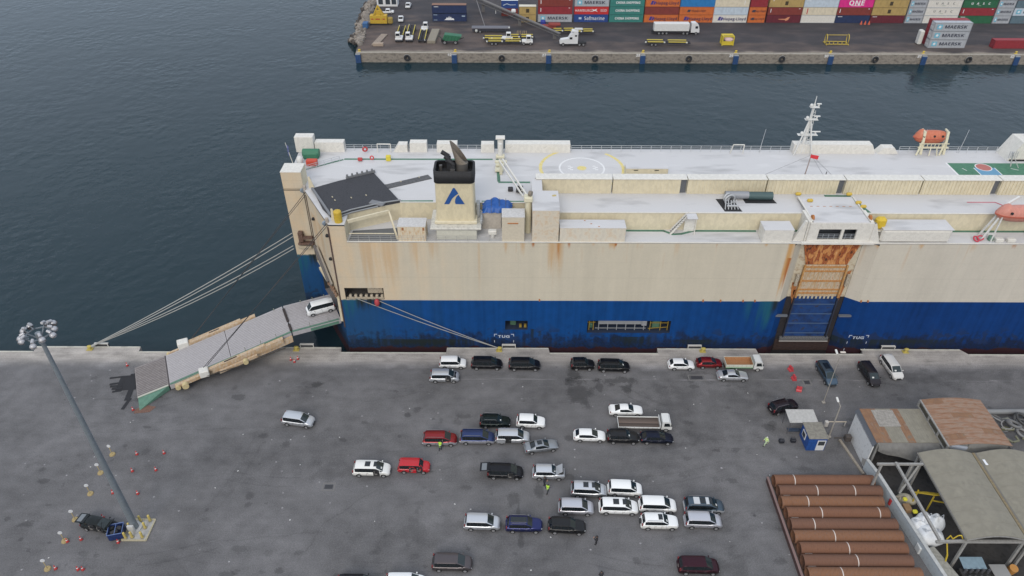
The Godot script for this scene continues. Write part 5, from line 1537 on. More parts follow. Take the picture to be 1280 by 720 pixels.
# ---------------------------------------------------------------- the stern ramp
func build_ramp() -> void:
	var rp := part("stern_ramp", ship)
	var n0 := Vector3(-28.2, 0, -93.9)
	var e := Vector3(-0.908, 0, 0.418)
	var w := Vector3(-0.43, 0, -0.903)
	var at := func(s: float, t: float, up: float) -> Vector3:
		var y := 5.0
		if s > 8.0:
			y = lerpf(5.0, 1.05, (s - 8.0) / 19.6)
		if s > 27.6:
			y = lerpf(1.05, 0.28, (s - 27.6) / 4.8)
		return n0 + e * s + w * t + Vector3(0, y + up, 0)
	var plate := worn("ramp plate", 131, [Color(0.28, 0.265, 0.27), Color(0.42, 0.40, 0.41), Color(0.35, 0.33, 0.34), Color(0.45, 0.43, 0.44)], 6.0, 0.85, 0.02, 0.0)
	var flap := worn("ramp flap", 132, [Color(0.17, 0.15, 0.145), Color(0.26, 0.235, 0.23)], 4.0, 0.9)
	var green := worn("ramp green", 133, [Color(0.06, 0.15, 0.10), Color(0.11, 0.23, 0.165)], 4.0, 0.7)
	var rc := worn("ramp cream", 134, [Color(0.40, 0.355, 0.27), Color(0.54, 0.50, 0.41), Color(0.48, 0.44, 0.35)], 3.0, 0.7)
	var slab := func(called: String, s0: float, s1: float, m: Material, th: float) -> void:
		var b := MB.new()
		var q := []
		for k in [[s0, 0.0], [s1, 0.0], [s1, 7.5], [s0, 7.5]]:
			q.append(at.call(k[0], k[1], 0.0))
		var dn := Vector3(0, -th, 0)
		b.quad(q[0], q[1], q[2], q[3], Vector3.UP)
		b.quad(q[0] + dn, q[1] + dn, q[2] + dn, q[3] + dn, Vector3.DOWN)
		for i in 4:
			var j := (i + 1) % 4
			b.quad(q[i], q[j], q[j] + dn, q[i] + dn, (q[i] + q[j]) * 0.5 - (q[0] + q[2]) * 0.5)
		obj(called, b, m, rp)
		var tr := MB.new()
		for k in 17:
			var t := 0.5 + k * 0.406
			tr.bar(at.call(s0 + 0.15, t, 0.012), at.call(s1 - 0.15, t, 0.012), 0.09, 0.03)
		obj("tread_bar", tr, mat(0.28, 0.265, 0.27, 0.85) if called != "ramp_flap" else mat(0.12, 0.105, 0.10, 0.9), rp)
	slab.call("ramp_deck", 0.0, 7.9, plate, 0.8)
	slab.call("ramp_deck", 8.1, 17.8, plate, 0.9)
	slab.call("ramp_deck", 17.9, 27.5, plate, 0.9)
	slab.call("ramp_flap", 27.65, 32.4, flap, 0.2)
	var hg := MB.new()
	hg.bar(at.call(8.0, 0.4, 0.05), at.call(8.0, 2.2, 0.05), 0.4, 0.2).bar(at.call(8.0, 2.9, 0.05), at.call(8.0, 6.6, 0.05), 0.4, 0.2)
	obj("hinge_bar", hg, mat(0.035, 0.025, 0.022, 0.8), rp)
	obj("hinge_joint", MB.new().bar(at.call(27.57, 0.0, -0.02), at.call(27.57, 7.5, -0.02), 0.2, 0.1).bar(at.call(17.85, 0.0, -0.03), at.call(17.85, 7.5, -0.03), 0.1, 0.1), mat(0.06, 0.05, 0.05, 0.8), rp)
	var ge := MB.new()
	ge.bar(at.call(0.3, 0.12, 0.06), at.call(7.9, 0.12, 0.06), 0.24, 0.16)
	ge.bar(at.call(8.1, 0.12, 0.06), at.call(27.4, 0.12, 0.06), 0.24, 0.16)
	ge.bar(at.call(0.4, -0.03, -0.45), at.call(5.0, -0.03, -0.45), 0.1, 0.5)
	ge.bar(at.call(14.0, -0.04, -0.25), at.call(26.8, -0.04, -0.25), 0.1, 0.3)
	# the splayed green toe plate beside the flap
	var tip := Vector3(-56.4, 0.02, -78.0)
	ge.tri(at.call(27.7, 0.0, 0.0), at.call(32.3, 0.0, 0.0), tip, Vector3(0, 1, 0.4))
	ge.tri(at.call(27.7, 0.0, -0.9), at.call(27.7, 0.0, 0.0), tip, Vector3(0.5, 0.3, 1))
	obj("green_edge_plate", ge, green, rp)
	obj("pale_edge", MB.new().bar(at.call(27.7, 0.08, 0.05), at.call(32.3, 0.08, 0.05), 0.3, 0.06), mat(0.42, 0.42, 0.36, 0.8), rp)
	# side girders
	var gd := MB.new()
	var beam := func(b: MB, s0: float, s1: float, t0: float, t1: float, u0: float, u1: float) -> void:
		var q := []
		for s in [s0, s1]:
			for k in [[t0, u0], [t1, u0], [t1, u1], [t0, u1]]:
				q.append(at.call(s, k[0], k[1]))
		var c: Vector3 = (q[0] + q[6]) * 0.5
		for f in [[0, 1, 2, 3], [4, 5, 6, 7], [0, 1, 5, 4], [1, 2, 6, 5], [2, 3, 7, 6], [3, 0, 4, 7]]:
			b.quad(q[f[0]], q[f[1]], q[f[2]], q[f[3]], (q[f[0]] + q[f[2]]) * 0.5 - c)
	beam.call(gd, 12.5, 21.6, -0.7, -0.1, -0.8, 0.28)
	beam.call(gd, 9.6, 12.5, -0.8, -0.1, -0.8, 0.1)
	beam.call(gd, 21.0, 26.8, -0.7, -0.1, -0.7, -0.1)
	beam.call(gd, 14.0, 20.0, -1.3, -0.95, -0.9, -0.4)
	beam.call(gd, 8.1, 14.0, -0.45, -0.1, -1.6, -0.5)
	obj("near_girder", gd, rc, rp)
	gd = MB.new()
	beam.call(gd, 15.0, 24.6, 7.6, 8.5, -0.8, 0.4)
	beam.call(gd, 12.6, 15.0, 7.6, 8.3, -0.8, 0.25)
	beam.call(gd, 24.6, 27.0, 7.55, 7.9, -0.6, 0.15)
	obj("far_girder", gd, rc, rp)
	obj("girder_end_box", MB.new().bbox(at.call(24.5, 8.2, 0.3), Vector3(1.7, 1.3, 1.4), 0.1, Basis(Vector3.UP, 0.43)), box_white, rp)
	obj("girder_end_box", MB.new().bbox(at.call(22.2, -0.7, 0.2), Vector3(1.4, 1.2, 1.3), 0.1, Basis(Vector3.UP, 0.43)), box_white, rp)
	for q in [[25.3, -1.0, 0.5], [15.9, -1.5, 0.4], [27.0, 8.0, 0.4], [26.4, -0.6, 0.4]]:
		obj("foot_pad", MB.new().cyl(at.call(q[0], q[1] - 0.35, -0.5), at.call(q[0], q[1] + 0.35, -0.5), q[2], q[2], 14), worn("pad", 135, [Color(0.44, 0.34, 0.16), Color(0.56, 0.48, 0.28)], 1.0, 0.8), rp)
	obj("slot", MB.new().bar(at.call(17.0, -0.4, 0.29), at.call(19.0, -0.4, 0.29), 0.25, 0.05).bar(at.call(18.6, 8.1, 0.42), at.call(20.2, 8.1, 0.42), 0.2, 0.05), dark, rp)
	obj("hydraulic_hose", MB.new().tube([at.call(9.6, -1.3, -1.4), at.call(13.0, -1.6, -1.0), at.call(17.0, -1.7, -0.7), at.call(22.0, -1.3, -0.2)], 0.07), mat(0.05, 0.04, 0.03, 0.7), rp)
	var st := MB.new()
	for s in [10.5, 13.0, 15.5, 2.0, 5.0]:
		st.bar(at.call(s, 0.2, 0.1), at.call(s, 0.2, 0.9), 0.07)
	for s in [1.0, 3.0, 5.0, 9.5]:
		st.bar(at.call(s, 7.4, 0.0), at.call(s, 7.4, 0.35), 0.14)
	obj("guide_post", st, mat(0.20, 0.22, 0.18, 0.7), rp)
	obj("rust_sill", MB.new().prism(P([0, 0, 2.2, 0.3, 2.8, 1.4, 1.0, 1.8, -0.2, 0.8]), 0.03, Vector3(-57.0, 0.004, -77.4), Vector3.RIGHT, Vector3(0, 0, -1)), worn("rust sill", 136, [Color(0.12, 0.06, 0.04), Color(0.20, 0.11, 0.08)], 1.5, 0.95), rp)
	# wires that hold the ramp
	var wires := thing("ramp_wires", "dark steel wires slung from the ship's stern down to the loading ramp", "wire", Vector3(-33, 23.6, -103.6))
	var wb := MB.new()
	for k in [0.0, 0.5]:
		wb.tube([Vector3(k * 0.8, 0, 0), at.call(23.0, 8.2 + k * 0.5, 0.6) - wires.position], 0.05, 5)
		wb.tube([Vector3(-27.7 + k * 0.8, 23.7, -93.6) - wires.position, at.call(21.6 + k, -0.4, 0.9) - wires.position], 0.05, 5)
	obj("wire", wb, mat(0.03, 0.03, 0.032, 0.6), wires)
	# rubber mats laid at the foot of the ramp
	var rm := [[0.0, 0.0, 3.1, 3.4], [-2.2, 1.2, 2.4, 0.35], [-1.8, -0.2, 2.0, 0.4], [-1.6, -0.8, 1.8, 0.45], [-1.2, -1.3, 1.6, 0.5], [-1.0, -1.9, 1.4, 0.4], [1.2, -2.6, 0.8, 2.6], [1.6, -4.6, 0.5, 2.4], [0.9, 2.0, 2.6, 0.5]]
	var mt := thing("rubber_mats", "tattered black rubber mats laid at the foot of the ship's ramp", "mats", Vector3(-60.6, 0, -84.0))
	for i in rm.size():
		var q: Array = rm[i]
		obj("mat_strip", MB.new().bbox(Vector3(q[0], 0.03 + 0.012 * (i % 5), -q[1]), Vector3(q[2], 0.03, q[3]), 0.01, Basis(Vector3.UP, 0.12 + 0.06 * (i % 3) if i != 7 else -0.1)), mat(0.018, 0.018, 0.021, 0.9), mt)

# ---------------------------------------------------------------- sheds and the yard behind them
func build_sheds() -> void:
	var grey := worn("shed grey", 201, [Color(0.17, 0.175, 0.175), Color(0.25, 0.25, 0.24), Color(0.21, 0.215, 0.215)], 5.0, 0.8)
	var white := worn("shed white", 202, [Color(0.50, 0.51, 0.51), Color(0.66, 0.67, 0.67), Color(0.60, 0.61, 0.61)], 4.0, 0.75)
	var khaki := worn("khaki", 203, [Color(0.167, 0.154, 0.106), Color(0.238, 0.220, 0.154), Color(0.207, 0.189, 0.132), Color(0.264, 0.246, 0.198)], 9.0, 0.85, 0.015)
	var rustroof := worn("rust roof", 204, [Color(0.158, 0.137, 0.108), Color(0.238, 0.130, 0.072), Color(0.194, 0.108, 0.065), Color(0.245, 0.187, 0.144)], 7.0, 0.9, 0.016)
	var rust2 := worn("rust roof 2", 205, [Color(0.194, 0.101, 0.061), Color(0.259, 0.144, 0.090), Color(0.274, 0.194, 0.144), Color(0.230, 0.130, 0.079)], 5.0, 0.9, 0.018, 0.0, Vector3(0.6, 1, 1.8))
	var frame_w := worn("frame white", 206, [Color(0.21, 0.205, 0.195), Color(0.32, 0.315, 0.30)], 2.0, 0.7)
	var floor_m := worn("coal floor", 207, [Color(0.018, 0.017, 0.017), Color(0.045, 0.042, 0.04), Color(0.028, 0.026, 0.025)], 6.0, 0.9)
	struct("yard_floor", MB.new().prism(P([50.4, 72.0, 72, 72.0, 72, 46, 52.3, 46]), 0.012, Vector3(0, 0, 0), Vector3.RIGHT, Vector3(0, 0, -1), false), floor_m)
	# flat-roofed shed with the white gable
	var a := thing("flat_roof_shed", "low shed with white end wall and patchy rust brown flat roof", "shed", Vector3(54, 0, -71))
	obj("white_wall", MB.new().box(Vector3(-4.5, 2.18, 0.3), Vector3(0.16, 4.35, 6.2)), white, a)
	var br := MB.new()
	br.prism(P([0, 0, 1.1, 0.2, 1.5, 1.1, 0.9, 1.9, 0.35, 1.2, -0.2, 0.8]), 0.02, Vector3(-4.6, 0.1, 2.6), Vector3(0, 0, 1), Vector3.UP)
	obj("bare_plaster_patch", br, worn("plaster", 208, [Color(0.30, 0.27, 0.24), Color(0.42, 0.40, 0.37)], 1.0, 0.9), a)
	var fs := MB.new()
	fs.quad(Vector3(-4.55, 4.36, -3.3), Vector3(-4.55, 4.36, 3.4), Vector3(-4.1, 5.05, 3.3), Vector3(-4.2, 5.05, -3.1), Vector3(-1, 0.5, 0))
	fs.box(Vector3(-4.45, 4.33, 0.05), Vector3(0.3, 0.05, 6.6))
	obj("fascia", fs, mat(0.10, 0.11, 0.13, 0.8), a)
	# roof sheets, corrugated, each sheet a part
	for k in 8:
		var b := MB.new()
		var x0 := -4.2 + k * 1.09
		for j in 6:
			b.box(Vector3(x0 + 0.09 + j * 0.18, 5.06 + 0.015 * (j % 2), 0.1), Vector3(0.18, 0.05, 6.3))
		obj("roof_sheet", b, rustroof if k in [0, 1, 4] else khaki, a)
	var patch := MB.new()
	for j in 16:
		patch.box(Vector3(-2.6 + j * 0.19, 5.12 + 0.012 * (j % 2), -1.2), Vector3(0.19, 0.03, 3.2))
	obj("grey_patch_sheet", patch, worn("patch", 209, [Color(0.22, 0.20, 0.17), Color(0.33, 0.31, 0.28)], 3.0, 0.8), a)
	obj("rear_wall", MB.new().box(Vector3(0.3, 2.5, -3.0), Vector3(8.6, 5.0, 0.16)), grey, a)
	var ap := MB.new().smooth(2)
	for i in 12:
		for j in 4:
			var f := func(u: float, v: float) -> Vector3:
				return Vector3(-3.9 + u * 9.0, 5.0 - v * (1.2 + 0.9 * sin(u * 3.0)) - 0.15 * sin(u * 14.0) * v, 3.2 + v * (0.4 + 1.6 * u) + 0.25 * sin(v * 3.0))
			ap.quad(f.call(i / 12.0, j / 4.0), f.call((i + 1) / 12.0, j / 4.0), f.call((i + 1) / 12.0, (j + 1) / 4.0), f.call(i / 12.0, (j + 1) / 4.0), Vector3(0, 0.4, 1))
	obj("sagging_awning", ap, worn("awning", 210, [Color(0.13, 0.13, 0.125), Color(0.20, 0.195, 0.185)], 4.0, 0.85), a)
	obj("corner_post", MB.new().box(Vector3(-3.9, 2.5, 3.2), Vector3(0.3, 5.0, 0.3)).box(Vector3(4.4, 2.5, 3.2), Vector3(0.3, 5.0, 0.3)), grey, a)
	# shed with the gently arched roof and clerestory
	var s := thing("arched_roof_shed", "shed with low arched rusty sheet roof and white clerestory frame on its side", "shed", Vector3(62.8, 0, -70.6))
	obj("wall", MB.new().box(Vector3(0, 2.9, 3.7), Vector3(8.3, 5.8, 0.16)).box(Vector3(0, 2.9, -3.9), Vector3(8.3, 5.8, 0.16)).box(Vector3(4.1, 2.9, 0), Vector3(0.16, 5.8, 7.4)).box(Vector3(-4.1, 2.5, 0), Vector3(0.16, 5.0, 7.4)), grey, s)
	for j in 9:
		for k in 3:
			var b := MB.new().smooth(2)
			var z0 := -4.2 + j * 0.94
			for i in 4:
				var q := []
				for u in [[i, 0], [i + 1, 0], [i + 1, 1], [i, 1]]:
					var x: float = -4.35 + (k * 4 + u[0]) * 8.7 / 12.0
					q.append(Vector3(x + 0.015 * (j % 2), 6.5 - 0.45 * pow(x / 4.35, 2) + 0.035 * u[1] + 0.01 * (k % 2), z0 + u[1] * 0.96))
				b.smooth(3)
				b.quad(q[0], q[1], q[2], q[3], Vector3.UP)
				b.smooth(-1)
				b.quad(q[3], q[2], q[2] + Vector3(0, -0.05, 0), q[3] + Vector3(0, -0.05, 0), Vector3(0, 0, 1))
			obj("roof_sheet", b, rust2 if (j * 3 + k * 5) % 7 else rustroof, s)
	for j in 10:
		var rg := MB.new()
		for i in 8:
			var xa := -4.38 + i * 1.095
			rg.bar(Vector3(xa, 6.56 - 0.45 * pow(xa / 4.35, 2), -4.2 + j * 0.94), Vector3(xa + 1.095, 6.56 - 0.45 * pow((xa + 1.095) / 4.35, 2), -4.2 + j * 0.94), 0.05, 0.05)
		obj("lap_ridge", rg, rust2, s)
	var cf := MB.new()
	cf.box(Vector3(-4.3, 6.1, 0.1), Vector3(0.2, 0.18, 8.6)).box(Vector3(-4.3, 5.05, 0.1), Vector3(0.2, 0.18, 8.6))
	for z in [-4.1, -1.1, 1.7, 4.3]:
		cf.box(Vector3(-4.3, 5.58, z), Vector3(0.22, 1.1, 0.3))
	obj("clerestory_frame", cf, frame_w, s)
	for z in [-2.6, 0.3, 3.0]:
		obj("clerestory_pane", MB.new().box(Vector3(-4.22, 5.58, z), Vector3(0.05, 0.95, 2.6)), mat(0.06, 0.055, 0.04, 0.3), s)
	obj("gable_board", MB.new().box(Vector3(1.5, 5.6, 3.85), Vector3(5.4, 0.9, 0.1)), grey, s)
	obj("crumpled_sheet", MB.new().bbox(Vector3(-2.6, 5.5, 4.0), Vector3(2.6, 0.8, 0.5), 0.2, Basis(Vector3.FORWARD, 0.2)), mat(0.30, 0.33, 0.38, 0.6), s)
	# open barrel-vaulted canopy, two bays
	var c := thing("vaulted_canopy", "open steel canopy with two khaki barrel vaults over a dark yard", "canopy", Vector3(61.6, 0, -58.8))
	for v in 2:
		var x0 := -7.4 + v * 7.7
		var wd := 7.1
		for j in 7:
			var b := MB.new().smooth(3)
			var z0 := -6.6 + j * 1.886
			for i in 10:
				var q := []
				for u in [[i, 0], [i + 1, 0], [i + 1, 1], [i, 1]]:
					var t: float = u[0] / 10.0
					q.append(Vector3(x0 + t * wd, 5.75 + 0.8 * sin(PI * t) + 0.02 * u[1], z0 + u[1] * 1.9))
				b.smooth(3)
				b.quad(q[0], q[1], q[2], q[3], Vector3.UP)
				b.smooth(-1)
				b.quad(q[0] + Vector3(0, -0.06, 0), q[1] + Vector3(0, -0.06, 0), q[2] + Vector3(0, -0.06, 0), q[3] + Vector3(0, -0.06, 0), Vector3.DOWN)
				b.quad(q[3], q[2], q[2] + Vector3(0, -0.08, 0), q[3] + Vector3(0, -0.08, 0), Vector3(0, 0, 1))
			obj("roof_sheet", b, khaki, c)
		obj("eave_gutter", MB.new().box(Vector3(x0 - 0.12, 5.7, 0), Vector3(0.2, 0.2, 13.2)), worn("gutter", 212, [Color(0.05, 0.05, 0.05), Color(0.22, 0.21, 0.19)], 0.7, 0.8, 0.05), c)
		if v == 0:
			obj("valley_gutter", MB.new().box(Vector3(x0 + wd + 0.3, 5.72, 0), Vector3(0.5, 0.14, 13.2)), worn("valley", 213, [Color(0.16, 0.12, 0.06), Color(0.24, 0.19, 0.11)], 3.0, 0.85), c)
		var arch := MB.new()
		for z in [-6.6, 6.65]:
			for i in 10:
				arch.bar(Vector3(x0 + i * wd / 10, 5.6 + 0.8 * sin(PI * i / 10.0), z), Vector3(x0 + (i + 1) * wd / 10, 5.6 + 0.8 * sin(PI * (i + 1) / 10.0), z), 0.1, 0.14)
		obj("end_arch", arch, frame_w, c)
		for z in [-6.4, 6.5]:
			obj("tie_beam", MB.new().box(Vector3(x0 + wd * 0.5, 5.15, z), Vector3(wd, 0.4, 0.25)), frame_w, c)
			for x in [x0 + 0.2, x0 + wd - 0.1]:
				if x < 0.0 or v == 1:
					obj("column", MB.new().bbox(Vector3(x, 2.85, z), Vector3(0.32, 5.7, 0.32), 0.04), frame_w, c)
	obj("white_notice_board", MB.new().box(Vector3(0.7, 5.9, -4.9), Vector3(0.5, 0.05, 0.9)), mat(0.7, 0.72, 0.75, 0.6), c)
	var ladder := MB.new()
	for k in 4:
		ladder.bar(Vector3(-8.6 + k * 0.6, 2.4, -2.8), Vector3(-7.4 + k * 0.6, 4.6, -0.6), 0.1)
	for k in 5:
		ladder.bar(Vector3(-8.6 + k * 0.3, 2.4 + k * 0.55, -2.8 + k * 0.55), Vector3(-6.8 + k * 0.3, 2.4 + k * 0.55, -2.8 + k * 0.55), 0.1)
	ladder.bar(Vector3(-7.0, 3.0, -1.0), Vector3(-5.4, 3.0, -0.6), 0.14).bar(Vector3(-7.0, 0, -1.2), Vector3(-7.0, 3.6, -1.2), 0.14).bar(Vector3(-8.3, 0, -2.5), Vector3(-8.3, 3.2, -2.5), 0.14)
	var yl := thing("yellow_scaffold", "yellow steel ladder frame under the edge of the vaulted canopy", "scaffold", c.position)
	obj("frame", ladder, mat(0.50, 0.36, 0.03, 0.6), yl)
	yl = thing("yellow_trestle", "yellow tubular frame leaning by the front column of the vaulted canopy", "scaffold", Vector3(53.2, 0, -52.6))
	obj("frame", MB.new().bar(Vector3(-1, 5.2, 0), Vector3(-0.2, 2.6, 0.4), 0.14).bar(Vector3(-0.2, 2.6, 0.4), Vector3(0.1, 0, 0.6), 0.14).tube([Vector3(-1.0, 5.2, 0), Vector3(-0.8, 5.9, 0), Vector3(-0.3, 5.2, 0), Vector3(0.1, 5.9, 0), Vector3(0.5, 5.9, 0), Vector3(0.9, 5.2, 0)], 0.07), mat(0.52, 0.38, 0.03, 0.6), yl)
	# bare steel frame between wall and canopy
	var f2 := thing("steel_portal_frame", "bare pale steel frame without a roof between the low wall and the canopy", "frame", Vector3(51, 0, -58))
	obj("long_beam", MB.new().bar(Vector3(-0.6, 5.9, -5.6), Vector3(0.0, 5.6, 5.8), 0.3, 0.3), frame_w, f2)
	obj("cross_beam", MB.new().bar(Vector3(-3.0, 5.7, -5.5), Vector3(3.0, 5.7, -5.5), 0.28, 0.28), frame_w, f2)
	obj("cross_beam", MB.new().bar(Vector3(-0.3, 5.2, 5.8), Vector3(3.2, 5.2, 5.7), 0.3, 0.3), frame_w, f2)
	for q in [[-2.4, -5.5], [1.6, -5.5], [3.1, -6.0]]:
		obj("column", MB.new().bar(Vector3(q[0], 0, q[1]), Vector3(q[0], 5.7, q[1]), 0.26), frame_w, f2)
	obj("brace", MB.new().bar(Vector3(3.1, 5.7, -6.0), Vector3(0.6, 1.6, -4.0), 0.22), frame_w, f2)
	# low boundary wall with its coping
	var w := thing("boundary_wall", "long low pale blue grey wall beside the stacked rusty pipes", "wall", Vector3(0, 0, 0))
	var wb := MB.new()
	var pts := [Vector3(49.3, 0, -67.4), Vector3(49.9, 0, -64.8), Vector3(50.6, 0, -59.0), Vector3(51.9, 0, -49.0), Vector3(52.4, 0, -44.0)]
	for i in 4:
		wb.bar(pts[i] + Vector3(0, 1.0, 0), pts[i + 1] + Vector3(0, 1.0, 0), 0.22, 2.0)
	obj("wall_panel", wb, worn("pale wall", 214, [Color(0.28, 0.32, 0.35), Color(0.42, 0.46, 0.49), Color(0.36, 0.40, 0.43)], 4.0, 0.75), w)
	wb = MB.new()
	for i in 4:
		wb.bar(pts[i] + Vector3(0, 2.03, 0), pts[i + 1] + Vector3(0, 2.03, 0), 0.45, 0.07)
	obj("coping", wb, worn("coping", 215, [Color(0.35, 0.36, 0.36), Color(0.50, 0.51, 0.50)], 4.0, 0.8), w)
	wb = MB.new()
	wb.bar(Vector3(47.8, 0.12, -72.6), Vector3(48.9, 0.12, -66.4), 0.35, 0.24)
	tag(obj("low_kerb", wb, worn("kerb brown", 216, [Color(0.20, 0.17, 0.14), Color(0.34, 0.30, 0.25)], 2.0, 0.85)), "stained concrete kerb along the foot of the white shed wall", "kerb")
	tag(obj("junction_box", MB.new().bbox(Vector3(48.6, 1.0, -72.2), Vector3(0.9, 1.0, 0.8), 0.1).tube([Vector3(48.0, 0.9, -72.3), Vector3(46.9, 0.5, -72.6)], 0.1), mat(0.06, 0.05, 0.045, 0.7)), "dark junction box at the corner of the white shed wall", "junction box")
	# bulk bags
	var bagm := worn("bag", 217, [Color(0.60, 0.63, 0.67), Color(0.74, 0.76, 0.78)], 1.5, 0.7)
	var bags := [[53.0, -55.9, 1.6, 1.05, 1.3, "large white bulk bag in front of the heap behind the low wall"], [52.2, -57.4, 1.0, 1.0, 1.0, "white bulk bag nearest the low wall"], [53.2, -58.0, 0.9, 1.2, 0.9, "white bulk bag at the back of the heap"], [54.2, -57.3, 0.9, 1.5, 0.9, "round white bulk bag standing highest by the steel beam"]]
	for q in bags:
		var t := thing("bulk_bag", q[5], "bulk bag", Vector3(q[0], 0, q[1]), 0.0, "white bulk bags behind the low wall")
		var bb := MB.new().smooth(2)
		var n := 16
		var fn := func(i: int, j: int) -> Vector3:
			var t2 := PI * i / 10.0
			var ph := TAU * j / n
			var sq := pow(pow(absf(cos(ph)), 3.5) + pow(absf(sin(ph)), 3.5), -1.0 / 3.5)
			var r := pow(sin(t2), 0.55) * sq * (1.0 + 0.05 * sin(ph * 5.0 + t2 * 3.0))
			return Vector3(cos(ph) * r * q[2], q[3] * (1.0 + cos(t2)) * (1.0 + 0.06 * sin(ph * 3.0)), sin(ph) * r * q[4])
		for i in 10:
			for j in n:
				bb.quad(fn.call(i, j), fn.call(i + 1, j), fn.call(i + 1, j + 1), fn.call(i, j + 1), fn.call(i, j) + fn.call(i + 1, j + 1) - Vector3(0, q[3] * 2.0, 0))
		obj("bag", bb, bagm, t)
		for k in [-1, 1]:
			obj("lifting_loop", MB.new().tube([Vector3(k * q[2] * 0.6, q[3] * 1.7, q[4] * 0.4), Vector3(k * q[2] * 0.5, q[3] * 2.3, 0), Vector3(k * q[2] * 0.6, q[3] * 1.7, -q[4] * 0.4)], 0.05), mat(0.5, 0.52, 0.55, 0.7), t)
	# odds and ends in the yard
	tag(obj("white_crate", MB.new().bbox(Vector3(51.4, 0.6, -54.4), Vector3(0.9, 1.2, 1.0), 0.08), mat(0.6, 0.62, 0.62, 0.6)), "small white crate below the heap of bulk bags", "crate")
	var sl := MB.new()
	sl.bbox(Vector3(52.7, 0.7, -51.6), Vector3(1.5, 1.4, 5.0), 0.08, Basis(Vector3.UP, 0.28))
	tag(obj("concrete_block", sl, worn("block", 218, [Color(0.22, 0.215, 0.19), Color(0.34, 0.33, 0.29)], 3.0, 0.85)), "long grey concrete block beside the low wall", "concrete block")
	var mc := thing("sheet_metal_machine", "dark machine under a blue grey steel sheet in front of the canopy", "machine", Vector3(56.0, 0, -51.4))
	obj("machine_body", MB.new().bbox(Vector3(0, 0.8, 1.3), Vector3(3.4, 1.4, 2.2), 0.15).bbox(Vector3(-0.6, 1.3, 1.6), Vector3(1.2, 0.9, 1.0), 0.2), worn("machine", 219, [Color(0.01, 0.01, 0.011), Color(0.06, 0.055, 0.05)], 1.0, 0.6, 0.04, 0.2), mc)
	obj("cover_sheet", MB.new().box(Vector3(0, 1.95, -0.1), Vector3(2.8, 0.05, 1.5), Basis(Vector3.RIGHT, 0.15)), worn("cover", 220, [Color(0.16, 0.25, 0.31), Color(0.22, 0.31, 0.37)], 3.0, 0.5), mc)
	var pp := MB.new()
	for k in 9:
		pp.cyl(Vector3(-1.4 + (k % 5) * 0.7, 1.5, 0.9 + (k / 5) * 0.9), Vector3(-1.3 + (k % 5) * 0.7, 2.1, 0.9 + (k / 5) * 0.9), 0.16)
	obj("pipe_fitting", pp, mat(0.10, 0.10, 0.11, 0.5, 0.4), mc)
	tag(obj("grey_plate", MB.new().bbox(Vector3(59.3, 1.2, -50.8), Vector3(2.0, 0.1, 2.0), 0.03), mat(0.28, 0.28, 0.275, 0.8)), "flat grey plate at the foot of the canopy", "plate")
	var cart := thing("hand_cart", "steel hand cart with a timber box and yellow caps beyond the bulk bags", "cart", Vector3(51.3, 0, -60.6))
	obj("deck", MB.new().bbox(Vector3(0.3, 0.7, 0.6), Vector3(1.6, 0.12, 2.6), 0.03), mat(0.18, 0.17, 0.16, 0.7), cart)
	var cl := MB.new()
	for k in 5:
		cl.bar(Vector3(-0.6 + k * 0.4, 0.7, -0.9), Vector3(-0.6 + k * 0.4, 1.5, -1.0), 0.06)
	cl.bar(Vector3(-0.6, 1.5, -1.0), Vector3(1.0, 1.5, -1.0), 0.08)
	obj("cage", cl, mat(0.32, 0.27, 0.22, 0.7), cart)
	obj("timber_box", MB.new().bbox(Vector3(0.6, 1.1, 0.6), Vector3(0.9, 0.7, 1.1), 0.04), mat(0.26, 0.16, 0.08, 0.8), cart)
	obj("yellow_cap", MB.new().bbox(Vector3(0.6, 1.7, -0.4), Vector3(0.5, 0.4, 0.5), 0.1).bbox(Vector3(1.2, 1.5, 1.4), Vector3(0.6, 0.4, 0.5), 0.1), mat(0.62, 0.58, 0.04, 0.6), cart)
	obj("red_drum", MB.new().cyl(Vector3(-0.9, 0.4, -0.6), Vector3(-0.9, 1.4, -0.6), 0.32, 0.32, 12), mat(0.40, 0.03, 0.03, 0.5), cart)
	for k in 4:
		obj("wheel", MB.new().cyl(Vector3(-0.4 + (k % 2) * 1.4, 0.3, -0.4 + (k / 2) * 2.0), Vector3(-0.25 + (k % 2) * 1.4, 0.3, -0.4 + (k / 2) * 2.0), 0.3, 0.3, 12), mat(0.02, 0.02, 0.02, 0.8), cart)
	tag(obj("cream_sack", MB.new().ball(Vector3(52.6, 0.5, -62.0), Vector3(1.1, 0.7, 0.8), 10, 6).ball(Vector3(53.4, 0.5, -61.6), Vector3(0.6, 0.5, 0.6), 8, 5), mat(0.42, 0.39, 0.30, 0.8)), "cream sack on the dark floor under the steel frame", "sack")
	tag(obj("orange_barrel", MB.new().cyl(Vector3(61.2, 0, -51.6), Vector3(61.2, 1.2, -51.3), 0.5, 0.5, 14), mat(0.42, 0.20, 0.05, 0.7)), "orange barrel under the right end of the canopy", "barrel")
	# gate booth with its canopy
	var bo := thing("gate_booth", "small blue cabin with white framed windows and khaki roof beside the grey shelter", "cabin", Vector3(43.55, 0, -72.15))
	var blue := worn("booth blue", 221, [Color(0.008, 0.05, 0.22), Color(0.012, 0.075, 0.31)], 3.0, 0.55)
	obj("cabin", MB.new().bbox(Vector3(0, 1.25, 0), Vector3(2.6, 2.5, 3.0), 0.04), blue, bo)
	obj("roof", MB.new().bbox(Vector3(0, 2.56, 0), Vector3(2.8, 0.14, 3.2), 0.04), worn("booth roof", 222, [Color(0.17, 0.16, 0.14), Color(0.25, 0.235, 0.20)], 3.0, 0.85), bo)
	var wn := part("window", bo)
	obj("frame", MB.new().box(Vector3(-1.33, 1.5, -0.2), Vector3(0.08, 1.1, 1.2)), mat(0.68, 0.68, 0.66, 0.6), wn)
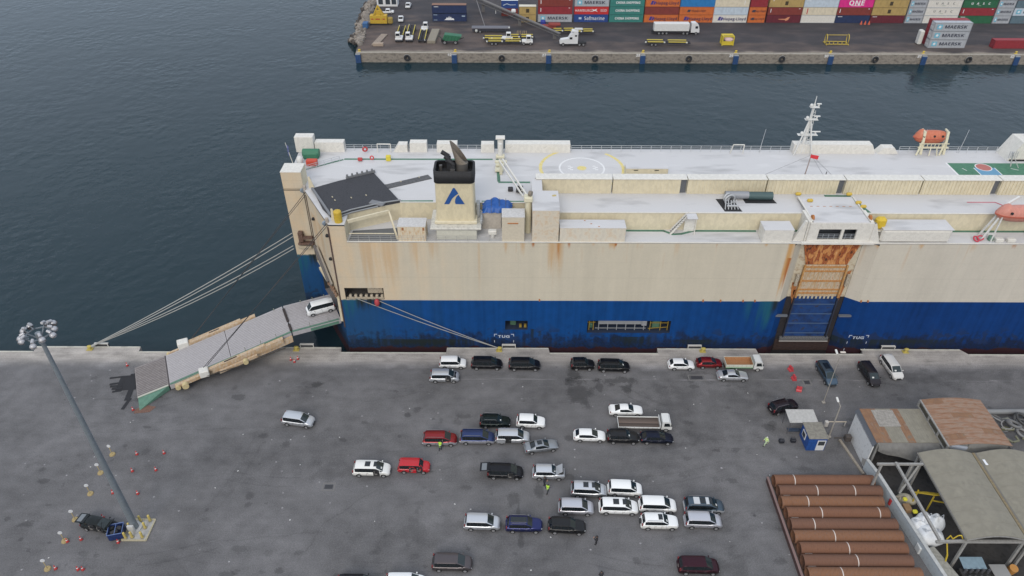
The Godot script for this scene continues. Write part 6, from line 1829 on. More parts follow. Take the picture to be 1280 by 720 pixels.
	obj("pane", MB.new().box(Vector3(-1.38, 1.5, -0.2), Vector3(0.02, 0.8, 0.9)), mat(0.03, 0.035, 0.05, 0.15), wn)
	var dr := part("door", bo)
	obj("leaf", MB.new().box(Vector3(0.55, 1.15, 1.53), Vector3(1.2, 2.0, 0.06)), mat(0.60, 0.61, 0.62, 0.6), dr)
	obj("pane", MB.new().box(Vector3(0.55, 1.6, 1.57), Vector3(0.9, 0.8, 0.03)), mat(0.04, 0.045, 0.05, 0.2), dr)
	var sh := thing("shelter", "open shelter with pale grey sheet roof beside the blue cabin", "shelter", Vector3(42.4, 0, -74.9))
	for k in 5:
		obj("roof_sheet", MB.new().box(Vector3(-1.64 + k * 0.82, 2.62 + 0.01 * (k % 2), 0), Vector3(0.84, 0.05, 2.5), Basis(Vector3.RIGHT, 0.06)), worn("shelter", 223, [Color(0.33, 0.32, 0.31), Color(0.46, 0.455, 0.44)], 3.0, 0.8), sh)
	for q in [[-1.9, -1.1], [-1.9, 1.1], [1.9, -1.1], [1.9, 1.1]]:
		obj("post", MB.new().box(Vector3(q[0], 1.3, q[1]), Vector3(0.1, 2.6, 0.1)), mat(0.10, 0.10, 0.11, 0.6), sh)
	obj("bench", MB.new().bbox(Vector3(-0.8, 0.45, 0.6), Vector3(2.0, 0.1, 0.5), 0.03).box(Vector3(-0.8, 0.2, 0.6), Vector3(1.8, 0.4, 0.1)), mat(0.03, 0.05, 0.09, 0.7), sh)
	for q in [[39.2, -72.2, "black suitcase on the asphalt near the kneeling hi-vis figure"], [40.9, -72.3, "small dark bin left of the blue cabin"]]:
		var t := thing("dark_case", q[2], "case", Vector3(q[0], 0, q[1]))
		obj("case", MB.new().bbox(Vector3(0, 0.3, 0), Vector3(0.75, 0.6, 0.55), 0.08), mat(0.015, 0.017, 0.024, 0.5), t)
		obj("handle", MB.new().tube([Vector3(-0.2, 0.6, 0), Vector3(-0.15, 0.72, 0), Vector3(0.15, 0.72, 0), Vector3(0.2, 0.6, 0)], 0.03), mat(0.1, 0.1, 0.11, 0.5), t)
	# lamp posts
	for q in [[46.5, -73.3, 6.3, "near lamp post with a white lantern behind the blue cabin"], [48.0, -80.2, 9.2, "thin tall lamp post with twin lanterns by the dark grey van"]]:
		var l := thing("lamp_post", q[3], "lamp post", Vector3(q[0], 0, q[1]))
		obj("pole", MB.new().cyl(Vector3.ZERO, Vector3(0, q[2], 0), 0.12 if q[2] < 8.0 else 0.07, 0.08 if q[2] < 8.0 else 0.05, 10).bbox(Vector3(0, 0.1, 0), Vector3(0.5, 0.2, 0.5), 0.04), mat(0.30, 0.28, 0.25, 0.6), l)
		obj("arm", MB.new().bar(Vector3(0, q[2], 0), Vector3(-0.25, q[2] + 0.5, -0.5), 0.09), mat(0.30, 0.28, 0.25, 0.6), l)
		obj("lantern", MB.new().bbox(Vector3(-0.3, q[2] + 0.6, -0.75), Vector3(0.32, 0.2, 0.85), 0.08, Basis(Vector3.RIGHT, 0.25)), mat(0.62, 0.62, 0.60, 0.5), l)
		if q[2] > 8.0:
			obj("lantern", MB.new().bbox(Vector3(0.4, q[2] + 0.9, -0.3), Vector3(0.8, 0.2, 0.35), 0.08), mat(0.55, 0.5, 0.45, 0.5), l)
	var bm := thing("barrier_arm", "thin pale barrier arm between the lamp post and the white shed", "barrier", Vector3(46.7, 0, -75.4))
	obj("arm", MB.new().cyl(Vector3(0, 0.9, 0), Vector3(2.9, 0.9, 0), 0.07), mat(0.48, 0.42, 0.33, 0.7), bm)
	obj("pedestal", MB.new().bbox(Vector3(0, 0.5, 0), Vector3(0.5, 1.0, 0.5), 0.06).box(Vector3(2.8, 0.45, 0), Vector3(0.1, 0.9, 0.1)), mat(0.5, 0.48, 0.45, 0.7), bm)
	# tangle of hoses and scrap by the right border
	var sc := thing("scrap_heap", "tangled heap of grey hoses and scrap beside the arched roof shed", "scrap heap", Vector3(74.5, 0, -73.5))
	var rng := RandomNumberGenerator.new()
	rng.seed = 77
	for k in 26:
		var o := Vector3(rng.randf_range(-3.5, 6), rng.randf_range(0.3, 1.6), rng.randf_range(-3.4, 4.0))
		var g := rng.randf_range(0.05, 0.28)
		if k % 2:
			obj("hose_coil", MB.new().ring(o, Vector3(rng.randf_range(-0.5, 0.5), 1, rng.randf_range(-0.5, 0.5)), rng.randf_range(0.5, 1.1), rng.randf_range(0.1, 0.24), 16, 6), mat(snappedf(g, 0.05), snappedf(g, 0.05), snappedf(g * 0.98, 0.05), 0.7), sc)
		else:
			var tb := []
			var q := o
			for j in 4:
				tb.append(q)
				q += Vector3(rng.randf_range(-1.2, 1.2), rng.randf_range(-0.3, 0.3), rng.randf_range(-0.8, 0.8))
				q.y = maxf(q.y, 0.2)
			obj("bent_pipe", MB.new().tube(tb, rng.randf_range(0.1, 0.25), 8), mat(snappedf(g, 0.05), snappedf(g, 0.05), snappedf(g * 0.95, 0.05), 0.6), sc)
	obj("grey_pipe_run", MB.new().tube([Vector3(-3.2, 0.5, -3.2), Vector3(-3.0, 0.7, -4.2), Vector3(6, 0.7, -4.4)], 0.4, 10), mat(0.20, 0.205, 0.21, 0.6), sc)
	# stacked steel pipes
	var pm := [worn("pipe a", 231, [Color(0.097, 0.045, 0.027), Color(0.177, 0.082, 0.047), Color(0.133, 0.059, 0.034)], 2.2, 0.9, 0.03, 0.0, Vector3(1.5, 0.5, 0.5)), worn("pipe b", 232, [Color(0.088, 0.043, 0.028), Color(0.150, 0.074, 0.047), Color(0.119, 0.065, 0.049)], 2.2, 0.9, 0.03, 0.0, Vector3(1.5, 0.5, 0.5)), worn("pipe c", 233, [Color(0.115, 0.052, 0.028), Color(0.203, 0.095, 0.047), Color(0.133, 0.086, 0.072)], 2.2, 0.9, 0.03, 0.0, Vector3(1.5, 0.5, 0.5))]
	var band := mat(0.55, 0.50, 0.46, 0.8)
	var rings := [[2.6], [5.0, 10.0], [3.4], [4.4, 11.9], [2.9], [5.0], [5.9], [6.5], [4.0], [3.0]]
	var order := ["farthest pipe of the stack", "second pipe from the far side", "third pipe from the far side", "fourth pipe from the far side", "fifth pipe from the far side", "sixth pipe with a yellowed top", "seventh pipe from the far side", "eighth pipe from the far side", "ninth pipe from the far side", "nearest pipe of the stack"]
	for k in 10:
		var z := -64.5 + k * 1.745
		var x0 := 35.7 + 0.02 * k + 0.12 * sin(k * 2.3)
		var t := thing("steel_pipe", "long rusty steel pipe, " + order[k] + " beside the low wall", "pipe", Vector3(x0, 0.95, z), 0.0, "rusty pipes stacked side by side")
		var ln := 13.5 + 0.25 * sin(k * 1.7)
		var r := 0.84
		var b := MB.new()
		b.cyl(Vector3.ZERO, Vector3(ln, 0, 0), r, r, 28, false)
		b.cyl(Vector3.ZERO, Vector3(ln, 0, 0), r - 0.05, r - 0.05, 24, false)
		for i in 28:
			var t0 := TAU * i / 28
			var t1 := TAU * (i + 1) / 28
			for x in [0.0, ln]:
				b.quad(Vector3(x, cos(t0) * r, sin(t0) * r), Vector3(x, cos(t1) * r, sin(t1) * r), Vector3(x, cos(t1) * (r - 0.05), sin(t1) * (r - 0.05)), Vector3(x, cos(t0) * (r - 0.05), sin(t0) * (r - 0.05)), Vector3(-1 if x == 0.0 else 1, 0, 0))
		obj("tube", b, pm[k % 3], t)
		var wd := MB.new()
		for j in 6:
			wd.ring(Vector3(1.3 + j * 2.35, 0, 0), Vector3.RIGHT, r - 0.004, 0.012, 28, 4)
		obj("weld_seam", wd, mat(0.10, 0.055, 0.04, 0.9), t)
		for x in rings[k]:
			obj("white_band", MB.new().cyl(Vector3(x, 0, 0), Vector3(x + 0.12, 0, 0), r + 0.006, r + 0.006, 28, false), band, t)
		if k in [1, 3, 6, 7]:
			obj("chalk_mark", MB.new().box(Vector3(0.9, r * 0.28, r * 0.965), Vector3(0.9, 0.07, 0.02)), band, t)
	for x in [36.0, 48.4]:
		tag(obj("timber_bearer", MB.new().bbox(Vector3(x, 0.06, -56.6), Vector3(0.4, 0.11, 18.5), 0.02), mat(0.12, 0.07, 0.05, 0.9)), "timber bearer under the %s ends of the rusty pipes" % ("left" if x < 40 else "right"), "bearer")
	var rail := thing("steel_rail", "long dark steel rail lying along the open ends of the rusty pipes", "rail", Vector3(35.1, 0, -57.0))
	obj("web", MB.new().bar(Vector3(0, 0.45, -8.2), Vector3(0.1, 0.45, 9.5), 0.14, 0.9), mat(0.07, 0.035, 0.03, 0.85), rail)
	obj("flange", MB.new().bar(Vector3(0, 0.92, -8.2), Vector3(0.1, 0.92, 9.5), 0.3, 0.06), mat(0.20, 0.13, 0.12, 0.8), rail)

# ---------------------------------------------------------------- containers
func container_mesh(l: float, which: String) -> ArrayMesh:
	var key := "container %s %s" % [l, which]
	if shapes.has(key):
		return shapes[key]
	var b := MB.new()
	var h := 2.7
	var d := 2.44
	if which == "walls":
		# trapezoid corrugation on the long sides, plain roof and ends
		var n := int(l / 0.36)
		var x0 := -l * 0.5 + 0.12
		var p := (l - 0.24) / n
		for s in [-1.0, 1.0]:
			for i in n:
				var zs := [0.0, -0.05, -0.05, 0.0]
				var xs := [0.0, 0.18, 0.5, 0.68]
				for k in 4:
					var xa: float = x0 + (i + xs[k]) * p
					var xb: float = x0 + (i + (xs[k + 1] if k < 3 else 1.0)) * p
					var za: float = d * 0.5 - 0.02 + zs[k]
					var zb: float = d * 0.5 - 0.02 + (zs[k + 1] if k < 3 else 0.0)
					b.quad(Vector3(xa, 0.1, s * za), Vector3(xb, 0.1, s * zb), Vector3(xb, h - 0.1, s * zb), Vector3(xa, h - 0.1, s * za), Vector3(0, 0, s))
		b.box(Vector3(0, h - 0.06, 0), Vector3(l - 0.2, 0.06, d - 0.1))
		b.box(Vector3(0, 0.08, 0), Vector3(l - 0.2, 0.06, d - 0.1))
		for s in [-1.0, 1.0]:
			b.box(Vector3(s * (l * 0.5 - 0.06), h * 0.5, 0), Vector3(0.05, h - 0.2, d - 0.2))
	else:
		for s in [-1.0, 1.0]:
			for q in [0.07, h - 0.07]:
				b.box(Vector3(0, q, s * (d * 0.5 - 0.05)), Vector3(l - 0.3, 0.13, 0.1))
				b.box(Vector3(s * (l * 0.5 - 0.06), q, 0), Vector3(0.12, 0.13, d - 0.3))
			for t in [-1.0, 1.0]:
				b.box(Vector3(s * (l * 0.5 - 0.08), h * 0.5, t * (d * 0.5 - 0.08)), Vector3(0.16, h, 0.16))
	shapes[key] = b.mesh()
	return shapes[key]

# kind: colour name or a colour with lettering; dy stands for the tier
func container(label: String, kind: String, at: Vector3, l := 12.19, group := "") -> Node3D:
	var cols := {
		"grey": Color(0.36, 0.38, 0.41), "red": Color(0.25, 0.022, 0.03), "brown": Color(0.20, 0.035, 0.025), "blue": Color(0.018, 0.055, 0.22), "bright red": Color(0.48, 0.025, 0.025),
		"teal": Color(0.035, 0.19, 0.165), "orange": Color(0.52, 0.135, 0.03), "sky": Color(0.02, 0.17, 0.42), "white": Color(0.58, 0.60, 0.61), "cream": Color(0.60, 0.54, 0.42), "maroon": Color(0.12, 0.015, 0.025),
		"tan": Color(0.40, 0.285, 0.105), "pale blue": Color(0.46, 0.53, 0.60), "navy": Color(0.016, 0.03, 0.09), "magenta": Color(0.62, 0.02, 0.22), "green": Color(0.02, 0.115, 0.05), "slate": Color(0.10, 0.155, 0.19), "dust blue": Color(0.16, 0.22, 0.28)}
	var col: String = kind.split(":")[0]
	var logo: String = kind.split(":")[1] if ":" in kind else ""
	var c: Color = cols[col]
	var t := thing("shipping_container", label, "container", at, 0.0, group)
	var m := worn("box " + col, col.hash() % 1000, [c * 0.82, c, c * 1.1, c * 0.93], 7.0, 0.6, 0.02, 0.0, Vector3(1, 0.5, 1))
	obj("corrugated_walls", container_mesh(l, "walls"), m, t)
	obj("corner_frame", container_mesh(l, "frame"), worn("boxframe " + col, col.hash() % 1000 + 1, [c * 0.6, c * 0.85], 3.0, 0.6), t)
	var z := 1.225
	var w := mat(0.72, 0.73, 0.74, 0.7)
	var k := mat(0.03, 0.035, 0.06, 0.7)
	var s := l / 12.19
	match logo:
		"star":
			lettering("MAERSK", 1.0 if l > 10.0 else 0.75, k, t, Vector3(0.9 * s, 1.35, z), 0.0, "lettering", true, 1.35 * s if l > 10.0 else 0.95)
			obj("star_panel", MB.new().box(Vector3(-4.3 * s, 1.35, z), Vector3(1.7 * s, 1.5, 0.02)), mat(0.16, 0.42, 0.55, 0.7), t)
			var st := PackedVector2Array()
			for i in 14:
				var r := 0.55 if i % 2 == 0 else 0.26
				st.append(Vector2(cos(TAU * i / 14) * r * s, sin(TAU * i / 14) * r))
			obj("star", MB.new().prism(st, 0.02, Vector3(-4.3 * s, 1.35, z + 0.01)), w, t)
		"hamburg":
			lettering("HAMBURG", 0.75, w, t, Vector3(-2.9, 1.3, z), 0.0, "lettering", false, 1.2)
			lettering("SÜD", 0.75, w, t, Vector3(4.3, 1.3, z), 0.0, "lettering", false, 1.2)
			obj("pennant", MB.new().prism(P([-1.2, -0.5, 0.2, -0.1, 1.3, -0.5, 0.6, 0.1, 1.0, 0.6, -0.1, 0.25, -1.0, 0.6, -0.4, 0.05]), 0.02, Vector3(1.0, 1.35, z)), w, t)
		"safmarine":
			lettering("Safmarine", 1.15, w, t, Vector3(1.2, 1.3, z), 0.0, "lettering", false, 1.0)
			obj("emblem", MB.new().box(Vector3(-3.9, 1.35, z), Vector3(1.0, 0.7, 0.02)), mat(0.45, 0.55, 0.7, 0.7), t)
		"china":
			lettering("CHINA SHIPPING", 0.8, w, t, Vector3(0.3, 1.35, z), 0.0, "lettering", true, 0.95)
		"hapag":
			var ink := mat(0.02, 0.02, 0.10, 0.7) if col == "white" or at.z > -268.0 else mat(0.06, 0.02, 0.06, 0.7)
			lettering("Hapag-Lloyd", 0.95 if l > 10.0 else 0.55, ink, t, Vector3(1.7 * s, 1.25, z), 0.0, "lettering", true, 1.05)
			obj("emblem", MB.new().prism(P([-0.9, -0.6, -0.1, -0.6, 0.3, 0.7, -0.5, 0.7]), 0.02, Vector3(-3.4 * s, 1.35, z)).prism(P([0.1, -0.6, 0.7, -0.6, 1.0, 0.2, 0.5, 0.7]), 0.02, Vector3(-3.4 * s, 1.35, z)), mat(0.04, 0.03, 0.22, 0.7), t)
		"hapag small":
			lettering("Hapag-Lloyd", 0.6, mat(0.10, 0.03, 0.03, 0.7), t, Vector3(0.6 * s, 1.35, z), 0.0, "lettering", true, 1.0)
			obj("emblem", MB.new().prism(P([-0.6, -0.4, 0.4, -0.4, 0.7, 0.4, -0.3, 0.4]), 0.02, Vector3(-2.8 * s, 1.35, z)), k, t)
		"one":
			lettering("ONE", 1.7, w, t, Vector3(0.1, 1.5, z), 0.0, "lettering", true, 1.15)
			obj("underline", MB.new().box(Vector3(0.1, 0.55, z), Vector3(3.4, 0.16, 0.02)), w, t)
		"uasc":
			for i in 4:
				lettering("UASC"[i], 0.75, w if col == "green" else mat(0.22, 0.23, 0.22, 0.7), t, Vector3(-2.9 + i * 2.0, 1.45, z), 0.0, "lettering", true, 1.2)
			obj("underline", MB.new().box(Vector3(-0.2, 0.75, z), Vector3(1.2, 0.12, 0.02)), mat(0.35, 0.42, 0.34, 0.7), t)
		"msc":
			obj("emblem", MB.new().box(Vector3(0, 1.35, z), Vector3(1.1, 1.3, 0.02)), mat(0.05, 0.035, 0.015, 0.7), t)
		"bird":
			obj("emblem", MB.new().prism(P([-2.4, 0.0, 0.1, 0.05, 0.9, 0.6, 1.7, 0.75, 1.2, -0.3, 0.3, -0.75, 0.2, -0.35, -2.2, -0.2]), 0.02, Vector3(0.5, 1.35, z)), mat(0.60, 0.25, 0.13, 0.7), t)
		"swan":
			obj("emblem", MB.new().prism(P([-1.9, -0.5, 1.7, -0.5, 1.6, -0.1, 1.2, 0.2, 0.8, 0.0, 0.5, 0.7, 0.1, 0.1, -0.1, 0.9, -0.5, 0.1, -0.9, 0.5, -1.2, 0.0]), 0.02, Vector3(0.0, 1.0, z)), w, t)
			obj("mark", MB.new().box(Vector3(-5.0, 2.3, z), Vector3(1.4, 0.16, 0.02)).box(Vector3(-5.0, 0.5, z), Vector3(1.3, 0.16, 0.02)).box(Vector3(5.0, 1.9, z), Vector3(1.2, 0.35, 0.02)), mat(0.35, 0.45, 0.55, 0.7), t)
		"patch":
			obj("red_emblem", MB.new().prism(P([-1.6, -0.7, 0.9, -0.7, 1.7, 0.7, -0.9, 0.7]), 0.02, Vector3(0.4, 1.35, z)), mat(0.50, 0.08, 0.10, 0.7), t)
		"redmarks":
			obj("red_mark", MB.new().box(Vector3(-4.4, 1.35, z), Vector3(0.35, 2.0, 0.02)), mat(0.45, 0.05, 0.05, 0.7), t)
		"text":
			obj("white_line", MB.new().box(Vector3(-4.6, 2.2, z), Vector3(1.6, 0.16, 0.02)), w, t)
		"ticks":
			obj("white_mark", MB.new().box(Vector3(-5.1, 1.5, z), Vector3(0.22, 1.3, 0.02)).box(Vector3(5.0, 2.2, z), Vector3(0.5, 0.2, 0.02)), w, t)
		"bluelines":
			obj("white_lettering_stroke", MB.new().prism(P([-2.4, -0.3, -1.0, 0.3, 0.2, -0.1, 2.2, 0.0, 2.2, 0.2, 0.2, 0.15, -1.0, 0.6, -2.4, 0.0]), 0.02, Vector3(0, 1.2, z)), mat(0.4, 0.47, 0.56, 0.7), t)
	return t

func build_containers() -> void:
	# stacks along the terminal front: x of the middle, length, colours from the ground up
	var stacks := [
		[15.0, 12.19, ["grey:star", "red:ticks", "brown:ticks", "grey"], "behind the white tractor"],
		[27.9, 12.19, ["blue:safmarine", "bright red:hamburg", "grey:star", "blue"], "with a bright red middle box"],
		[40.4, 12.19, ["teal:china", "teal:china", "teal:china", "teal"], "all teal"],
		[52.9, 12.19, ["orange:hapag", "brown", "orange:hapag", "brown"], "behind the white lorry's trailer"],
		[65.3, 12.19, ["orange:hapag", "orange:hapag small", "sky", "dust blue"], "behind the white lorry's cab"],
		[77.5, 12.19, ["white:hapag", "pale blue", "cream", "white"], "right of the orange and blue stack"],
		[87.0, 6.06, ["orange:hapag small", "orange:hapag small", "red:ticks", "red"], "of short boxes, two of them orange"],
		[96.7, 12.19, ["maroon:bird", "brown:ticks", "tan:msc", "tan"], "with a tan box on two dark red ones"],
		[109.0, 12.19, ["white", "cream:redmarks", "pale blue:text", "white"], "right of the orange bird emblem"],
		[121.3, 12.19, ["navy:text", "brown:ticks", "magenta:one", "red"], "with the magenta box"],
		[133.7, 12.19, ["maroon:text", "tan:msc", "tan:msc", "tan"], "with two tan boxes on a maroon one"],
		[143.3, 6.06, ["grey:star", "grey:star", "grey:star", "red"], "of short grey boxes"],
		[152.6, 12.19, ["white", "white:uasc", "white:uasc", "white"], "all white behind the grey reefers"],
		[165.1, 12.19, ["green:text", "red:ticks", "green:uasc", "green"], "of green and dark red boxes"],
		[174.6, 6.06, ["grey:star", "grey:star", "grey:star", "grey:star"], "of short grey boxes near the right border"],
		[184.0, 12.19, ["slate:patch", "pale blue:star", "slate:patch", "bright red"], "cut by the right border"]]
	var tier := ["bottom", "second", "third", "topmost"]
	for q in stacks:
		for k in 4:
			var kind: String = q[2][k]
			container("%s %s container, %s in the stack %s" % ["short" if q[1] < 10.0 else "long", kind.split(":")[0].replace("sky", "bright blue"), tier[k], q[3]], kind, Vector3(q[0], k * 2.72, -269.6), q[1], "containers stacked along the terminal front")
	for k in 2:
		container("tan short container, %s of the pair behind the low black trailer" % ["lower", "upper"][k], "tan:msc", Vector3(5.2, k * 2.72, -269.0), 6.06, "small stacks left of the long containers")
		container(["brown short container under the blue one behind the boom", "blue short container with white roof behind the lattice boom"][k], ["brown:ticks", "blue:bluelines"][k], Vector3(-1.2, k * 2.72, -276.4), 6.06, "small stacks left of the long containers")
		container("navy long container, %s of the pair standing alone left of the boom" % ["lower", "upper"][k], ["navy:swan", "navy:text"][k], Vector3(-22.7, k * 2.9, -269.8), 12.19, "navy containers standing alone")
	var wr := MB.new()
	tag(obj("roof_board", MB.new().bbox(Vector3(5.2, 5.5, -269.0), Vector3(6.1, 0.06, 2.46), 0.02), mat(0.60, 0.57, 0.48, 0.8)), "pale board laid on the roof of the upper tan container", "board")
	tag(obj("roof_board", MB.new().bbox(Vector3(-1.2, 5.5, -276.4), Vector3(6.1, 0.06, 2.46), 0.02), mat(0.66, 0.66, 0.64, 0.8)), "white board laid on the roof of the blue container behind the boom", "board")
	tag(obj("roof_board", MB.new().bbox(Vector3(-22.7, 5.68, -269.8), Vector3(12.2, 0.06, 2.46), 0.02), mat(0.22, 0.12, 0.08, 0.8)), "rust brown roof cover on the navy containers", "board")
	# three grey reefers near the edge, machinery at their left end, and red ones close behind
	for k in 3:
		var t := container("long grey container, %s of the three stacked by the quay edge" % tier[k].replace("third", "top"), "grey:star", Vector3(142.9, k * 2.75, -243.4), 12.19, "three grey containers by the quay edge")
		obj("machinery_end", MB.new().box(Vector3(-6.14, 1.35, 0), Vector3(0.08, 2.3, 2.0)).bbox(Vector3(-6.24, 0.8, 0), Vector3(0.2, 0.9, 1.6), 0.04).cyl(Vector3(-6.2, 1.9, -0.45), Vector3(-6.3, 1.9, -0.45), 0.4, 0.4, 12), mat(0.42, 0.43, 0.44, 0.6), t)
		var t2 := container("dark red container, %s of the stack hidden behind the three grey ones" % tier[k].replace("third", "top"), "red:ticks", Vector3(143.3, k * 2.75, -246.2), 12.19, "red containers behind the grey ones")
	tag(obj("white_genset", MB.new().bbox(Vector3(135.3, 2.4, -246.0), Vector3(1.4, 4.6, 2.2), 0.3), worn("genset", 302, [Color(0.50, 0.49, 0.45), Color(0.68, 0.67, 0.63)], 2.0, 0.7)), "white louvred power unit at the end of the grey containers", "power unit")
	container("lone dark red container lying by the quay edge at the right border", "red", Vector3(164.2, 0, -243.0), 12.19)

# ---------------------------------------------------------------- vehicles on the far quay
func wheels(t: Node3D, spots: Array, r := 0.5, w := 0.4, rim_m: Material = null) -> void:
	var key := "wheel %s %s" % [r, w]
	if not shapes.has(key):
		var tb := MB.new()
		tb.cyl(Vector3(0, 0, -w * 0.5), Vector3(0, 0, w * 0.5), r, r, 18)
		shapes[key] = tb.mesh()
		var rb := MB.new()
		rb.cyl(Vector3(0, 0, -w * 0.5 - 0.015), Vector3(0, 0, w * 0.5 + 0.015), r * 0.64, r * 0.64, 14)
		shapes[key + "r"] = rb.mesh()
	for q in spots:
		var o := obj("wheel", shapes[key], mat(0.014, 0.014, 0.015, 0.85), t, q)
		obj("rim", shapes[key + "r"], rim_m if rim_m else mat(0.30, 0.30, 0.31, 0.4, 0.5), o)

func chassis(label: String, at: Vector3, turn: float, l: float, two_decks := true, cab := "") -> Node3D:
	var t := thing("terminal_trailer", label, "trailer", at, turn, "yellow and black terminal trailers")
	var black := worn("trailer black", 311, [Color(0.012, 0.013, 0.02), Color(0.035, 0.035, 0.045)], 2.0, 0.7)
	var yel := mat(0.55, 0.45, 0.08, 0.6)
	var fr := MB.new()
	for s in [-1.0, 1.0]:
		fr.box(Vector3(0, 1.05, s * 0.55), Vector3(l, 0.4, 0.25))
		fr.box(Vector3(0, 1.0, s * 1.15), Vector3(l * 0.96, 0.25, 0.12))
	var n := int(l / 1.2)
	for k in n + 1:
		fr.box(Vector3(-l * 0.5 + k * l / n, 1.05, 0), Vector3(0.25, 0.25, 2.4))
	obj("frame", fr, black, t)
	for q in ([[-l * 0.28, l * 0.36], [l * 0.22, l * 0.42]] if two_decks else [[0.0, l * 0.9]]):
		obj("yellow_guide_rail", MB.new().bbox(Vector3(q[0], 1.45, -1.05), Vector3(q[1], 0.3, 0.22), 0.04).bbox(Vector3(q[0], 1.45, 1.05), Vector3(q[1], 0.3, 0.22), 0.04), yel, t)
	var lamps := MB.new()
	for x in [-0.5, -0.08, 0.42]:
		lamps.bbox(Vector3(x * l, 1.3, 1.1), Vector3(0.5, 0.5, 0.2), 0.05)
	obj("white_marker", lamps, mat(0.62, 0.62, 0.58, 0.6), t)
	wheels(t, [Vector3(-l * 0.36, 0.5, 1.0), Vector3(-l * 0.36 + 1.25, 0.5, 1.0), Vector3(-l * 0.36, 0.5, -1.0), Vector3(-l * 0.36 + 1.25, 0.5, -1.0)], 0.5, 0.45)
	if cab:
		tractor_cab(t, l * 0.5 + 1.4)
	return t

func tractor_cab(t: Node3D, x: float) -> void:
	var w := mat(0.62, 0.62, 0.61, 0.5)
	obj("cab_base", MB.new().bbox(Vector3(x, 1.0, 0), Vector3(3.6, 0.8, 2.4), 0.12), w, t)
	obj("cab", MB.new().bbox(Vector3(x + 0.4, 2.2, 0.35), Vector3(1.6, 1.7, 1.5), 0.15), w, t)
	obj("cab_glass", MB.new().box(Vector3(x + 0.4, 2.45, 0.35), Vector3(1.64, 0.8, 1.2)).box(Vector3(x + 0.4, 2.45, 0.35), Vector3(1.2, 0.8, 1.54)), mat(0.015, 0.02, 0.028, 0.15), t)
	obj("bumper", MB.new().bbox(Vector3(x + 1.75, 0.7, 0), Vector3(0.3, 0.5, 2.4), 0.08), mat(0.05, 0.05, 0.06, 0.7), t)
	wheels(t, [Vector3(x + 1.0, 0.5, 1.05), Vector3(x + 1.0, 0.5, -1.05), Vector3(x - 1.2, 0.5, 1.05), Vector3(x - 1.2, 0.5, -1.05)], 0.5, 0.4)

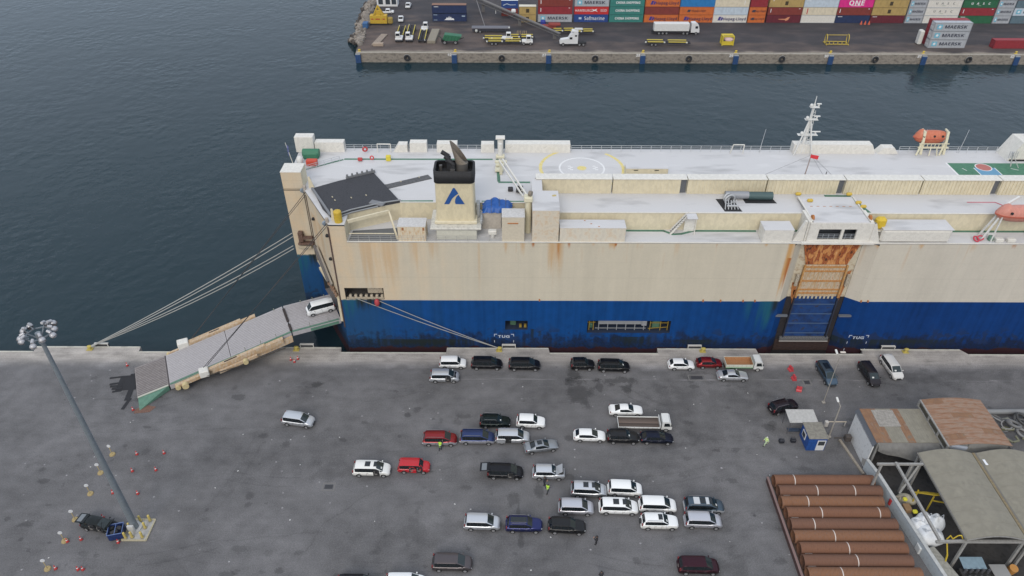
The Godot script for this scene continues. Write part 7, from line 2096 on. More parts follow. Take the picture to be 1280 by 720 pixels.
func build_yard_vehicles() -> void:
	chassis("yellow edged trailer with white cab facing the quay edge, leftmost of the three", Vector3(-38.2, 0, -254.0), -PI / 2 + 0.02, 10.5, false, "cab")
	chassis("yellow edged trailer with white cab facing the quay edge, middle of the three", Vector3(-34.9, 0, -254.6), -PI / 2 + 0.03, 11.5, false, "cab")
	chassis("yellow edged trailer with its white cab at the far end beside the grey slab", Vector3(-30.4, 0, -250.2), PI / 2 + 0.02, 11.5, false, "cab")
	chassis("low black trailer with pale yellow rails and a white cab at its right end", Vector3(-2.6, 0, -244.4), 0.02, 12.0, true, "cab")
	chassis("black and yellow trailer behind the cab of the low black trailer", Vector3(2.8, 0, -248.9), 0.0, 9.0)
	chassis("short black trailer with a white cab just behind the low black trailer", Vector3(-6.5, 0, -247.6), 0.0, 6.5, false, "cab")
	chassis("tan topped trailer behind the white tractor, left one", Vector3(17.5, 0, -255.6), 0.05, 7.5)
	chassis("tan topped trailer behind the white tractor, right one", Vector3(24.0, 0, -254.9), 0.03, 8.0)
	chassis("yellow railed chassis trailer standing alone near the quay edge", Vector3(51.2, 0, -243.9), -0.03, 14.6)
	# flat rack with a grey roof
	var t := thing("flat_rack_trailer", "long dark trailer with a grey deck in the middle of the far quay", "trailer", Vector3(-7.6, 0, -257.0))
	obj("deck", MB.new().bbox(Vector3(0, 1.6, 0), Vector3(13.2, 0.35, 2.6), 0.06), mat(0.13, 0.13, 0.15, 0.7), t)
	var sd := MB.new()
	for k in 12:
		sd.box(Vector3(-6.0 + k * 1.1, 1.1, 1.2), Vector3(0.5, 0.8, 0.15))
	sd.box(Vector3(0, 1.0, 0), Vector3(12.8, 0.8, 1.9))
	obj("side_frame", sd, worn("rack", 312, [Color(0.015, 0.017, 0.03), Color(0.05, 0.05, 0.07)], 1.5, 0.7), t)
	obj("end_light", MB.new().bbox(Vector3(-5.0, 0.9, 1.35), Vector3(0.8, 0.7, 0.2), 0.06).bbox(Vector3(6.3, 1.9, 1.1), Vector3(0.5, 0.4, 0.4), 0.05), mat(0.6, 0.62, 0.6, 0.6), t)
	wheels(t, [Vector3(-5.0, 0.5, 1.1), Vector3(-3.7, 0.5, 1.1), Vector3(-5.0, 0.5, -1.1), Vector3(-3.7, 0.5, -1.1)], 0.5, 0.4)
	# white lorry with white box trailer
	t = thing("white_lorry", "white articulated lorry with white box trailer in front of the orange containers", "lorry", Vector3(56.5, 0, -255.8))
	var w := mat(0.62, 0.63, 0.64, 0.5)
	obj("trailer_box", MB.new().bbox(Vector3(-2.2, 2.5, 0), Vector3(12.0, 2.5, 2.5), 0.06), worn("lorry box", 313, [Color(0.56, 0.56, 0.55), Color(0.66, 0.66, 0.65)], 5.0, 0.6), t)
	var rb := MB.new()
	for k in 20:
		rb.box(Vector3(-8.0 + k * 0.61, 2.5, 1.26), Vector3(0.08, 2.3, 0.05))
	obj("side_post", rb, w, t)
	obj("undercarriage", MB.new().box(Vector3(-1.6, 0.95, 0), Vector3(14.5, 0.4, 1.6)), dark, t)
	obj("cab", MB.new().prism(P([4.5, 0.8, 7.4, 0.8, 7.3, 2.0, 6.9, 3.3, 5.9, 4.0, 4.5, 3.9]), 2.4, Vector3(0, 0, -1.2), Vector3.RIGHT, Vector3.UP), w, t)
	obj("side_window", MB.new().box(Vector3(6.3, 2.55, 1.21), Vector3(0.9, 0.8, 0.04)), mat(0.012, 0.014, 0.018, 0.2), t)
	obj("windscreen", MB.new().bar(Vector3(7.32, 2.05, 0), Vector3(6.96, 3.2, 0), 2.1, 0.06), mat(0.012, 0.014, 0.018, 0.2), t)
	wheels(t, [Vector3(-6.4, 0.5, 1.05), Vector3(-5.1, 0.5, 1.05), Vector3(-3.8, 0.5, 1.05), Vector3(2.0, 0.5, 1.05), Vector3(3.3, 0.5, 1.05), Vector3(6.3, 0.5, 1.05), Vector3(6.3, 0.5, -1.05), Vector3(-5.1, 0.5, -1.05)], 0.52, 0.4)
	# white bonneted tractor unit
	t = thing("white_tractor_unit", "white long nosed tractor unit without trailer near the far quay edge", "truck", Vector3(19.4, 0, -243.8), PI)
	obj("sleeper_cab", MB.new().prism(P([-2.0, 0.8, 1.2, 0.8, 1.2, 2.3, 0.5, 3.5, -0.6, 4.6, -2.0, 4.7]), 2.3, Vector3(0, 0, -1.15), Vector3.RIGHT, Vector3.UP), w, t)
	obj("bonnet", MB.new().prism(P([1.2, 0.7, 3.9, 0.7, 4.0, 1.3, 3.6, 2.0, 1.2, 2.4]), 1.9, Vector3(0, 0, -0.95), Vector3.RIGHT, Vector3.UP), w, t)
	obj("roof_fairing", MB.new().bbox(Vector3(-1.0, 4.8, 0), Vector3(2.2, 0.4, 2.2), 0.15), w, t)
	obj("side_window", MB.new().box(Vector3(0.3, 2.6, -1.16), Vector3(0.9, 0.7, 0.04)).box(Vector3(-1.3, 3.4, -1.16), Vector3(0.7, 0.5, 0.04)), mat(0.012, 0.014, 0.018, 0.2), t)
	obj("chassis_rail", MB.new().box(Vector3(-3.0, 0.85, 0), Vector3(3.8, 0.35, 1.2)), dark, t)
	obj("deflector", MB.new().bbox(Vector3(-2.2, 5.2, 0.4), Vector3(2.6, 0.3, 1.6), 0.08), mat(0.5, 0.5, 0.48, 0.6), t)
	wheels(t, [Vector3(2.8, 0.52, -1.0), Vector3(2.8, 0.52, 1.0), Vector3(-2.6, 0.52, -1.0), Vector3(-3.9, 0.52, -1.0), Vector3(-2.6, 0.52, 1.0), Vector3(-3.9, 0.52, 1.0)], 0.52, 0.5)
	# green machine on wheels
	t = thing("green_hopper", "green wheeled hopper machine between the grey slab and the black trailers", "machine", Vector3(-20.6, 0, -245.2))
	var gr := worn("hopper", 314, [Color(0.012, 0.10, 0.05), Color(0.03, 0.18, 0.09)], 2.0, 0.6)
	obj("hopper_body", MB.new().prism(P([-2.8, 1.2, 2.4, 1.2, 3.6, 2.6, -2.0, 3.2]), 2.6, Vector3(0, 0, -1.3), Vector3.RIGHT, Vector3.UP), gr, t)
	var rbs := MB.new()
	for k in 5:
		rbs.bar(Vector3(-2.2 + k * 1.1, 1.3, 1.34), Vector3(-1.5 + k * 1.1, 2.8, 1.34), 0.1)
	obj("rib", rbs, mat(0.01, 0.07, 0.04, 0.7), t)
	obj("drawbar", MB.new().bar(Vector3(2.6, 1.3, 0), Vector3(4.4, 1.9, 0), 0.25).bar(Vector3(-2.8, 1.5, 0.6), Vector3(-3.8, 2.6, 0.4), 0.3), mat(0.05, 0.06, 0.05, 0.7), t)
	obj("dark_engine", MB.new().bbox(Vector3(-2.6, 1.2, 0.6), Vector3(1.2, 1.0, 1.4), 0.12), dark, t)
	wheels(t, [Vector3(-2.0, 0.65, 1.15), Vector3(1.6, 0.65, 1.15), Vector3(-2.0, 0.65, -1.15), Vector3(1.6, 0.65, -1.15)], 0.65, 0.5)
	# slabs
	tag(obj("grey_slab", MB.new().bbox(Vector3(-26.9, 0.5, -251.0), Vector3(2.7, 1.0, 12.5), 0.06, Basis(Vector3.UP, -0.04)), worn("slab", 315, [Color(0.19, 0.165, 0.13), Color(0.27, 0.24, 0.19)], 4.0, 0.9)), "long grey brown slab left of the green hopper machine", "slab")
	tag(obj("pale_plank", MB.new().bbox(Vector3(-44.8, 0.2, -248.0), Vector3(2.2, 0.4, 11.0), 0.05, Basis(Vector3.UP, -0.16)), worn("plank", 316, [Color(0.22, 0.165, 0.125), Color(0.32, 0.26, 0.21)], 4.0, 0.9)), "pale concrete plank lying near the left corner of the far quay", "plank")
	tag(obj("pale_block", MB.new().bbox(Vector3(-44.4, 0.5, -242.4), Vector3(3.4, 1.0, 1.2), 0.08), mat(0.34, 0.27, 0.21, 0.9)), "pale concrete block at the near end of the plank", "block")
	# yellow spreader
	t = thing("yellow_spreader", "bulky yellow crane spreader with a peaked frame by the boulder bank", "crane spreader", Vector3(-47.4, 0, -265.2))
	var y := worn("spreader", 317, [Color(0.42, 0.25, 0.02), Color(0.58, 0.38, 0.03)], 2.5, 0.6)
	obj("box_frame", MB.new().bbox(Vector3(0, 1.9, 0), Vector3(6.0, 2.8, 2.4), 0.1), y, t)
	var pk := MB.new()
	for s in [-1.0, 1.0]:
		pk.bar(Vector3(-1.6, 3.2, s), Vector3(0, 6.4, 0), 0.45)
		pk.bar(Vector3(1.6, 3.2, s), Vector3(0, 6.4, 0), 0.45)
	pk.bbox(Vector3(0, 4.0, 0), Vector3(1.7, 1.8, 1.4), 0.1)
	obj("peak_frame", pk, y, t)
	var rd := MB.new()
	for x in [-2.1, -0.6, 0.2, 1.9]:
		rd.box(Vector3(x, 2.1, 1.21), Vector3(0.8, 0.4, 0.05))
	obj("red_plate", rd, mat(0.36, 0.05, 0.02, 0.7), t)
	obj("skid", MB.new().box(Vector3(0, 0.3, 1.0), Vector3(6.2, 0.4, 0.4)).box(Vector3(0, 0.3, -1.0), Vector3(6.2, 0.4, 0.4)), dark, t)
	obj("side_arm", MB.new().bbox(Vector3(4.0, 1.4, 0.2), Vector3(1.8, 2.2, 1.6), 0.3), worn("arm", 318, [Color(0.20, 0.13, 0.03), Color(0.38, 0.27, 0.06)], 1.5, 0.8), t)
	# white gatehouse
	t = thing("white_gatehouse", "white cabin with tall dark windows at the top left of the far quay", "cabin", Vector3(-47.5, 0, -288.5))
	obj("wall", MB.new().bbox(Vector3(0, 1.9, 0), Vector3(7.8, 3.8, 4.0), 0.06), w, t)
	obj("roof", MB.new().bbox(Vector3(0, 3.9, 0), Vector3(8.4, 0.25, 4.6), 0.05), w, t)
	for x in [-2.4, 0.3, 2.6]:
		obj("window", MB.new().box(Vector3(x, 2.0, 2.02), Vector3(1.7, 2.4, 0.05)), mat(0.04, 0.05, 0.06, 0.2), t)
	# small pickups
	for q in [[-46.2, -277.4, 0.1, "small white pickup parked behind the yellow spreader"], [-39.4, -285.4, -PI / 2, "white pickup at the top edge beside the gatehouse"], [-40.2, -269.0, -PI / 2 + 0.1, "small white terminal tractor near the yellow spreader"]]:
		var v := thing("white_pickup", q[3], "pickup", Vector3(q[0], 0, q[1]), q[2])
		obj("body", MB.new().bbox(Vector3(0, 0.75, 0), Vector3(4.8, 0.7, 1.8), 0.15), w, v)
		obj("cab", MB.new().prism(P([-0.6, 1.05, 1.5, 1.05, 0.9, 1.75, -0.5, 1.75]), 1.6, Vector3(0, 0, -0.8), Vector3.RIGHT, Vector3.UP), w, v)
		obj("windscreen", MB.new().bar(Vector3(1.47, 1.12, 0), Vector3(0.98, 1.7, 0), 1.4, 0.05), mat(0.012, 0.014, 0.018, 0.2), v)
		obj("side_window", MB.new().box(Vector3(0.2, 1.42, 0), Vector3(1.2, 0.42, 1.63)), mat(0.012, 0.014, 0.018, 0.2), v)
		obj("load_bed", MB.new().box(Vector3(-1.5, 1.08, 0), Vector3(1.7, 0.06, 1.5)), dark, v)
		wheels(v, [Vector3(1.5, 0.36, 0.82), Vector3(-1.5, 0.36, 0.82), Vector3(1.5, 0.36, -0.82), Vector3(-1.5, 0.36, -0.82)], 0.36, 0.25)
	# yellow cage with a pink load, yellow cradle
	t = thing("yellow_cage", "yellow steel cage with pinkish white sacks near the far quay edge", "cage", Vector3(71.2, 0, -245.2))
	var cg := MB.new()
	for x in [-1.8, 1.8]:
		for z in [-1.3, 1.3]:
			cg.box(Vector3(x, 1.5, z), Vector3(0.3, 3.0, 0.3))
	for h in [0.3, 2.9]:
		for z in [-1.3, 1.3]:
			cg.box(Vector3(0, h, z), Vector3(3.6, 0.3, 0.25))
		for x in [-1.8, 1.8]:
			cg.box(Vector3(x, h, 0), Vector3(0.25, 0.3, 2.6))
	cg.box(Vector3(-1.75, 1.5, 0), Vector3(0.1, 2.6, 2.4)).box(Vector3(0, 0.9, 1.3), Vector3(3.6, 1.0, 0.08)).box(Vector3(0, 2.95, -0.5), Vector3(3.5, 0.06, 1.5))
	obj("frame", cg, mat(0.55, 0.43, 0.03, 0.6), t)
	obj("sack_load", MB.new().ball(Vector3(0.4, 1.7, 0.6), Vector3(1.5, 0.8, 0.8), 10, 6).ball(Vector3(-0.5, 2.0, 0.3), Vector3(0.9, 0.6, 0.7), 8, 5), mat(0.62, 0.45, 0.47, 0.8), t)
	t = thing("yellow_cradle", "open yellow tubular cradle frame on the far quay", "cradle", Vector3(107.9, 0, -246.0))
	var cd := MB.new()
	for x in [-3.6, 3.6]:
		cd.ring(Vector3(x, 1.6, 0), Vector3(1, 0, 0.15), 1.5, 0.16, 14, 5)
		cd.box(Vector3(x, 0.2, 0), Vector3(0.3, 0.3, 3.2))
	for z in [-1.4, 1.4]:
		cd.tube([Vector3(-3.6, 0.3, z), Vector3(3.6, 0.3, z)], 0.16)
	cd.tube([Vector3(-3.6, 2.6, -1.0), Vector3(3.6, 2.6, -1.0)], 0.12)
	for k in 5:
		cd.box(Vector3(-2.8 + k * 1.4, 0.6, 1.4), Vector3(0.25, 0.7, 0.25))
	obj("tube_frame", cd, mat(0.44, 0.33, 0.06, 0.6), t)
	# the lattice boom laid across the yard, with its stay
	t = thing("lattice_boom", "long grey lattice crane boom lying across the far yard", "crane boom", Vector3(-17.7, 0, -288.0))
	var a := Vector3(0, 3.4, 0)
	var b := Vector3(33.5, 1.6, 40.0)
	var d := (b - a).normalized()
	var side := d.cross(Vector3.UP).normalized()
	var lm := mat(0.115, 0.11, 0.11, 0.7)
	var ch := MB.new()
	var lat := MB.new()
	var ln := a.distance_to(b)
	for q in [[-0.7, 0.0], [0.7, 0.0], [-0.7, 1.3], [0.7, 1.3]]:
		ch.cyl(a + side * q[0] + Vector3(0, q[1], 0), b + side * q[0] * 0.6 + Vector3(0, q[1] * 0.6, 0), 0.16, 0.14, 6)
	var n := 34
	for k in n:
		var p0 := a + d * (ln * k / n)
		var p1 := a + d * (ln * (k + 1) / n)
		var f := lerpf(1.0, 0.6, float(k) / n)
		var s := 1.0 if k % 2 else -1.0
		lat.bar(p0 + side * 0.7 * s * f, p1 - side * 0.7 * s * f, 0.09)
		lat.bar(p0 + side * 0.7 * s * f + Vector3(0, 1.3 * f, 0), p1 - side * 0.7 * s * f + Vector3(0, 1.3 * f, 0), 0.09)
		lat.bar(p0 + side * 0.7 * f + Vector3(0, 1.3 * f if k % 2 else 0.0, 0), p1 + side * 0.7 * f + Vector3(0, 0.0 if k % 2 else 1.3 * f, 0), 0.09)
		lat.bar(p0 - side * 0.7 * f + Vector3(0, 1.3 * f if k % 2 else 0.0, 0), p1 - side * 0.7 * f + Vector3(0, 0.0 if k % 2 else 1.3 * f, 0), 0.09)
	obj("boom_chord", ch, lm, t)
	obj("lattice_bar", lat, lm, t)
	obj("walkway", MB.new().bar(a + Vector3(0, 1.45, 0), b + Vector3(0, 0.95, 0), 0.9, 0.06), mat(0.15, 0.14, 0.135, 0.8), t)
	obj("lamp_housing", MB.new().bbox(a + d * ln * 0.52 + Vector3(0.5, 1.9, 0.6), Vector3(1.6, 1.2, 1.2), 0.3), mat(0.62, 0.63, 0.63, 0.5), t)
	obj("strut", MB.new().cyl(a + d * 6.0 + Vector3(0, 1.0, 0), Vector3(8.6, 0, 31.0), 0.14, 0.14, 8), mat(0.17, 0.16, 0.16, 0.6), t)
	for k in [0.2, 0.6, 0.95]:
		obj("trestle", MB.new().box(a + d * ln * k + Vector3(0, -0.9 * (1.9 - k), 0), Vector3(1.2, 1.8 * (1.9 - k), 0.4)), lm, t)
	var bp := thing("stakes", "row of pale timber stakes right of the dark flat rack trailer", "stakes", Vector3(1.4, 0, -251.5))
	for k in 6:
		obj("stake", MB.new().box(Vector3(k * 0.65, 1.1, 0), Vector3(0.16, 2.2, 0.16), Basis(Vector3.BACK, 0.1 * (k % 3 - 1))), mat(0.40, 0.30, 0.16, 0.8), bp)
	tag(obj("red_machine", MB.new().bbox(Vector3(14.5, 1.6, -260.5), Vector3(4.2, 0.9, 2.0), 0.2).bbox(Vector3(12.6, 0.9, -260.5), Vector3(5.0, 1.2, 1.6), 0.2), worn("red machine", 319, [Color(0.05, 0.03, 0.03), Color(0.30, 0.04, 0.03), Color(0.12, 0.06, 0.05)], 2.0, 0.7)), "red and dark low machine behind the tip of the lattice boom", "machine")
	tag(obj("blue_box_unit", MB.new().bbox(Vector3(10.6, 1.2, -263.5), Vector3(1.8, 1.8, 1.6), 0.3), mat(0.02, 0.035, 0.25, 0.6)), "small blue unit at the tip of the lattice boom", "machine")
	tag(obj("blue_bin", MB.new().bbox(Vector3(-51.6, 0.9, -261.5), Vector3(1.8, 1.8, 2.6), 0.12), mat(0.03, 0.10, 0.24, 0.6)), "blue bin at the edge of the boulder bank", "bin")
	for q in [[124.2, -266.9, "left"], [125.6, -266.9, "middle"], [127.0, -266.9, "right"]]:
		tag(obj("red_cone", MB.new().cyl(Vector3(q[0], 0, q[1]), Vector3(q[0], 1.3, q[1]), 0.45, 0.08, 10), mat(0.50, 0.10, 0.05, 0.7)), q[2] + " one of three red cones standing before the bottom navy container", "traffic cone", "red cones before the navy container")

# ---------------------------------------------------------------- cars
# length, half width, roof height, belt, half roof width, cowl x / height, header x, rear roof x, tail glass foot x / height, nose height, pillars
const CARS := {
	"van": [4.9, 0.92, 1.76, 0.96, 0.73, 1.55, 1.10, 0.72, -2.12, -2.36, 1.06, 0.74, [0.42, -0.62, -1.62]],
	"suv": [4.5, 0.90, 1.72, 1.02, 0.71, 0.98, 1.12, 0.36, -1.86, -2.12, 1.10, 0.88, [0.1, -0.72, -1.5]],
	"hatch": [4.2, 0.86, 1.50, 0.90, 0.62, 1.02, 0.98, 0.22, -1.46, -1.92, 1.00, 0.70, [-0.05, -0.95]],
	"sedan": [4.7, 0.88, 1.44, 0.92, 0.60, 1.00, 0.95, 0.25, -0.95, -1.62, 1.00, 0.72, [-0.08]],
	"boxy": [4.2, 0.84, 1.74, 0.96, 0.70, 1.20, 1.06, 0.72, -1.86, -2.04, 1.05, 0.84, [0.35, -0.55, -1.4]],
	"hiace": [4.8, 0.88, 2.08, 1.18, 0.74, 2.10, 1.22, 1.46, -2.22, -2.36, 1.20, 0.98, [1.0, -0.2, -1.3]],
}

func car_shapes(kind: String, ln: float) -> Dictionary:
	var key := "car %s %.1f" % [kind, ln]
	if shapes.has(key):
		return shapes[key]
	var c: Array = CARS[kind]
	var s: float = ln / c[0]
	var hl := ln * 0.5
	var hw: float = c[1]
	var roof: float = c[2]
	var belt: float = c[3]
	var rw: float = c[4]
	# stations: x, half width, belt, top, cabin?
	var st := []
	st.append([-hl, hw * 0.86, c[10] - 0.16, c[10] - 0.16, false])
	st.append([-hl + 0.05, hw * 0.95, c[10] - 0.04, c[10] - 0.04, false])
	if kind == "sedan":
		st.append([-hl + 0.5, hw * 0.98, c[10] + 0.0, c[10] + 0.0, false])
	st.append([c[9] * s, hw * 0.98, c[10], c[10], false])
	var tail := st.size() - 1
	st.append([c[8] * s, hw, belt + 0.03, roof - 0.06, true])
	var rear := st.size() - 1
	var pill := []
	for i in range(c[12].size() - 1, -1, -1):
		var x: float = c[12][i] * s
		st.append([x - 0.045, hw, belt, roof, true])
		pill.append(st.size() - 1)
		st.append([x + 0.045, hw, belt, roof, true])
	st.append([c[7] * s, hw, belt, roof - 0.05, true])
	var head := st.size() - 1
	st.append([c[5] * s, hw, c[6], c[6], false])
	var cowl := st.size() - 1
	var hood: float = hl - c[5] * s
	st.append([c[5] * s + hood * 0.45, hw * 0.98, lerpf(c[6], c[11], 0.35), lerpf(c[6], c[11], 0.35), false])
	st.append([c[5] * s + hood * 0.80, hw * 0.90, lerpf(c[6], c[11], 0.80), lerpf(c[6], c[11], 0.80), false])
	st.append([hl - 0.07, hw * 0.74, c[11] - 0.08, c[11] - 0.08, false])
	st.append([hl, hw * 0.56, c[11] - 0.24, c[11] - 0.24, false])
	var ring := func(q: Array) -> Array:
		var x: float = q[0]
		var w: float = q[1]
		var b: float = q[2]
		var t: float = q[3]
		var r := [Vector3(x, 0.26, w - 0.16), Vector3(x, 0.32, w - 0.05), Vector3(x, lerpf(0.32, b, 0.55), w), Vector3(x, b - 0.06, w - 0.02), Vector3(x, b, w - 0.08)]
		if q[4]:
			r.append_array([Vector3(x, b + 0.02, w - 0.09), Vector3(x, t - 0.09, rw + 0.04), Vector3(x, t - 0.02, rw - 0.06), Vector3(x, t + 0.02, 0)])
		else:
			r.append_array([Vector3(x, b + 0.015, w - 0.12), Vector3(x, b + 0.02, w - 0.16), Vector3(x, b + 0.025, w - 0.22), Vector3(x, b + 0.06, 0)])
		return r
	var rings := []
	for q in st:
		rings.append(ring.call(q))
	var body := MB.new()
	var lower := MB.new()
	var wind := MB.new()
	var back := MB.new()
	var pillar := MB.new()
	var sides := []
	for i in st.size() - 1:
		for j in 8:
			for sd in [1.0, -1.0]:
				var f := Vector3(1, 1, sd)
				var a: Vector3 = rings[i][j] * f
				var b: Vector3 = rings[i + 1][j] * f
				var d: Vector3 = rings[i + 1][j + 1] * f
				var e: Vector3 = rings[i][j + 1] * f
				var cc := (a + b + d + e) * 0.25
				var out := Vector3(0.0, cc.y - 0.7 if j > 4 else 0.0, cc.z) if absf(cc.x) < hl * 0.8 else cc - Vector3(signf(cc.x) * hl * 0.6, 0.6, 0)
				if j >= 5 and not (j == 5 and st[i][4] and st[i + 1][4]):
					out = Vector3(out.x, maxf(out.y, 0.3), out.z * 0.6)
				if i == cowl - 1:
					out = Vector3(0.8, 0.8, 0.0) if j >= 6 else Vector3(0.1, 0.1, sd)
				if i == tail:
					out = Vector3(-0.8, 0.6, 0.0) if j >= 6 else Vector3(-0.1, 0.1, sd)
				var tgt: MB = body
				if i == cowl - 1 and j == 7:
					tgt = wind
				elif i == tail and j == 7:
					tgt = back
				elif j == 5 and i >= rear and i <= cowl - 1 and not (i in pill):
					var g := MB.new()
					g.quad(a, b, d, e, out)
					sides.append(g.mesh())
					continue
				elif j == 5 and i in pill:
					tgt = pillar
				elif j < 3:
					tgt = lower
				tgt.smooth(1 if j < 4 else 2)
				tgt.quad(a, b, d, e, out)
	body.smooth(-1)
	for q in [[0, -1.0], [st.size() - 1, 1.0]]:
		var r: Array = rings[q[0]]
		for j in 8:
			for sd in [1.0, -1.0]:
				var f := Vector3(1, 1, sd)
				(body if j > 2 else lower).tri(Vector3(r[0].x, 0.5, 0), r[j] * f, r[j + 1] * f, Vector3(q[1], 0, 0))
	lower.smooth(-1)
	lower.box(Vector3(0, 0.34, 0), Vector3(ln * 0.9, 0.12, hw * 1.6))
	var res := {"body": body.mesh(), "lower": lower.mesh(), "wind": wind.mesh(), "back": back.mesh(), "pillar": pillar.mesh(), "sides": sides}
	# wheel arch lips, lamps and trim
	var arch := MB.new()
	var wx := [hl - 0.86, -hl + 0.84]
	for x in wx:
		for sd in [-1.0, 1.0]:
			for i in 10:
				var t0 := PI * i / 10.0
				var t1 := PI * (i + 1) / 10.0
				var z: float = sd * (hw + 0.004)
				arch.tri(Vector3(x, 0.31, z), Vector3(x + cos(t0) * 0.39, 0.31 + sin(t0) * 0.39, z), Vector3(x + cos(t1) * 0.39, 0.31 + sin(t1) * 0.39, z), Vector3(0, 0, sd))
	res["arch"] = arch.mesh()
	var lamp := MB.new()
	for sd in [-1.0, 1.0]:
		var m := MB.new()
		m.bbox(Vector3(hl - 0.19, c[11] - 0.1, sd * hw * 0.66), Vector3(0.22, 0.13, 0.3), 0.05, Basis(Vector3.UP, sd * 0.6))
		res["headlight%d" % int(sd)] = m.mesh()
		m = MB.new()
		var th := 0.5 if kind in ["van", "suv", "boxy", "hiace"] else 0.2
		m.bbox(Vector3(-hl + 0.07, c[10] - 0.12 + (0.12 if th > 0.3 else 0.0), sd * (hw * 0.86)), Vector3(0.16, th, 0.2), 0.04)
		res["tail%d" % int(sd)] = m.mesh()
		m = MB.new()
		m.bbox(Vector3(c[5] * s - 0.28, c[6] + 0.08, sd * (hw + 0.1)), Vector3(0.16, 0.16, 0.24), 0.05)
		res["mirror%d" % int(sd)] = m.mesh()
	res["grille"] = MB.new().bbox(Vector3(hl - 0.01, c[11] - 0.2, 0), Vector3(0.08, 0.16, hw * 0.8), 0.03).box(Vector3(hl - 0.0, 0.42, 0), Vector3(0.06, 0.14, hw * 1.0)).mesh()
	res["plate"] = MB.new().box(Vector3(-hl - 0.005, c[10] - 0.35, 0), Vector3(0.02, 0.12, 0.4)).box(Vector3(hl + 0.015, 0.5, 0), Vector3(0.02, 0.11, 0.34)).mesh()
	res["bumper_rear"] = MB.new().bbox(Vector3(-hl - 0.02, 0.52, 0), Vector3(0.16, 0.24, hw * 1.7), 0.06).mesh()
	res["bumper_front"] = MB.new().bbox(Vector3(hl - 0.05, 0.42, 0), Vector3(0.14, 0.2, hw * 1.2), 0.06).mesh()
	res["dash"] = MB.new().mesh() if false else null
	res["wx"] = wx
	shapes[key] = res
	return res

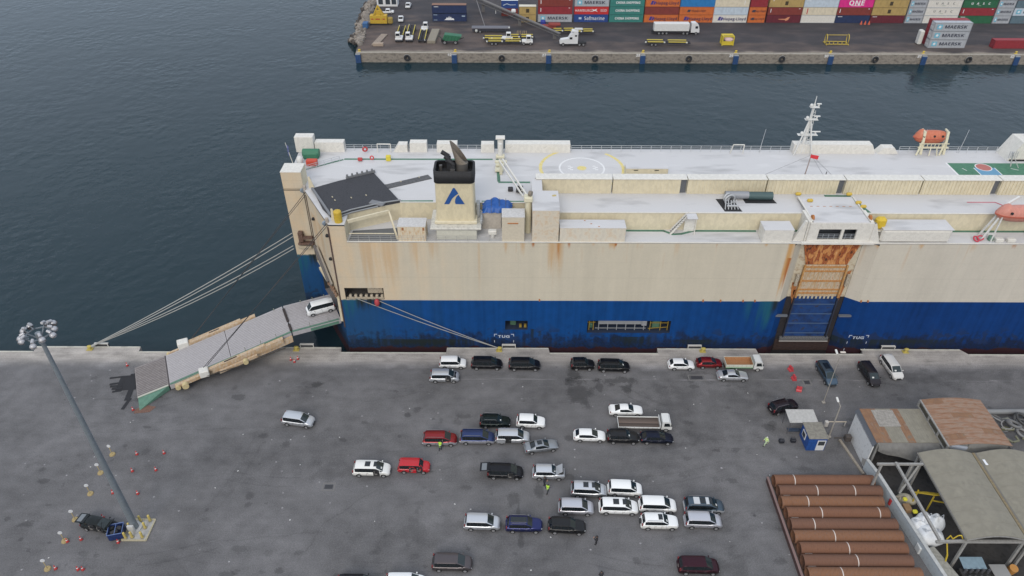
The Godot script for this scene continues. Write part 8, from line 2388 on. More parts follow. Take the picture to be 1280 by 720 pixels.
# o: options - two (lower body colour), bonnet (colour), doors ([x, side, angle] ...), gate, hood_up, roofs (dark sunroof panels [x, length]), rack, spare, lights
func car(label: String, kind: String, ln: float, col: Material, at: Vector3, turn := 0.0, o := {}) -> Node3D:
	var called: String = {"van": "minivan", "suv": "suv", "hatch": "hatchback_car", "sedan": "sedan_car", "boxy": "compact_van", "hiace": "passenger_van"}[kind]
	var group: String = "" if o.has("alone") else "used cars waiting on the quay"
	var t := thing(called, label, {"van": "van", "suv": "car", "hatch": "car", "sedan": "car", "boxy": "van", "hiace": "van"}[kind], at, deg_to_rad(turn), group)
	var c: Array = CARS[kind]
	var s: float = ln / c[0]
	var hl := ln * 0.5
	var hw: float = c[1]
	var sh := car_shapes(kind, ln)
	var glass := mat(0.010, 0.014, 0.017, 0.06)
	var wsg := mat(0.016, 0.026, 0.028, 0.06)
	obj("body", sh["body"], col, t)
	obj("lower_body", sh["lower"], o.get("two", col), t)
	obj("windscreen", sh["wind"], wsg, t)
	obj("rear_window", sh["back"], glass, t)
	for m in sh["sides"]:
		obj("side_window", m, glass, t)
	obj("door_pillar", sh["pillar"], mat(0.012, 0.012, 0.013, 0.4), t)
	obj("wheel_arch", sh["arch"], mat(0.008, 0.008, 0.008, 0.9), t)
	for sd in [-1, 1]:
		obj("headlight", sh["headlight%d" % sd], mat(0.34, 0.35, 0.36, 0.12), t)
		obj("tail_light", sh["tail%d" % sd], mat(0.17, 0.010, 0.014, 0.25), t)
		obj("mirror", sh["mirror%d" % sd], col, t)
	obj("grille", sh["grille"], mat(0.03, 0.03, 0.032, 0.5), t)
	obj("number_plate", sh["plate"], mat(0.55, 0.55, 0.5, 0.6), t)
	obj("bumper", sh["bumper_front"], o.get("two", col), t)
	obj("bumper", sh["bumper_rear"], o.get("two", col), t)
	var sp := []
	for x in sh["wx"]:
		for sd in [-1.0, 1.0]:
			sp.append(Vector3(x, 0.32, sd * (hw - 0.08)))
	wheels(t, sp, 0.32, 0.21, mat(0.42, 0.42, 0.43, 0.35, 0.6))
	# wipers and door seams read as thin dark lines
	var seam := MB.new()
	for x in c[12]:
		for sd in [-1.0, 1.0]:
			seam.box(Vector3(x * s, lerpf(0.34, c[3], 0.5), sd * (hw + 0.001)), Vector3(0.018, c[3] - 0.46, 0.006))
	for sd in [-1.0, 1.0]:
		seam.box(Vector3(c[5] * s - 0.25, lerpf(0.34, c[3], 0.5), sd * (hw + 0.001)), Vector3(0.018, c[3] - 0.46, 0.006))
	obj("door_seam", seam, mat(0.02, 0.02, 0.02, 0.8), t)
	var hd := MB.new()
	for x in c[12]:
		for sd in [-1.0, 1.0]:
			hd.bbox(Vector3(x * s + 0.16, c[3] - 0.14, sd * (hw + 0.01)), Vector3(0.2, 0.05, 0.04), 0.015)
	obj("door_handle", hd, mat(0.06, 0.06, 0.06, 0.4), t)
	for q in o.get("roofs", []):
		obj("sunroof", MB.new().bbox(Vector3(q[0], c[2] + 0.012, 0), Vector3(q[1], 0.05, c[4] * 1.2), 0.02), glass, t)
	for q in o.get("bands", []):
		obj("roof_band", MB.new().bbox(Vector3(q[0], c[2] + 0.014, 0), Vector3(q[1], 0.05, c[4] * 1.5), 0.02), mat(0.5, 0.52, 0.54, 0.5), t)
	if int(absf(at.x) * 10.0) % 3 == 0:
		obj("windscreen_paper", MB.new().bar(Vector3(c[5] * s - 0.12, c[6] + 0.14, 0.25), Vector3(c[5] * s - 0.3, c[6] + 0.27, 0.25), 0.3, 0.03), mat(0.6, 0.6, 0.58, 0.7), t)
	if o.has("rack"):
		for sd in [-1.0, 1.0]:
			obj("roof_rail", MB.new().tube([Vector3(c[8] * s + 0.2, c[2] - 0.02, sd * (c[4] - 0.02)), Vector3(c[8] * s + 0.35, c[2] + 0.08, sd * (c[4] - 0.02)), Vector3(c[7] * s - 0.3, c[2] + 0.08, sd * (c[4] - 0.02)), Vector3(c[7] * s - 0.15, c[2] - 0.02, sd * (c[4] - 0.02))], 0.025), mat(0.2, 0.2, 0.21, 0.4, 0.4), t)
	if o.has("bonnet"):
		var z := hw - 0.24
		var b := MB.new()
		var x0: float = c[5] * s + 0.08
		var x1 := hl - 0.12
		b.quad(Vector3(x0, c[6] + 0.09, z), Vector3(x1, c[11] + 0.05, z * 0.85), Vector3(x1, c[11] + 0.05, -z * 0.85), Vector3(x0, c[6] + 0.09, -z), Vector3.UP)
		obj("bonnet", b, o["bonnet"], t)
	if o.has("spare"):
		obj("spare_wheel", MB.new().cyl(Vector3(-hl - 0.25, 0.95, 0.1), Vector3(-hl - 0.02, 0.95, 0.1), 0.35, 0.35, 16), mat(0.02, 0.02, 0.022, 0.8), t)
	for q in o.get("doors", []):
		# an open door swung out on its front edge, and the dark cabin behind it
		var d := part("open_door", t, Vector3(q[0] * s, 0, q[1] * (hw + 0.02)), -q[1] * deg_to_rad(q[2]))
		obj("panel", MB.new().bbox(Vector3(-0.5, 0.66, 0), Vector3(1.0, 0.66, 0.09), 0.03), q[3] if q.size() > 3 else col, d)
		obj("window_frame", MB.new().box(Vector3(-0.92, 1.2, 0), Vector3(0.07, 0.5, 0.05)).bar(Vector3(-0.9, 1.45, 0), Vector3(-0.25, 1.42, 0), 0.05).bar(Vector3(-0.25, 1.42, 0), Vector3(0.0, 1.0, 0), 0.05), col, d)
		obj("door_trim", MB.new().box(Vector3(-0.5, 0.66, -q[1] * 0.06), Vector3(0.85, 0.5, 0.02)), mat(0.14, 0.135, 0.12, 0.9), d)
		obj("door_opening", MB.new().box(Vector3(q[0] * s - 0.52, 0.76, q[1] * (hw + 0.003)), Vector3(0.92, 0.72, 0.02)).box(Vector3(q[0] * s - 0.55, 1.25, q[1] * (hw - 0.11)), Vector3(0.75, 0.36, 0.06)), mat(0.02, 0.02, 0.022, 0.9), t)
		obj("seat", MB.new().bbox(Vector3(q[0] * s - 0.6, 0.72, q[1] * (hw - 0.03)), Vector3(0.45, 0.3, 0.14), 0.06).bbox(Vector3(q[0] * s - 0.82, 1.0, q[1] * (hw - 0.05)), Vector3(0.14, 0.5, 0.14), 0.05), mat(0.16, 0.15, 0.14, 0.9), t)
	if o.has("slide"):
		obj("sliding_door", MB.new().bbox(Vector3(-1.65 * s, 0.82, hw + 0.1), Vector3(1.1, 0.9, 0.08), 0.03), col, t)
		obj("door_opening", MB.new().box(Vector3(-0.62 * s, 0.8, hw + 0.004), Vector3(0.85, 0.86, 0.02)).box(Vector3(-0.62 * s, 1.35, hw - 0.14), Vector3(0.8, 0.4, 0.06)), mat(0.012, 0.012, 0.013, 0.9), t)
	if o.has("gate"):
		var g := part("open_tailgate", t, Vector3(c[8] * s, c[2] - 0.04, 0))
		g.rotation.z = deg_to_rad(8.0)
		obj("panel", MB.new().bbox(Vector3(-0.7, 0.0, 0), Vector3(1.4, 0.08, hw * 1.7), 0.03), col, g)
		obj("pane", MB.new().box(Vector3(-0.8, 0.045, 0), Vector3(0.7, 0.02, hw * 1.3)), mat(0.16, 0.175, 0.19, 0.3), g)
		obj("load_opening", MB.new().box(Vector3(-hl + 0.0, 0.95, 0), Vector3(0.03, 0.8, hw * 1.5)), mat(0.012, 0.012, 0.013, 0.9), t)
	if o.has("hood_up"):
		var g := part("raised_bonnet", t, Vector3(c[5] * s + 0.1, c[6] + 0.05, 0))
		g.rotation.z = deg_to_rad(38.0)
		obj("panel", MB.new().bbox(Vector3(0.48, 0.02, 0), Vector3(0.96, 0.05, hw * 1.6), 0.02), col, g)
		obj("engine_bay", MB.new().box(Vector3(c[5] * s + 0.6, c[6] + 0.02, 0), Vector3(0.85, 0.06, hw * 1.35)), mat(0.03, 0.03, 0.03, 0.8), t)
	return t

func build_cars() -> void:
	var white := paint(0.76, 0.77, 0.77)
	var pearl := paint(0.70, 0.70, 0.675)
	var silver := paint(0.52, 0.54, 0.57, true)
	var grey_s := paint(0.27, 0.29, 0.315, true)
	var black := paint(0.004, 0.004, 0.005)
	var charcoal := paint(0.012, 0.012, 0.015, true)
	var green_b := paint(0.003, 0.010, 0.010, true)
	var navy := paint(0.006, 0.009, 0.024, true)
	var blue := paint(0.022, 0.040, 0.13, true)
	var red := paint(0.42, 0.012, 0.02)
	var dred := paint(0.24, 0.012, 0.014, true)
	var maroon := paint(0.036, 0.007, 0.014, true)
	var lilac := paint(0.48, 0.485, 0.525, true)
	var steelb := paint(0.055, 0.085, 0.115, true)
	# along the ship
	car("white compact van nearest the ship at the left end of the front row", "boxy", 4.3, white, Vector3(-9.5, 0, -88.1))
	car("silver van with black bonnet and its front door open, left end of the quay", "van", 4.6, silver, Vector3(-10.6, 0, -85.0), 0, {"bonnet": black, "doors": [[1.2, 1.0, 45.0]]})
	car("dark grey minivan in the front row between white and black vans", "van", 5.0, charcoal, Vector3(-4.0, 0, -88.0), -1)
	car("black minivan in the front row below the bollard", "van", 5.1, black, Vector3(2.1, 0, -87.8))
	car("small black suv with red tail lights in the front row beside the oil stain", "suv", 3.8, black, Vector3(11.5, 0, -87.9))
	car("black minivan in the front row right of the small black suv", "van", 5.1, black, Vector3(16.5, 0, -87.5), -2)
	car("white hatchback in the front row left of the red hatchback", "hatch", 4.2, white, Vector3(27.5, 0, -88.0), -1)
	car("dark red hatchback in the front row by the tipper truck", "hatch", 4.1, dred, Vector3(32.1, 0, -88.4))
	car("silver saloon in front of the small tipper truck", "sedan", 4.8, silver, Vector3(35.2, 0, -85.5), -1)
	# middle of the yard
	car("white suv with dark red tail lights in the middle group", "suv", 4.2, white, Vector3(2.9, 0, -75.4), -3)
	car("very dark green off-road suv behind the blue van", "suv", 4.5, green_b, Vector3(-2.4, 0, -75.4), -1, {"rack": 1})
	car("two-tone van, dark red over silver, with a hi-vis figure at its side", "van", 4.9, dred, Vector3(-10.3, 0, -72.0), 0, {"two": lilac, "rack": 1})
	car("two-tone van, dark blue over silver", "van", 5.0, blue, Vector3(-4.9, 0, -72.3), -1, {"two": lilac, "rack": 1})
	car("silver van with its sliding door open in the middle group", "van", 4.9, silver, Vector3(0.2, 0, -72.5), -1, {"slide": 1})
	car("grey saloon parked at a slant in the middle group", "sedan", 4.8, grey_s, Vector3(4.3, 0, -70.8), 10, {"roofs": [[-0.3, 0.7]]})
	car("bright red compact car with front door hanging open", "boxy", 4.4, red, Vector3(-13.5, 0, -67.0), -1, {"doors": [[1.3, 1.0, 50.0], [0.35, 1.0, 4.0]]})
	car("white van with two dark roof panels and both front doors open", "van", 5.1, pearl, Vector3(-19.3, 0, -66.5), -1, {"roofs": [[-0.5, 0.75], [0.55, 0.42]], "doors": [[1.25, 1.0, 50.0], [1.25, -1.0, 55.0]]})
	car("light silver van standing alone on the left of the yard", "van", 4.7, silver, Vector3(-31.6, 0, -75.6), -10)
	car("black van with tailgate raised and front doors open", "van", 4.9, charcoal, Vector3(-0.8, 0, -66.1), -2, {"gate": 1, "doors": [[1.25, 1.0, 70.0], [1.25, -1.0, 60.0]]})
	car("silver suv with its bonnet raised", "suv", 4.4, silver, Vector3(5.2, 0, -66.0), -1, {"hood_up": 1, "gate": 0} if false else {"hood_up": 1})
	# right group
	car("white saloon behind the flatbed truck", "sedan", 5.0, white, Vector3(17.3, 0, -77.9), -1)
	car("white hatchback left of the black suv in the right group", "hatch", 4.6, white, Vector3(11.4, 0, -72.8), -2)
	car("black suv in front of the flatbed truck", "suv", 4.6, black, Vector3(16.2, 0, -72.5), -2)
	car("dark navy hatchback in front of the flatbed truck's cab", "hatch", 4.7, navy, Vector3(21.1, 0, -72.4), -2)
	# nearest rows
	car("silver van at the left of the nearest row", "van", 4.6, silver, Vector3(-3.7, 0, -57.9), -2)
	car("dark blue suv with black roof in the nearest row", "suv", 4.7, paint(0.012, 0.018, 0.10, true), Vector3(1.7, 0, -57.6), -1, {"roofs": [[-0.75, 2.1]], "rack": 1})
	car("black suv right of the dark blue one in the nearest row", "suv", 4.8, black, Vector3(7.2, 0, -57.4), -3)
	car("silver van without roof panels in the left of the tight cluster", "van", 4.6, lilac, Vector3(8.6, 0, -60.3), -2)
	car("silver van with two dark roof panels at the back left of the cluster", "van", 4.8, silver, Vector3(10.5, 0, -63.1), -3, {"roofs": [[-0.5, 0.7], [0.5, 0.4]], "two": grey_s})
	car("plain white van at the back of the cluster", "van", 4.6, white, Vector3(15.4, 0, -63.3), -3)
	car("white van with two dark roof panels in the middle of the cluster", "van", 5.1, white, Vector3(14.2, 0, -60.4), -2, {"roofs": [[-0.45, 0.78], [0.65, 0.5]]})
	car("plain white van right of the one with roof panels", "van", 4.9, white, Vector3(19.4, 0, -60.7), -2)
	car("white off-road suv with sunroof and spare wheel on its back", "suv", 4.8, white, Vector3(19.2, 0, -58.1), -1, {"roofs": [[0.0, 0.55]], "spare": 1, "rack": 1, "two": pearl})
	car("slate blue van with striped roof panels right of the cluster", "van", 5.2, steelb, Vector3(25.5, 0, -60.6), -2, {"roofs": [[0.7, 0.35], [-0.35, 0.7]], "bands": [[0.25, 0.42], [-1.15, 0.8]], "two": silver, "rack": 1})
	car("lilac silver van right of the cluster in front of the slate blue one", "van", 4.8, lilac, Vector3(24.9, 0, -58.3), -2)
	car("maroon van at the lower border of the yard", "van", 5.0, maroon, Vector3(23.0, 0, -51.8), -1)
	car("brown grey van with red tail lights alone near the lower border", "van", 4.9, paint(0.085, 0.072, 0.075, true), Vector3(-7.2, 0, -52.1), -1)
	car("white van cut off by the lower border", "van", 4.8, white, Vector3(-12.6, 0, -49.4), 0)
	car("dark car cut off by the lower border left of the white van", "van", 4.8, charcoal, Vector3(-18.4, 0, -49.2), 0)
	# right side of the quay
	car("dark plum suv by the grey shelter", "suv", 4.6, paint(0.020, 0.013, 0.018, true), Vector3(41.3, 0, -78.7), 18, {"rack": 1})
	car("steel blue van with white rear edge facing away from the ship", "van", 5.0, paint(0.06, 0.095, 0.135, true), Vector3(50.3, 0, -85.9), -86, {"roofs": [[-0.7, 1.4]]})
	car("dark grey van between the steel blue and the white van", "van", 5.0, paint(0.028, 0.024, 0.027, true), Vector3(57.1, 0, -85.8), -86)
	car("white van facing away from the ship near the bollard", "van", 5.0, paint(0.58, 0.57, 0.55), Vector3(61.3, 0, -87.4), -86)
	# on the ramp and by the mast
	car("white high-roofed passenger van driving down the ship's ramp", "hiace", 4.6, white, Vector3(-31.9, 5.0, -95.9), 204.7, {"alone": 1})
	car("black estate car with its tailgate and doors open beside the floodlight mast", "hatch", 4.7, paint(0.014, 0.017, 0.017, true), Vector3(-52.9, 0, -57.4), -12, {"gate": 1, "doors": [[1.0, 1.0, 55.0], [0.0, 1.0, 70.0]], "hood_up": 1, "alone": 1})

func build_trucks() -> void:
	var w := paint(0.62, 0.63, 0.62)
	for q in [["tipper_truck", "small white tipper truck with rusty orange load bed at the quay edge", Vector3(37.4, 0, -87.9), 6.1], ["flatbed_truck", "white flatbed truck with brown timber deck behind the black suv", Vector3(19.6, 0, -75.0), 7.9]]:
		var t := thing(q[0], q[1], "truck", q[2], 0.0 if q[0] == "tipper_truck" else -0.02)
		var hl: float = q[3] * 0.5
		var tip: bool = q[0] == "tipper_truck"
		var bx1 := hl - 1.75
		var cab := MB.new()
		cab.prism(P([hl - 1.55, 0.55, hl - 0.05, 0.55, hl, 1.0, hl - 0.28, 1.95, hl - 0.55, 2.15, hl - 1.5, 2.12]), 1.8, Vector3(0, 0, -0.9), Vector3.RIGHT, Vector3.UP)
		obj("cab", cab, w, t)
		obj("windscreen", MB.new().bar(Vector3(hl + 0.0, 1.12, 0), Vector3(hl - 0.27, 1.9, 0), 1.6, 0.04), mat(0.012, 0.016, 0.018, 0.08), t)
		for sd in [-1.0, 1.0]:
			obj("side_window", MB.new().prism(P([hl - 1.2, 1.2, hl - 0.25, 1.2, hl - 0.5, 1.85, hl - 1.2, 1.85]), 0.02, Vector3(0, 0, sd * 0.905 - (0.0 if sd > 0 else 0.02)), Vector3.RIGHT, Vector3.UP), mat(0.012, 0.016, 0.018, 0.08), t)
			obj("headlight", MB.new().bbox(Vector3(hl - 0.02, 0.75, sd * 0.65), Vector3(0.1, 0.2, 0.3), 0.04), mat(0.55, 0.56, 0.56, 0.2), t)
			obj("mirror", MB.new().bbox(Vector3(hl - 0.2, 1.6, sd * 1.08), Vector3(0.1, 0.35, 0.2), 0.03), mat(0.03, 0.03, 0.03, 0.5), t)
		obj("chassis", MB.new().box(Vector3(-0.5, 0.62, 0), Vector3(q[3] - 1.0, 0.24, 0.9)), dark, t)
		var bed := part("load_bed", t)
		var bl := bx1 + hl
		var bc := (bx1 - hl) * 0.5
		if tip:
			obj("floor", MB.new().box(Vector3(bc, 0.98, 0), Vector3(bl, 0.08, 1.9)), worn("tip floor", 401, [Color(0.26, 0.10, 0.04), Color(0.40, 0.19, 0.08)], 1.5, 0.9), bed)
			var side := MB.new()
			for sd in [-1.0, 1.0]:
				side.bbox(Vector3(bc, 1.3, sd * 0.98), Vector3(bl, 0.6, 0.08), 0.02)
			side.bbox(Vector3(-hl + 0.04, 1.3, 0), Vector3(0.08, 0.6, 1.96), 0.02).bbox(Vector3(bx1 - 0.04, 1.45, 0), Vector3(0.08, 0.9, 1.96), 0.02)
			obj("side_board", side, paint(0.52, 0.54, 0.46), bed)
			obj("lining", MB.new().box(Vector3(bc, 1.3, 0.92), Vector3(bl - 0.2, 0.55, 0.03)).box(Vector3(bc, 1.3, -0.92), Vector3(bl - 0.2, 0.55, 0.03)).box(Vector3(bx1 - 0.12, 1.4, 0), Vector3(0.03, 0.7, 1.8)), worn("tip lining", 402, [Color(0.30, 0.12, 0.05), Color(0.46, 0.26, 0.12)], 1.2, 0.9), bed)
			var rb := MB.new()
			for k in 6:
				rb.box(Vector3(-hl + 0.5 + k * bl / 6.3, 1.28, 1.03), Vector3(0.07, 0.6, 0.05))
			obj("rib", rb, mat(0.42, 0.44, 0.36, 0.7), bed)
			obj("green_band", MB.new().box(Vector3(bc, 1.0, 1.03), Vector3(bl, 0.12, 0.03)), mat(0.12, 0.34, 0.16, 0.6), bed)
		else:
			for k in 7:
				var v := 0.05 + 0.022 * float((k * 5) % 4)
				obj("plank", MB.new().box(Vector3(bc, 0.98 + 0.006 * (k % 2), -0.87 + k * 0.29), Vector3(bl - 0.1, 0.07, 0.275)), mat(v * 1.15, v * 0.86, v * 0.72, 0.9), bed)
			var side := MB.new()
			for sd in [-1.0, 1.0]:
				side.bbox(Vector3(bc, 1.06, sd * 1.06), Vector3(bl, 0.26, 0.07), 0.02)
			side.bbox(Vector3(-hl + 0.04, 1.06, 0), Vector3(0.08, 0.26, 2.1), 0.02).bbox(Vector3(bx1 - 0.03, 1.3, 0), Vector3(0.1, 0.8, 2.1), 0.02)
			obj("side_board", side, w, bed)
			var rb := MB.new()
			for k in 9:
				rb.box(Vector3(-hl + 0.4 + k * bl / 9.3, 1.04, 1.105), Vector3(0.06, 0.26, 0.03))
			obj("hinge", rb, mat(0.25, 0.24, 0.23, 0.7), bed)
		var rw := -hl + 1.25
		wheels(t, [Vector3(hl - 0.85, 0.38, 0.78), Vector3(hl - 0.85, 0.38, -0.78), Vector3(rw, 0.38, 0.78), Vector3(rw, 0.38, -0.78)], 0.38, 0.28, mat(0.45, 0.45, 0.44, 0.5, 0.3))

# ---------------------------------------------------------------- quay furniture
func build_quay_gear() -> void:
	var yel := worn("bollard yellow", 411, [Color(0.32, 0.23, 0.05), Color(0.52, 0.42, 0.10)], 1.0, 0.7)
	var bw := ["with the stern lines made fast to it, left of the ramp", "between ramp and ship, beside red cones", "with the spring lines on it behind the dark grey minivan", "on the quay edge behind the red hatchback", "behind the white van on the right of the quay"]
	var bx := [-70.3, -35.9, -2.1, 31.8, 65.6]
	for i in 5:
		var t := thing("mooring_bollard", "yellow mooring bollard " + bw[i], "bollard", Vector3(bx[i], 0, -91.9), 0.0, "yellow bollards of the near quay")
		bollard_parts(t, yel)
		var f := thing("quay_fender", "pale topped quay fender " + ["by the stern lines, left of the ramp", "between the foot of the ramp and the ship", "behind the dark grey minivan", "behind the red hatchback", "behind the white van on the right"][i], "fender", Vector3(bx[i] + (1.6 if i < 3 else (-1.2 if i == 3 else -2.6)), 0, -92.8), 0.0, "fenders of the near quay")
		obj("fender_panel", MB.new().bbox(Vector3(0, -1.2, 0), Vector3(2.4, 3.2, 0.36), 0.06), mat(0.03, 0.03, 0.032, 0.8), f)
		obj("top_rail", MB.new().box(Vector3(0, 0.52, 0), Vector3(2.3, 0.12, 0.34)).box(Vector3(-1.1, 0.25, 0.16), Vector3(0.12, 0.55, 0.06)).box(Vector3(1.1, 0.25, 0.16), Vector3(0.12, 0.55, 0.06)), mat(0.50, 0.49, 0.46, 0.7), f)
	# mooring lines
	var rm := mat(0.33, 0.33, 0.31, 0.85)
	var rope := func(label: String, lines: Array, r: float) -> void:
		var t := thing("mooring_lines", label, "rope", lines[0][0])
		var b := MB.new()
		for q in lines:
			var pts := []
			for k in 13:
				var u := k / 12.0
				pts.append(q[0].lerp(q[1], u) - Vector3(0, q[2] * 4.0 * u * (1.0 - u), 0) - t.position)
			b.tube(pts, r, 6)
		obj("line", b, rm, t)
	var e := Vector3(-70.2, 0.55, -91.9)
	rope.call("pale stern mooring lines from the ship's stern to the left bollard", [[Vector3(-36.9, 15.2, -104.2), e, 0.5], [Vector3(-36.9, 14.5, -104.2), e + Vector3(0.2, 0, 0.1), 0.6], [Vector3(-37.2, 12.6, -104.3), e + Vector3(0.1, 0.1, -0.1), 0.8], [Vector3(-37.2, 12.0, -104.3), e + Vector3(-0.1, 0.05, 0.15), 1.0]], 0.075)
	var e2 := Vector3(-2.1, 0.55, -91.9)
	rope.call("pale spring mooring lines from the hull opening to the middle bollard", [[Vector3(-25.0, 9.95, -93.2), e2, 0.3], [Vector3(-22.0, 9.9, -93.1), e2 + Vector3(0.1, 0.05, 0.1), 0.3]], 0.06)
	tag(obj("red_rat_guard", MB.new().ball(Vector3(-21.6, 9.4, -92.8), Vector3(0.42, 0.75, 0.42), 12, 8), mat(0.40, 0.05, 0.06, 0.6)), "red rat guard threaded on the spring mooring lines", "rat guard")
	# traffic cones
	var cone := thing("traffic_cone", "red and white cone in the far row right of the posts, left one", "traffic cone", Vector3(-53.3, 0, -69.5), 0.0, "red cones beside the floodlight mast")
	obj("base", MB.new().bbox(Vector3(0, 0.04, 0), Vector3(0.4, 0.06, 0.4), 0.02), mat(0.22, 0.03, 0.03, 0.7), cone)
	obj("body", MB.new().cyl(Vector3(0, 0.08, 0), Vector3(0, 0.75, 0), 0.16, 0.035, 14), mat(0.52, 0.05, 0.045, 0.6), cone)
	obj("white_band", MB.new().cyl(Vector3(0, 0.36, 0), Vector3(0, 0.48, 0), 0.113, 0.09, 14, false), mat(0.75, 0.72, 0.72, 0.6), cone)
	var spots := [[-49.5, -69.7, "cone in the far row right of the posts, right one"], [-52.7, -66.5, "left cone of the second pair near the mast"], [-49.5, -66.7, "right cone of the second pair near the mast"], [-53.8, -62.8, "left cone of the third pair, left of the mast's shaft"], [-50.4, -62.7, "right cone of the third pair, under the mast's shaft"], [-55.4, -58.9, "left cone just behind the black estate car"], [-53.4, -58.9, "right cone just behind the black estate car"], [-56.3, -55.3, "cone in front of the open tailgate beside a leaning post"], [-54.7, -55.6, "cone in front of the black estate car"], [-49.8, -55.2, "cone in front of the blue skip"], [-55.9, -51.5, "lone cone by the lowest leaning post"], [-53.1, -51.4, "left of two cones touching near the lower border"], [-52.5, -51.4, "right of two cones touching near the lower border"], [-57.4, -78.1, "cone at the green toe plate of the ramp"], [-62.4, -87.9, "cone at the far corner of the rubber mats"], [-36.2, -89.4, "left cone beside the bollard between ramp and ship"], [-35.5, -88.9, "middle cone beside the bollard between ramp and ship"], [-35.1, -89.6, "right cone beside the bollard between ramp and ship"]]
	for q in spots:
		var c := dup(cone, "red and white " + q[2], Vector3(q[0], 0, q[1]), q[0] * 3.0)
	for q in [[45.1, -87.4, 0.3, "red water-filled barrier nearest the ship"], [45.0, -85.3, 0.1, "red water-filled barrier, middle one of three"], [45.0, -82.8, 1.3, "red water-filled barrier lying farthest from the ship"]]:
		var t := thing("road_barrier", q[3] + ", right of the tipper truck", "barrier", Vector3(q[0], 0, q[1]), q[2], "red barriers right of the tipper truck")
		obj("shell", MB.new().prism(P([-0.35, 0, 0.35, 0, 0.32, 0.2, 0.16, 0.36, 0.13, 0.8, -0.13, 0.8, -0.16, 0.36, -0.32, 0.2]), 0.8, Vector3(0, 0, -0.4)), mat(0.48, 0.05, 0.06, 0.5), t)
		obj("filler_cap", MB.new().cyl(Vector3(0, 0.8, 0), Vector3(0, 0.84, 0), 0.08), mat(0.3, 0.03, 0.03, 0.6), t)
	# leaning yellow stanchions with pale discs
	var post := thing("post_stand", "post stand with a round ochre foot, topmost of the leaning row", "stanchion", Vector3(-56.8, 0, -69.5), 0.0, "ochre post stands left of the mast")
	obj("foot", MB.new().cyl(Vector3.ZERO, Vector3(0, 0.16, 0), 0.42, 0.36, 16), worn("foot", 412, [Color(0.30, 0.21, 0.09), Color(0.42, 0.32, 0.15)], 0.8, 0.8), post)
	obj("post", MB.new().cyl(Vector3(0, 0.1, 0), Vector3(0, 1.5, 0), 0.05, 0.05, 8), mat(0.42, 0.33, 0.16, 0.7), post)
	obj("sign_disc", MB.new().cyl(Vector3(0, 1.75, -0.03), Vector3(0, 1.75, 0.03), 0.26, 0.26, 16), mat(0.58, 0.59, 0.60, 0.6), post)
	for q in [[-57.0, -66.2, "second from the top"], [-56.8, -62.7, "third from the top"], [-56.9, -58.6, "fourth, behind the open tailgate"], [-56.7, -55.4, "fifth, beside a red cone"], [-56.9, -51.5, "lowest of the leaning row"]]:
		dup(post, "post stand with a round ochre foot, " + q[2], Vector3(q[0], 0, q[1]), 0.3)
	# scraps of litter
	var rng := RandomNumberGenerator.new()
	rng.seed = 21
	var lit := MB.new()
	for k in 40:
		var s := rng.randf_range(0.06, 0.2)
		lit.bbox(Vector3(rng.randf_range(-60, 48), 0.03, rng.randf_range(-84, -48)), Vector3(s, 0.05, s * 0.7), 0.01, Basis(Vector3.UP, rng.randf() * 3.0))
	tag(obj("paper_litter", lit, mat(0.55, 0.55, 0.54, 0.8)), "scattered scraps of white paper litter on the asphalt", "litter", "", "stuff")
	tag(obj("white_sheet", MB.new().bbox(Vector3(67.9, 0.03, -80.0), Vector3(1.3, 0.05, 0.4), 0.02, Basis(Vector3.UP, -0.1)), mat(0.6, 0.6, 0.58, 0.8)), "white scrap of sheet lying on the asphalt beyond the arched roof shed", "scrap")

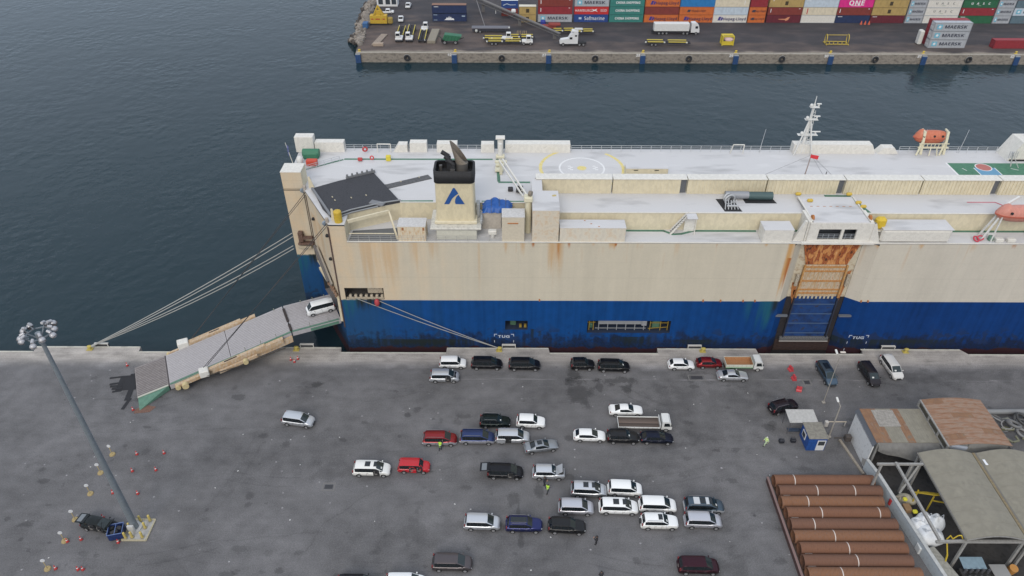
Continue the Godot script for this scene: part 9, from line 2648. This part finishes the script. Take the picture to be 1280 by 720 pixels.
# ---------------------------------------------------------------- the floodlight mast
func build_mast() -> void:
	var t := thing("floodlight_mast", "tall grey floodlight mast with a ring of lamps, standing on a kerbed island", "light mast", Vector3(-48.45, 0, -57.3))
	var gal := worn("galvanised", 421, [Color(0.15, 0.175, 0.195), Color(0.22, 0.25, 0.275)], 3.0, 0.55, 0.02, 0.3)
	obj("shaft", MB.new().cyl(Vector3.ZERO, Vector3(0, 32.0, 0), 0.46, 0.2, 20), gal, t)
	obj("base_flange", MB.new().cyl(Vector3(0, 0, 0), Vector3(0, 0.35, 0), 0.85, 0.85, 20).bbox(Vector3(-0.1, 0.9, 0.62), Vector3(0.8, 1.1, 0.35), 0.04), mat(0.46, 0.46, 0.45, 0.6), t)
	var c := Vector3(0, 32.9, 0)
	var rg := MB.new()
	for k in 8:
		var a0 := TAU * k / 8.0
		var a1 := TAU * (k + 1) / 8.0
		rg.bar(c + Vector3(cos(a0), 0, sin(a0)) * 1.2, c + Vector3(cos(a1), 0, sin(a1)) * 1.2, 0.11)
		if k % 2 == 0:
			rg.bar(c + Vector3(0, -0.6, 0), c + Vector3(cos(a0), 0, sin(a0)) * 1.2, 0.12)
	rg.cyl(c + Vector3(0, -1.1, 0), c + Vector3(0, 0.2, 0), 0.32, 0.28, 14)
	obj("head_ring", rg, gal, t)
	for k in 10:
		var a := TAU * (k + 0.25 + 0.22 * sin(k * 2.9)) / 10.0
		var d := Vector3(cos(a), 0, sin(a))
		var f := part("floodlight", t, c + d * (1.7 + 0.2 * sin(k * 4.1)) + Vector3(0, 0.15 * sin(k * 2.3), 0))
		var m := MB.new()
		m.ball(Vector3(0, 0.1, 0), Vector3(0.33, 0.31, 0.33), 12, 5, 0.0, 0.55, Basis(d.cross(Vector3.UP).normalized(), -0.6))
		m.cyl(-d * 0.1 + Vector3(0, 0.45, 0), -d * 0.5 + Vector3(0, 0.62, 0), 0.17, 0.15, 10)
		obj("reflector", m, worn("reflector", 422, [Color(0.34, 0.34, 0.36), Color(0.48, 0.48, 0.50)], 1.0, 0.4, 0.02, 0.3), f)
		obj("lens", MB.new().cyl(d * 0.10 + Vector3(0, -0.02, 0), d * 0.14 + Vector3(0, -0.07, 0), 0.32, 0.32, 14), mat(0.10, 0.09, 0.09, 0.2), f)
		obj("bracket", MB.new().bar(-d * 0.7, Vector3(0, 0.2, 0), 0.1).bar(-d * 0.35 + Vector3(0, 0.1, 0), -d * 0.3 + Vector3(0, 0.6, 0), 0.1), gal, f)
	# island with its guard posts
	var isl := thing("mast_island", "pale concrete island with a worn yellow kerb round the foot of the mast", "traffic island", Vector3(-47.9, 0, -57.1))
	var pl := P([-1.6, -1.6, 1.5, -1.6, 1.5, 1.5, -1.3, 1.5])
	obj("slab", MB.new().prism(pl, 0.1, Vector3.ZERO, Vector3.RIGHT, Vector3(0, 0, -1)), worn("slab pale", 423, [Color(0.30, 0.295, 0.28), Color(0.42, 0.415, 0.40)], 2.0, 0.9), isl)
	var kb := MB.new()
	for i in 4:
		var a := pl[i]
		var b := pl[(i + 1) % 4]
		kb.bar(Vector3(a.x, 0.09, -a.y), Vector3(b.x, 0.09, -b.y), 0.16, 0.18)
	obj("kerb", kb, worn("kerb yellow", 424, [Color(0.34, 0.29, 0.16), Color(0.46, 0.43, 0.34)], 1.0, 0.85), isl)
	var gp := thing("guard_post", "yellow guard post, front left corner of the mast island", "bollard", Vector3(-49.1, 0.1, -55.8), 0.0, "yellow guard posts round the mast")
	obj("post", MB.new().cyl(Vector3.ZERO, Vector3(0, 1.1, 0), 0.15, 0.15, 12).ball(Vector3(0, 1.1, 0), Vector3(0.15, 0.08, 0.15), 12, 4, 0.0, 0.5), worn("guard yellow", 425, [Color(0.44, 0.33, 0.08), Color(0.56, 0.46, 0.15)], 0.8, 0.6), gp)
	obj("collar", MB.new().cyl(Vector3.ZERO, Vector3(0, 0.12, 0), 0.24, 0.24, 12), mat(0.3, 0.26, 0.16, 0.8), gp)
	for q in [[-48.3, -55.9, "front edge, left of the mast's box"], [-47.0, -55.9, "front edge, right end"], [-49.1, -57.2, "left edge of the island beside the skip"], [-48.2, -58.3, "rear edge behind the mast, left one"], [-47.2, -57.3, "right of the mast"], [-47.0, -58.4, "rear right corner"]]:
		dup(gp, "yellow guard post, " + q[2], Vector3(q[0], 0.1, q[1]))
	# blue skip
	var sk := thing("blue_skip", "open blue steel skip between the black estate car and the mast island", "skip", Vector3(-50.3, 0, -56.3), 0.25)
	var sb := MB.new()
	for s in [-1.0, 1.0]:
		sb.bbox(Vector3(0, 0.75, s * 0.8), Vector3(1.7, 1.1, 0.07), 0.02)
		sb.bbox(Vector3(s * 0.85, 0.75, 0), Vector3(0.07, 1.1, 1.6), 0.02)
	sb.box(Vector3(0, 0.25, 0), Vector3(1.7, 0.08, 1.6))
	obj("bin", sb, worn("skip blue", 426, [Color(0.006, 0.012, 0.05), Color(0.012, 0.035, 0.15)], 1.5, 0.5), sk)
	obj("rim", MB.new().tube([Vector3(-0.88, 1.32, -0.83), Vector3(0.88, 1.32, -0.83), Vector3(0.88, 1.32, 0.83), Vector3(-0.88, 1.32, 0.83), Vector3(-0.88, 1.32, -0.83)], 0.05, 6).bar(Vector3(0, 1.33, -0.83), Vector3(0, 1.33, 0.83), 0.06), mat(0.10, 0.16, 0.34, 0.5), sk)
	obj("scrap_load", MB.new().bbox(Vector3(-0.2, 0.9, 0.2), Vector3(0.9, 0.5, 0.6), 0.1, Basis(Vector3.UP, 0.5)).bbox(Vector3(0.35, 0.95, -0.35), Vector3(0.7, 0.4, 0.5), 0.1, Basis(Vector3.UP, -0.4)), mat(0.03, 0.03, 0.035, 0.8), sk)
	obj("foot", MB.new().box(Vector3(-0.5, 0.1, 0), Vector3(0.2, 0.2, 1.4)).box(Vector3(0.5, 0.1, 0), Vector3(0.2, 0.2, 1.4)), dark, sk)

# ---------------------------------------------------------------- people
# bones are [from, to, r0, r1]; the skin is a surface net over their smooth union
func body_mesh(bones: Array, cell: float, grow := 0.0, k := 0.05) -> ArrayMesh:
	var lo := Vector3(99, 99, 99)
	var hi := -lo
	for b in bones:
		var r: float = maxf(b[2], b[3]) + grow + k + cell * 2
		for v in [b[0], b[1]]:
			lo = lo.min(v - Vector3(r, r, r))
			hi = hi.max(v + Vector3(r, r, r))
	var n := Vector3i(((hi - lo) / cell).ceil()) + Vector3i.ONE
	var f := PackedFloat32Array()
	f.resize(n.x * n.y * n.z)
	f.fill(1.0)
	for b in bones:
		var a: Vector3 = b[0]
		var d: Vector3 = b[1] - a
		var l2 := maxf(d.length_squared(), 1e-6)
		var rr: float = maxf(b[2], b[3]) + grow + 0.12
		var i0 := Vector3i(((a.min(b[1]) - Vector3(rr, rr, rr) - lo) / cell).floor()).max(Vector3i.ZERO)
		var i1 := Vector3i(((a.max(b[1]) + Vector3(rr, rr, rr) - lo) / cell).ceil()).min(n - Vector3i.ONE)
		for z in range(i0.z, i1.z + 1):
			for y in range(i0.y, i1.y + 1):
				for x in range(i0.x, i1.x + 1):
					var p := lo + Vector3(x, y, z) * cell
					var t := clampf((p - a).dot(d) / l2, 0.0, 1.0)
					var v: float = p.distance_to(a + d * t) - lerpf(b[2], b[3], t) - grow
					var i := (z * n.y + y) * n.x + x
					var h := maxf(k - absf(f[i] - v), 0.0) / k
					f[i] = minf(f[i], v) - h * h * k * 0.25
	var vid := {}
	var vs := []
	var at := func(x: int, y: int, z: int) -> int: return (z * n.y + y) * n.x + x
	for z in n.z - 1:
		for y in n.y - 1:
			for x in n.x - 1:
				var sum := Vector3.ZERO
				var cnt := 0
				var base: int = at.call(x, y, z)
				var any := f[base] < 0.0
				var mix := false
				for c in [1, n.x, n.x + 1, n.x * n.y, n.x * n.y + 1, n.x * n.y + n.x, n.x * n.y + n.x + 1]:
					if (f[base + c] < 0.0) != any:
						mix = true
						break
				if not mix:
					continue
				for e in [[0, 0, 0, 0], [0, 1, 0, 0], [0, 0, 1, 0], [0, 1, 1, 0], [0, 0, 0, 1], [1, 0, 0, 1], [0, 0, 1, 1], [1, 0, 1, 1], [0, 0, 0, 2], [1, 0, 0, 2], [0, 1, 0, 2], [1, 1, 0, 2]]:
					var o := Vector3i(e[0], e[1], e[2])
					if e[3] == 0:
						o = Vector3i(0, e[1], e[2])
					var q := o
					q[e[3]] += 1
					var fa := f[at.call(x + o.x, y + o.y, z + o.z)]
					var fb := f[at.call(x + q.x, y + q.y, z + q.z)]
					if (fa < 0.0) != (fb < 0.0):
						sum += Vector3(o).lerp(Vector3(q), fa / (fa - fb))
						cnt += 1
				if cnt:
					vid[base] = vs.size()
					vs.append(lo + (Vector3(x, y, z) + sum / cnt) * cell)
	var mb := MB.new().smooth(1)
	for z in range(1, n.z - 1):
		for y in range(1, n.y - 1):
			for x in range(1, n.x - 1):
				var i: int = at.call(x, y, z)
				for e in [[1, n.x, n.x * n.y, Vector3.RIGHT], [n.x, 1, n.x * n.y, Vector3.UP], [n.x * n.y, 1, n.x, Vector3.BACK]]:
					if (f[i] < 0.0) != (f[i + e[0]] < 0.0):
						var q := [i, i - e[1], i - e[1] - e[2], i - e[2]]
						if q.all(func(w): return vid.has(w)):
							mb.quad(vs[vid[q[0]]], vs[vid[q[1]]], vs[vid[q[2]]], vs[vid[q[3]]], e[3] if f[i] < 0.0 else -e[3])
	return mb.mesh()

# pose: joints by name, facing +x
func person(label: String, at: Vector3, turn: float, j: Dictionary, top: Color, legs: Color, vest, cap: Color) -> void:
	var t := thing("person", label, "person", at, deg_to_rad(turn))
	var bones := []
	var hip: Vector3 = j["hip"]
	var chest: Vector3 = j["chest"]
	var head: Vector3 = j["head"]
	var face: Vector3 = j.get("face", Vector3.RIGHT)
	var neck := chest + (head - chest) * 0.35
	bones.append([hip, chest, 0.15, 0.16])
	bones.append([chest + Vector3(0, 0.04, -0.14), chest + Vector3(0, 0.04, 0.14), 0.10, 0.10])
	bones.append([chest, head, 0.075, 0.06])
	bones.append([head + Vector3(0, -0.05, 0), head + Vector3(0, 0.06, 0), 0.085, 0.10])
	bones.append([head + face * 0.10 + Vector3(0, -0.02, 0), head + face * 0.125 + Vector3(0, -0.035, 0), 0.018, 0.022])
	for s in [-1.0, 1.0]:
		bones.append([head + Vector3(0, 0, s * 0.095), head + Vector3(0, -0.03, s * 0.10), 0.02, 0.018])
	var torso := bones.slice(0, 2)
	var sleeves := []
	var trousers := [[hip + Vector3(0, 0.06, -0.07), hip + Vector3(0, 0.06, 0.07), 0.15, 0.15]]
	var shoes := []
	for q in [["l", -1.0], ["r", 1.0]]:
		var sh: Vector3 = chest + Vector3(0, 0.07, q[1] * 0.2)
		var el: Vector3 = j["elbow_" + q[0]]
		var ha: Vector3 = j["hand_" + q[0]]
		var kn: Vector3 = j["knee_" + q[0]]
		var an: Vector3 = j["ankle_" + q[0]]
		var th := hip + Vector3(0, -0.02, q[1] * 0.1)
		var arm := [[sh, el, 0.062, 0.048], [el, ha, 0.047, 0.034]]
		var leg := [[th, kn, 0.09, 0.062], [kn, an, 0.062, 0.042]]
		bones.append_array(arm)
		bones.append_array(leg)
		sleeves.append_array([arm[0], [el, el.lerp(ha, 0.85), 0.047, 0.036]])
		trousers.append_array(leg)
		var dir := (ha - el).normalized()
		var sd := dir.cross(Vector3.UP if absf(dir.y) < 0.9 else Vector3.RIGHT).normalized()
		bones.append([ha, ha + dir * 0.08, 0.034, 0.036])
		for k in 4:
			var r := ha + dir * 0.09 + sd * (k - 1.5) * 0.021
			bones.append([r, r + dir * (0.075 - absf(k - 1.4) * 0.012) + Vector3(0, -0.02, 0), 0.010, 0.008])
		bones.append([ha + dir * 0.03 - sd * 0.035, ha + dir * 0.08 - sd * 0.065, 0.012, 0.009])
		var ff: Vector3 = j.get("toe", Vector3.RIGHT)
		shoes.append([an + Vector3(0, -0.03, 0), an + ff * 0.17 + Vector3(0, -0.045, 0), 0.048, 0.042])
	bones.append_array(shoes)
	obj("body", body_mesh(bones, 0.022), mat(0.26, 0.15, 0.10, 0.6), t)
	obj("jacket", body_mesh(torso + sleeves, 0.03, 0.014), mat(top.r, top.g, top.b, 0.85), t)
	obj("trousers", body_mesh(trousers, 0.03, 0.016), mat(legs.r, legs.g, legs.b, 0.85), t)
	obj("shoes", body_mesh(shoes, 0.025, 0.012), mat(0.012, 0.011, 0.01, 0.7), t)
	if vest != null:
		obj("vest", body_mesh(torso, 0.03, 0.034), mat(vest.r, vest.g, vest.b, 0.7), t)
		var bd := MB.new()
		bd.ring(hip.lerp(chest, 0.35), (chest - hip).normalized(), 0.185, 0.022, 16, 4)
		obj("reflective_band", bd, mat(0.7, 0.72, 0.7, 0.4), t)
	obj("cap", MB.new().ball(head + Vector3(0, 0.05, 0), Vector3(0.118, 0.12, 0.118), 12, 5, 0.0, 0.55), mat(cap.r, cap.g, cap.b, 0.6), t)
	var ey := MB.new()
	for s in [-1.0, 1.0]:
		ey.ball(head + face * 0.088 + face.cross(Vector3.UP) * s * 0.035 + Vector3(0, 0.01, 0), Vector3(0.012, 0.01, 0.012), 6, 4)
	ey.box(head + face * 0.088 + Vector3(0, -0.075, 0), Vector3(0.02, 0.008, 0.04))
	obj("eyes_and_mouth", ey, mat(0.03, 0.02, 0.018, 0.4), t)

func build_people() -> void:
	var stand := {"hip": Vector3(0, 0.94, 0), "chest": Vector3(0.02, 1.38, 0), "head": Vector3(0.04, 1.66, 0), "elbow_l": Vector3(0.0, 1.15, -0.27), "hand_l": Vector3(0.16, 0.96, -0.26), "elbow_r": Vector3(0.0, 1.15, 0.27), "hand_r": Vector3(0.14, 0.94, 0.28), "knee_l": Vector3(0.04, 0.50, -0.10), "ankle_l": Vector3(0, 0.09, -0.12), "knee_r": Vector3(0.04, 0.50, 0.10), "ankle_r": Vector3(0, 0.09, 0.12)}
	var walk := stand.duplicate()
	walk.merge({"knee_l": Vector3(0.22, 0.52, -0.09), "ankle_l": Vector3(0.28, 0.10, -0.09), "knee_r": Vector3(-0.08, 0.50, 0.09), "ankle_r": Vector3(-0.36, 0.16, 0.09), "elbow_l": Vector3(-0.16, 1.16, -0.25), "hand_l": Vector3(-0.10, 0.92, -0.28), "elbow_r": Vector3(0.14, 1.15, 0.25), "hand_r": Vector3(0.32, 1.02, 0.22)}, true)
	var hold := stand.duplicate()
	hold.merge({"elbow_l": Vector3(0.12, 1.18, -0.26), "hand_l": Vector3(0.36, 1.22, -0.12), "elbow_r": Vector3(0.12, 1.16, 0.26), "hand_r": Vector3(0.36, 1.18, 0.10)}, true)
	var reach := stand.duplicate()
	reach.merge({"hip": Vector3(-0.04, 0.92, 0), "chest": Vector3(0.14, 1.33, 0), "head": Vector3(0.24, 1.58, 0), "elbow_r": Vector3(0.38, 1.22, 0.24), "hand_r": Vector3(0.60, 1.34, 0.2), "elbow_l": Vector3(0.18, 1.08, -0.27), "hand_l": Vector3(0.36, 1.00, -0.22), "knee_r": Vector3(0.14, 0.50, 0.12), "ankle_r": Vector3(0.12, 0.09, 0.13), "ankle_l": Vector3(-0.22, 0.11, -0.12), "knee_l": Vector3(-0.06, 0.5, -0.1)}, true)
	var lime := Color(0.38, 0.62, 0.05)
	person("person in lime hi-vis vest standing at the side of the dark red and silver van", Vector3(-10.2, 0, -70.5), 80, reach, Color(0.05, 0.06, 0.09), Color(0.03, 0.035, 0.05), lime, Color(0.03, 0.03, 0.03))
	person("person in lime hi-vis vest walking near the silver suv with its bonnet up", Vector3(4.9, 0, -63.1), 60, walk, Color(0.04, 0.045, 0.06), Color(0.018, 0.02, 0.026), lime, Color(0.02, 0.02, 0.02))
	person("person in dark clothes close behind the silver suv's near side", Vector3(4.5, 0, -64.4), -30, hold, Color(0.02, 0.02, 0.025), Color(0.03, 0.03, 0.04), null, Color(0.015, 0.012, 0.01))
	person("person in dark clothes walking alone below the black suv", Vector3(10.8, 0, -55.2), 150, hold, Color(0.022, 0.02, 0.022), Color(0.016, 0.016, 0.02), null, Color(0.012, 0.011, 0.01))
	person("person in pale hi-vis overalls stepping left of the blue cabin", Vector3(36.7, 0, -71.6), 200, walk, Color(0.48, 0.62, 0.36), Color(0.42, 0.52, 0.34), Color(0.55, 0.72, 0.25), Color(0.6, 0.6, 0.55))
	person("person at the lower border right of the dark clothed walker", Vector3(10.9, 0, -50.3), 100, stand, Color(0.03, 0.03, 0.035), Color(0.02, 0.02, 0.025), null, Color(0.02, 0.018, 0.016))
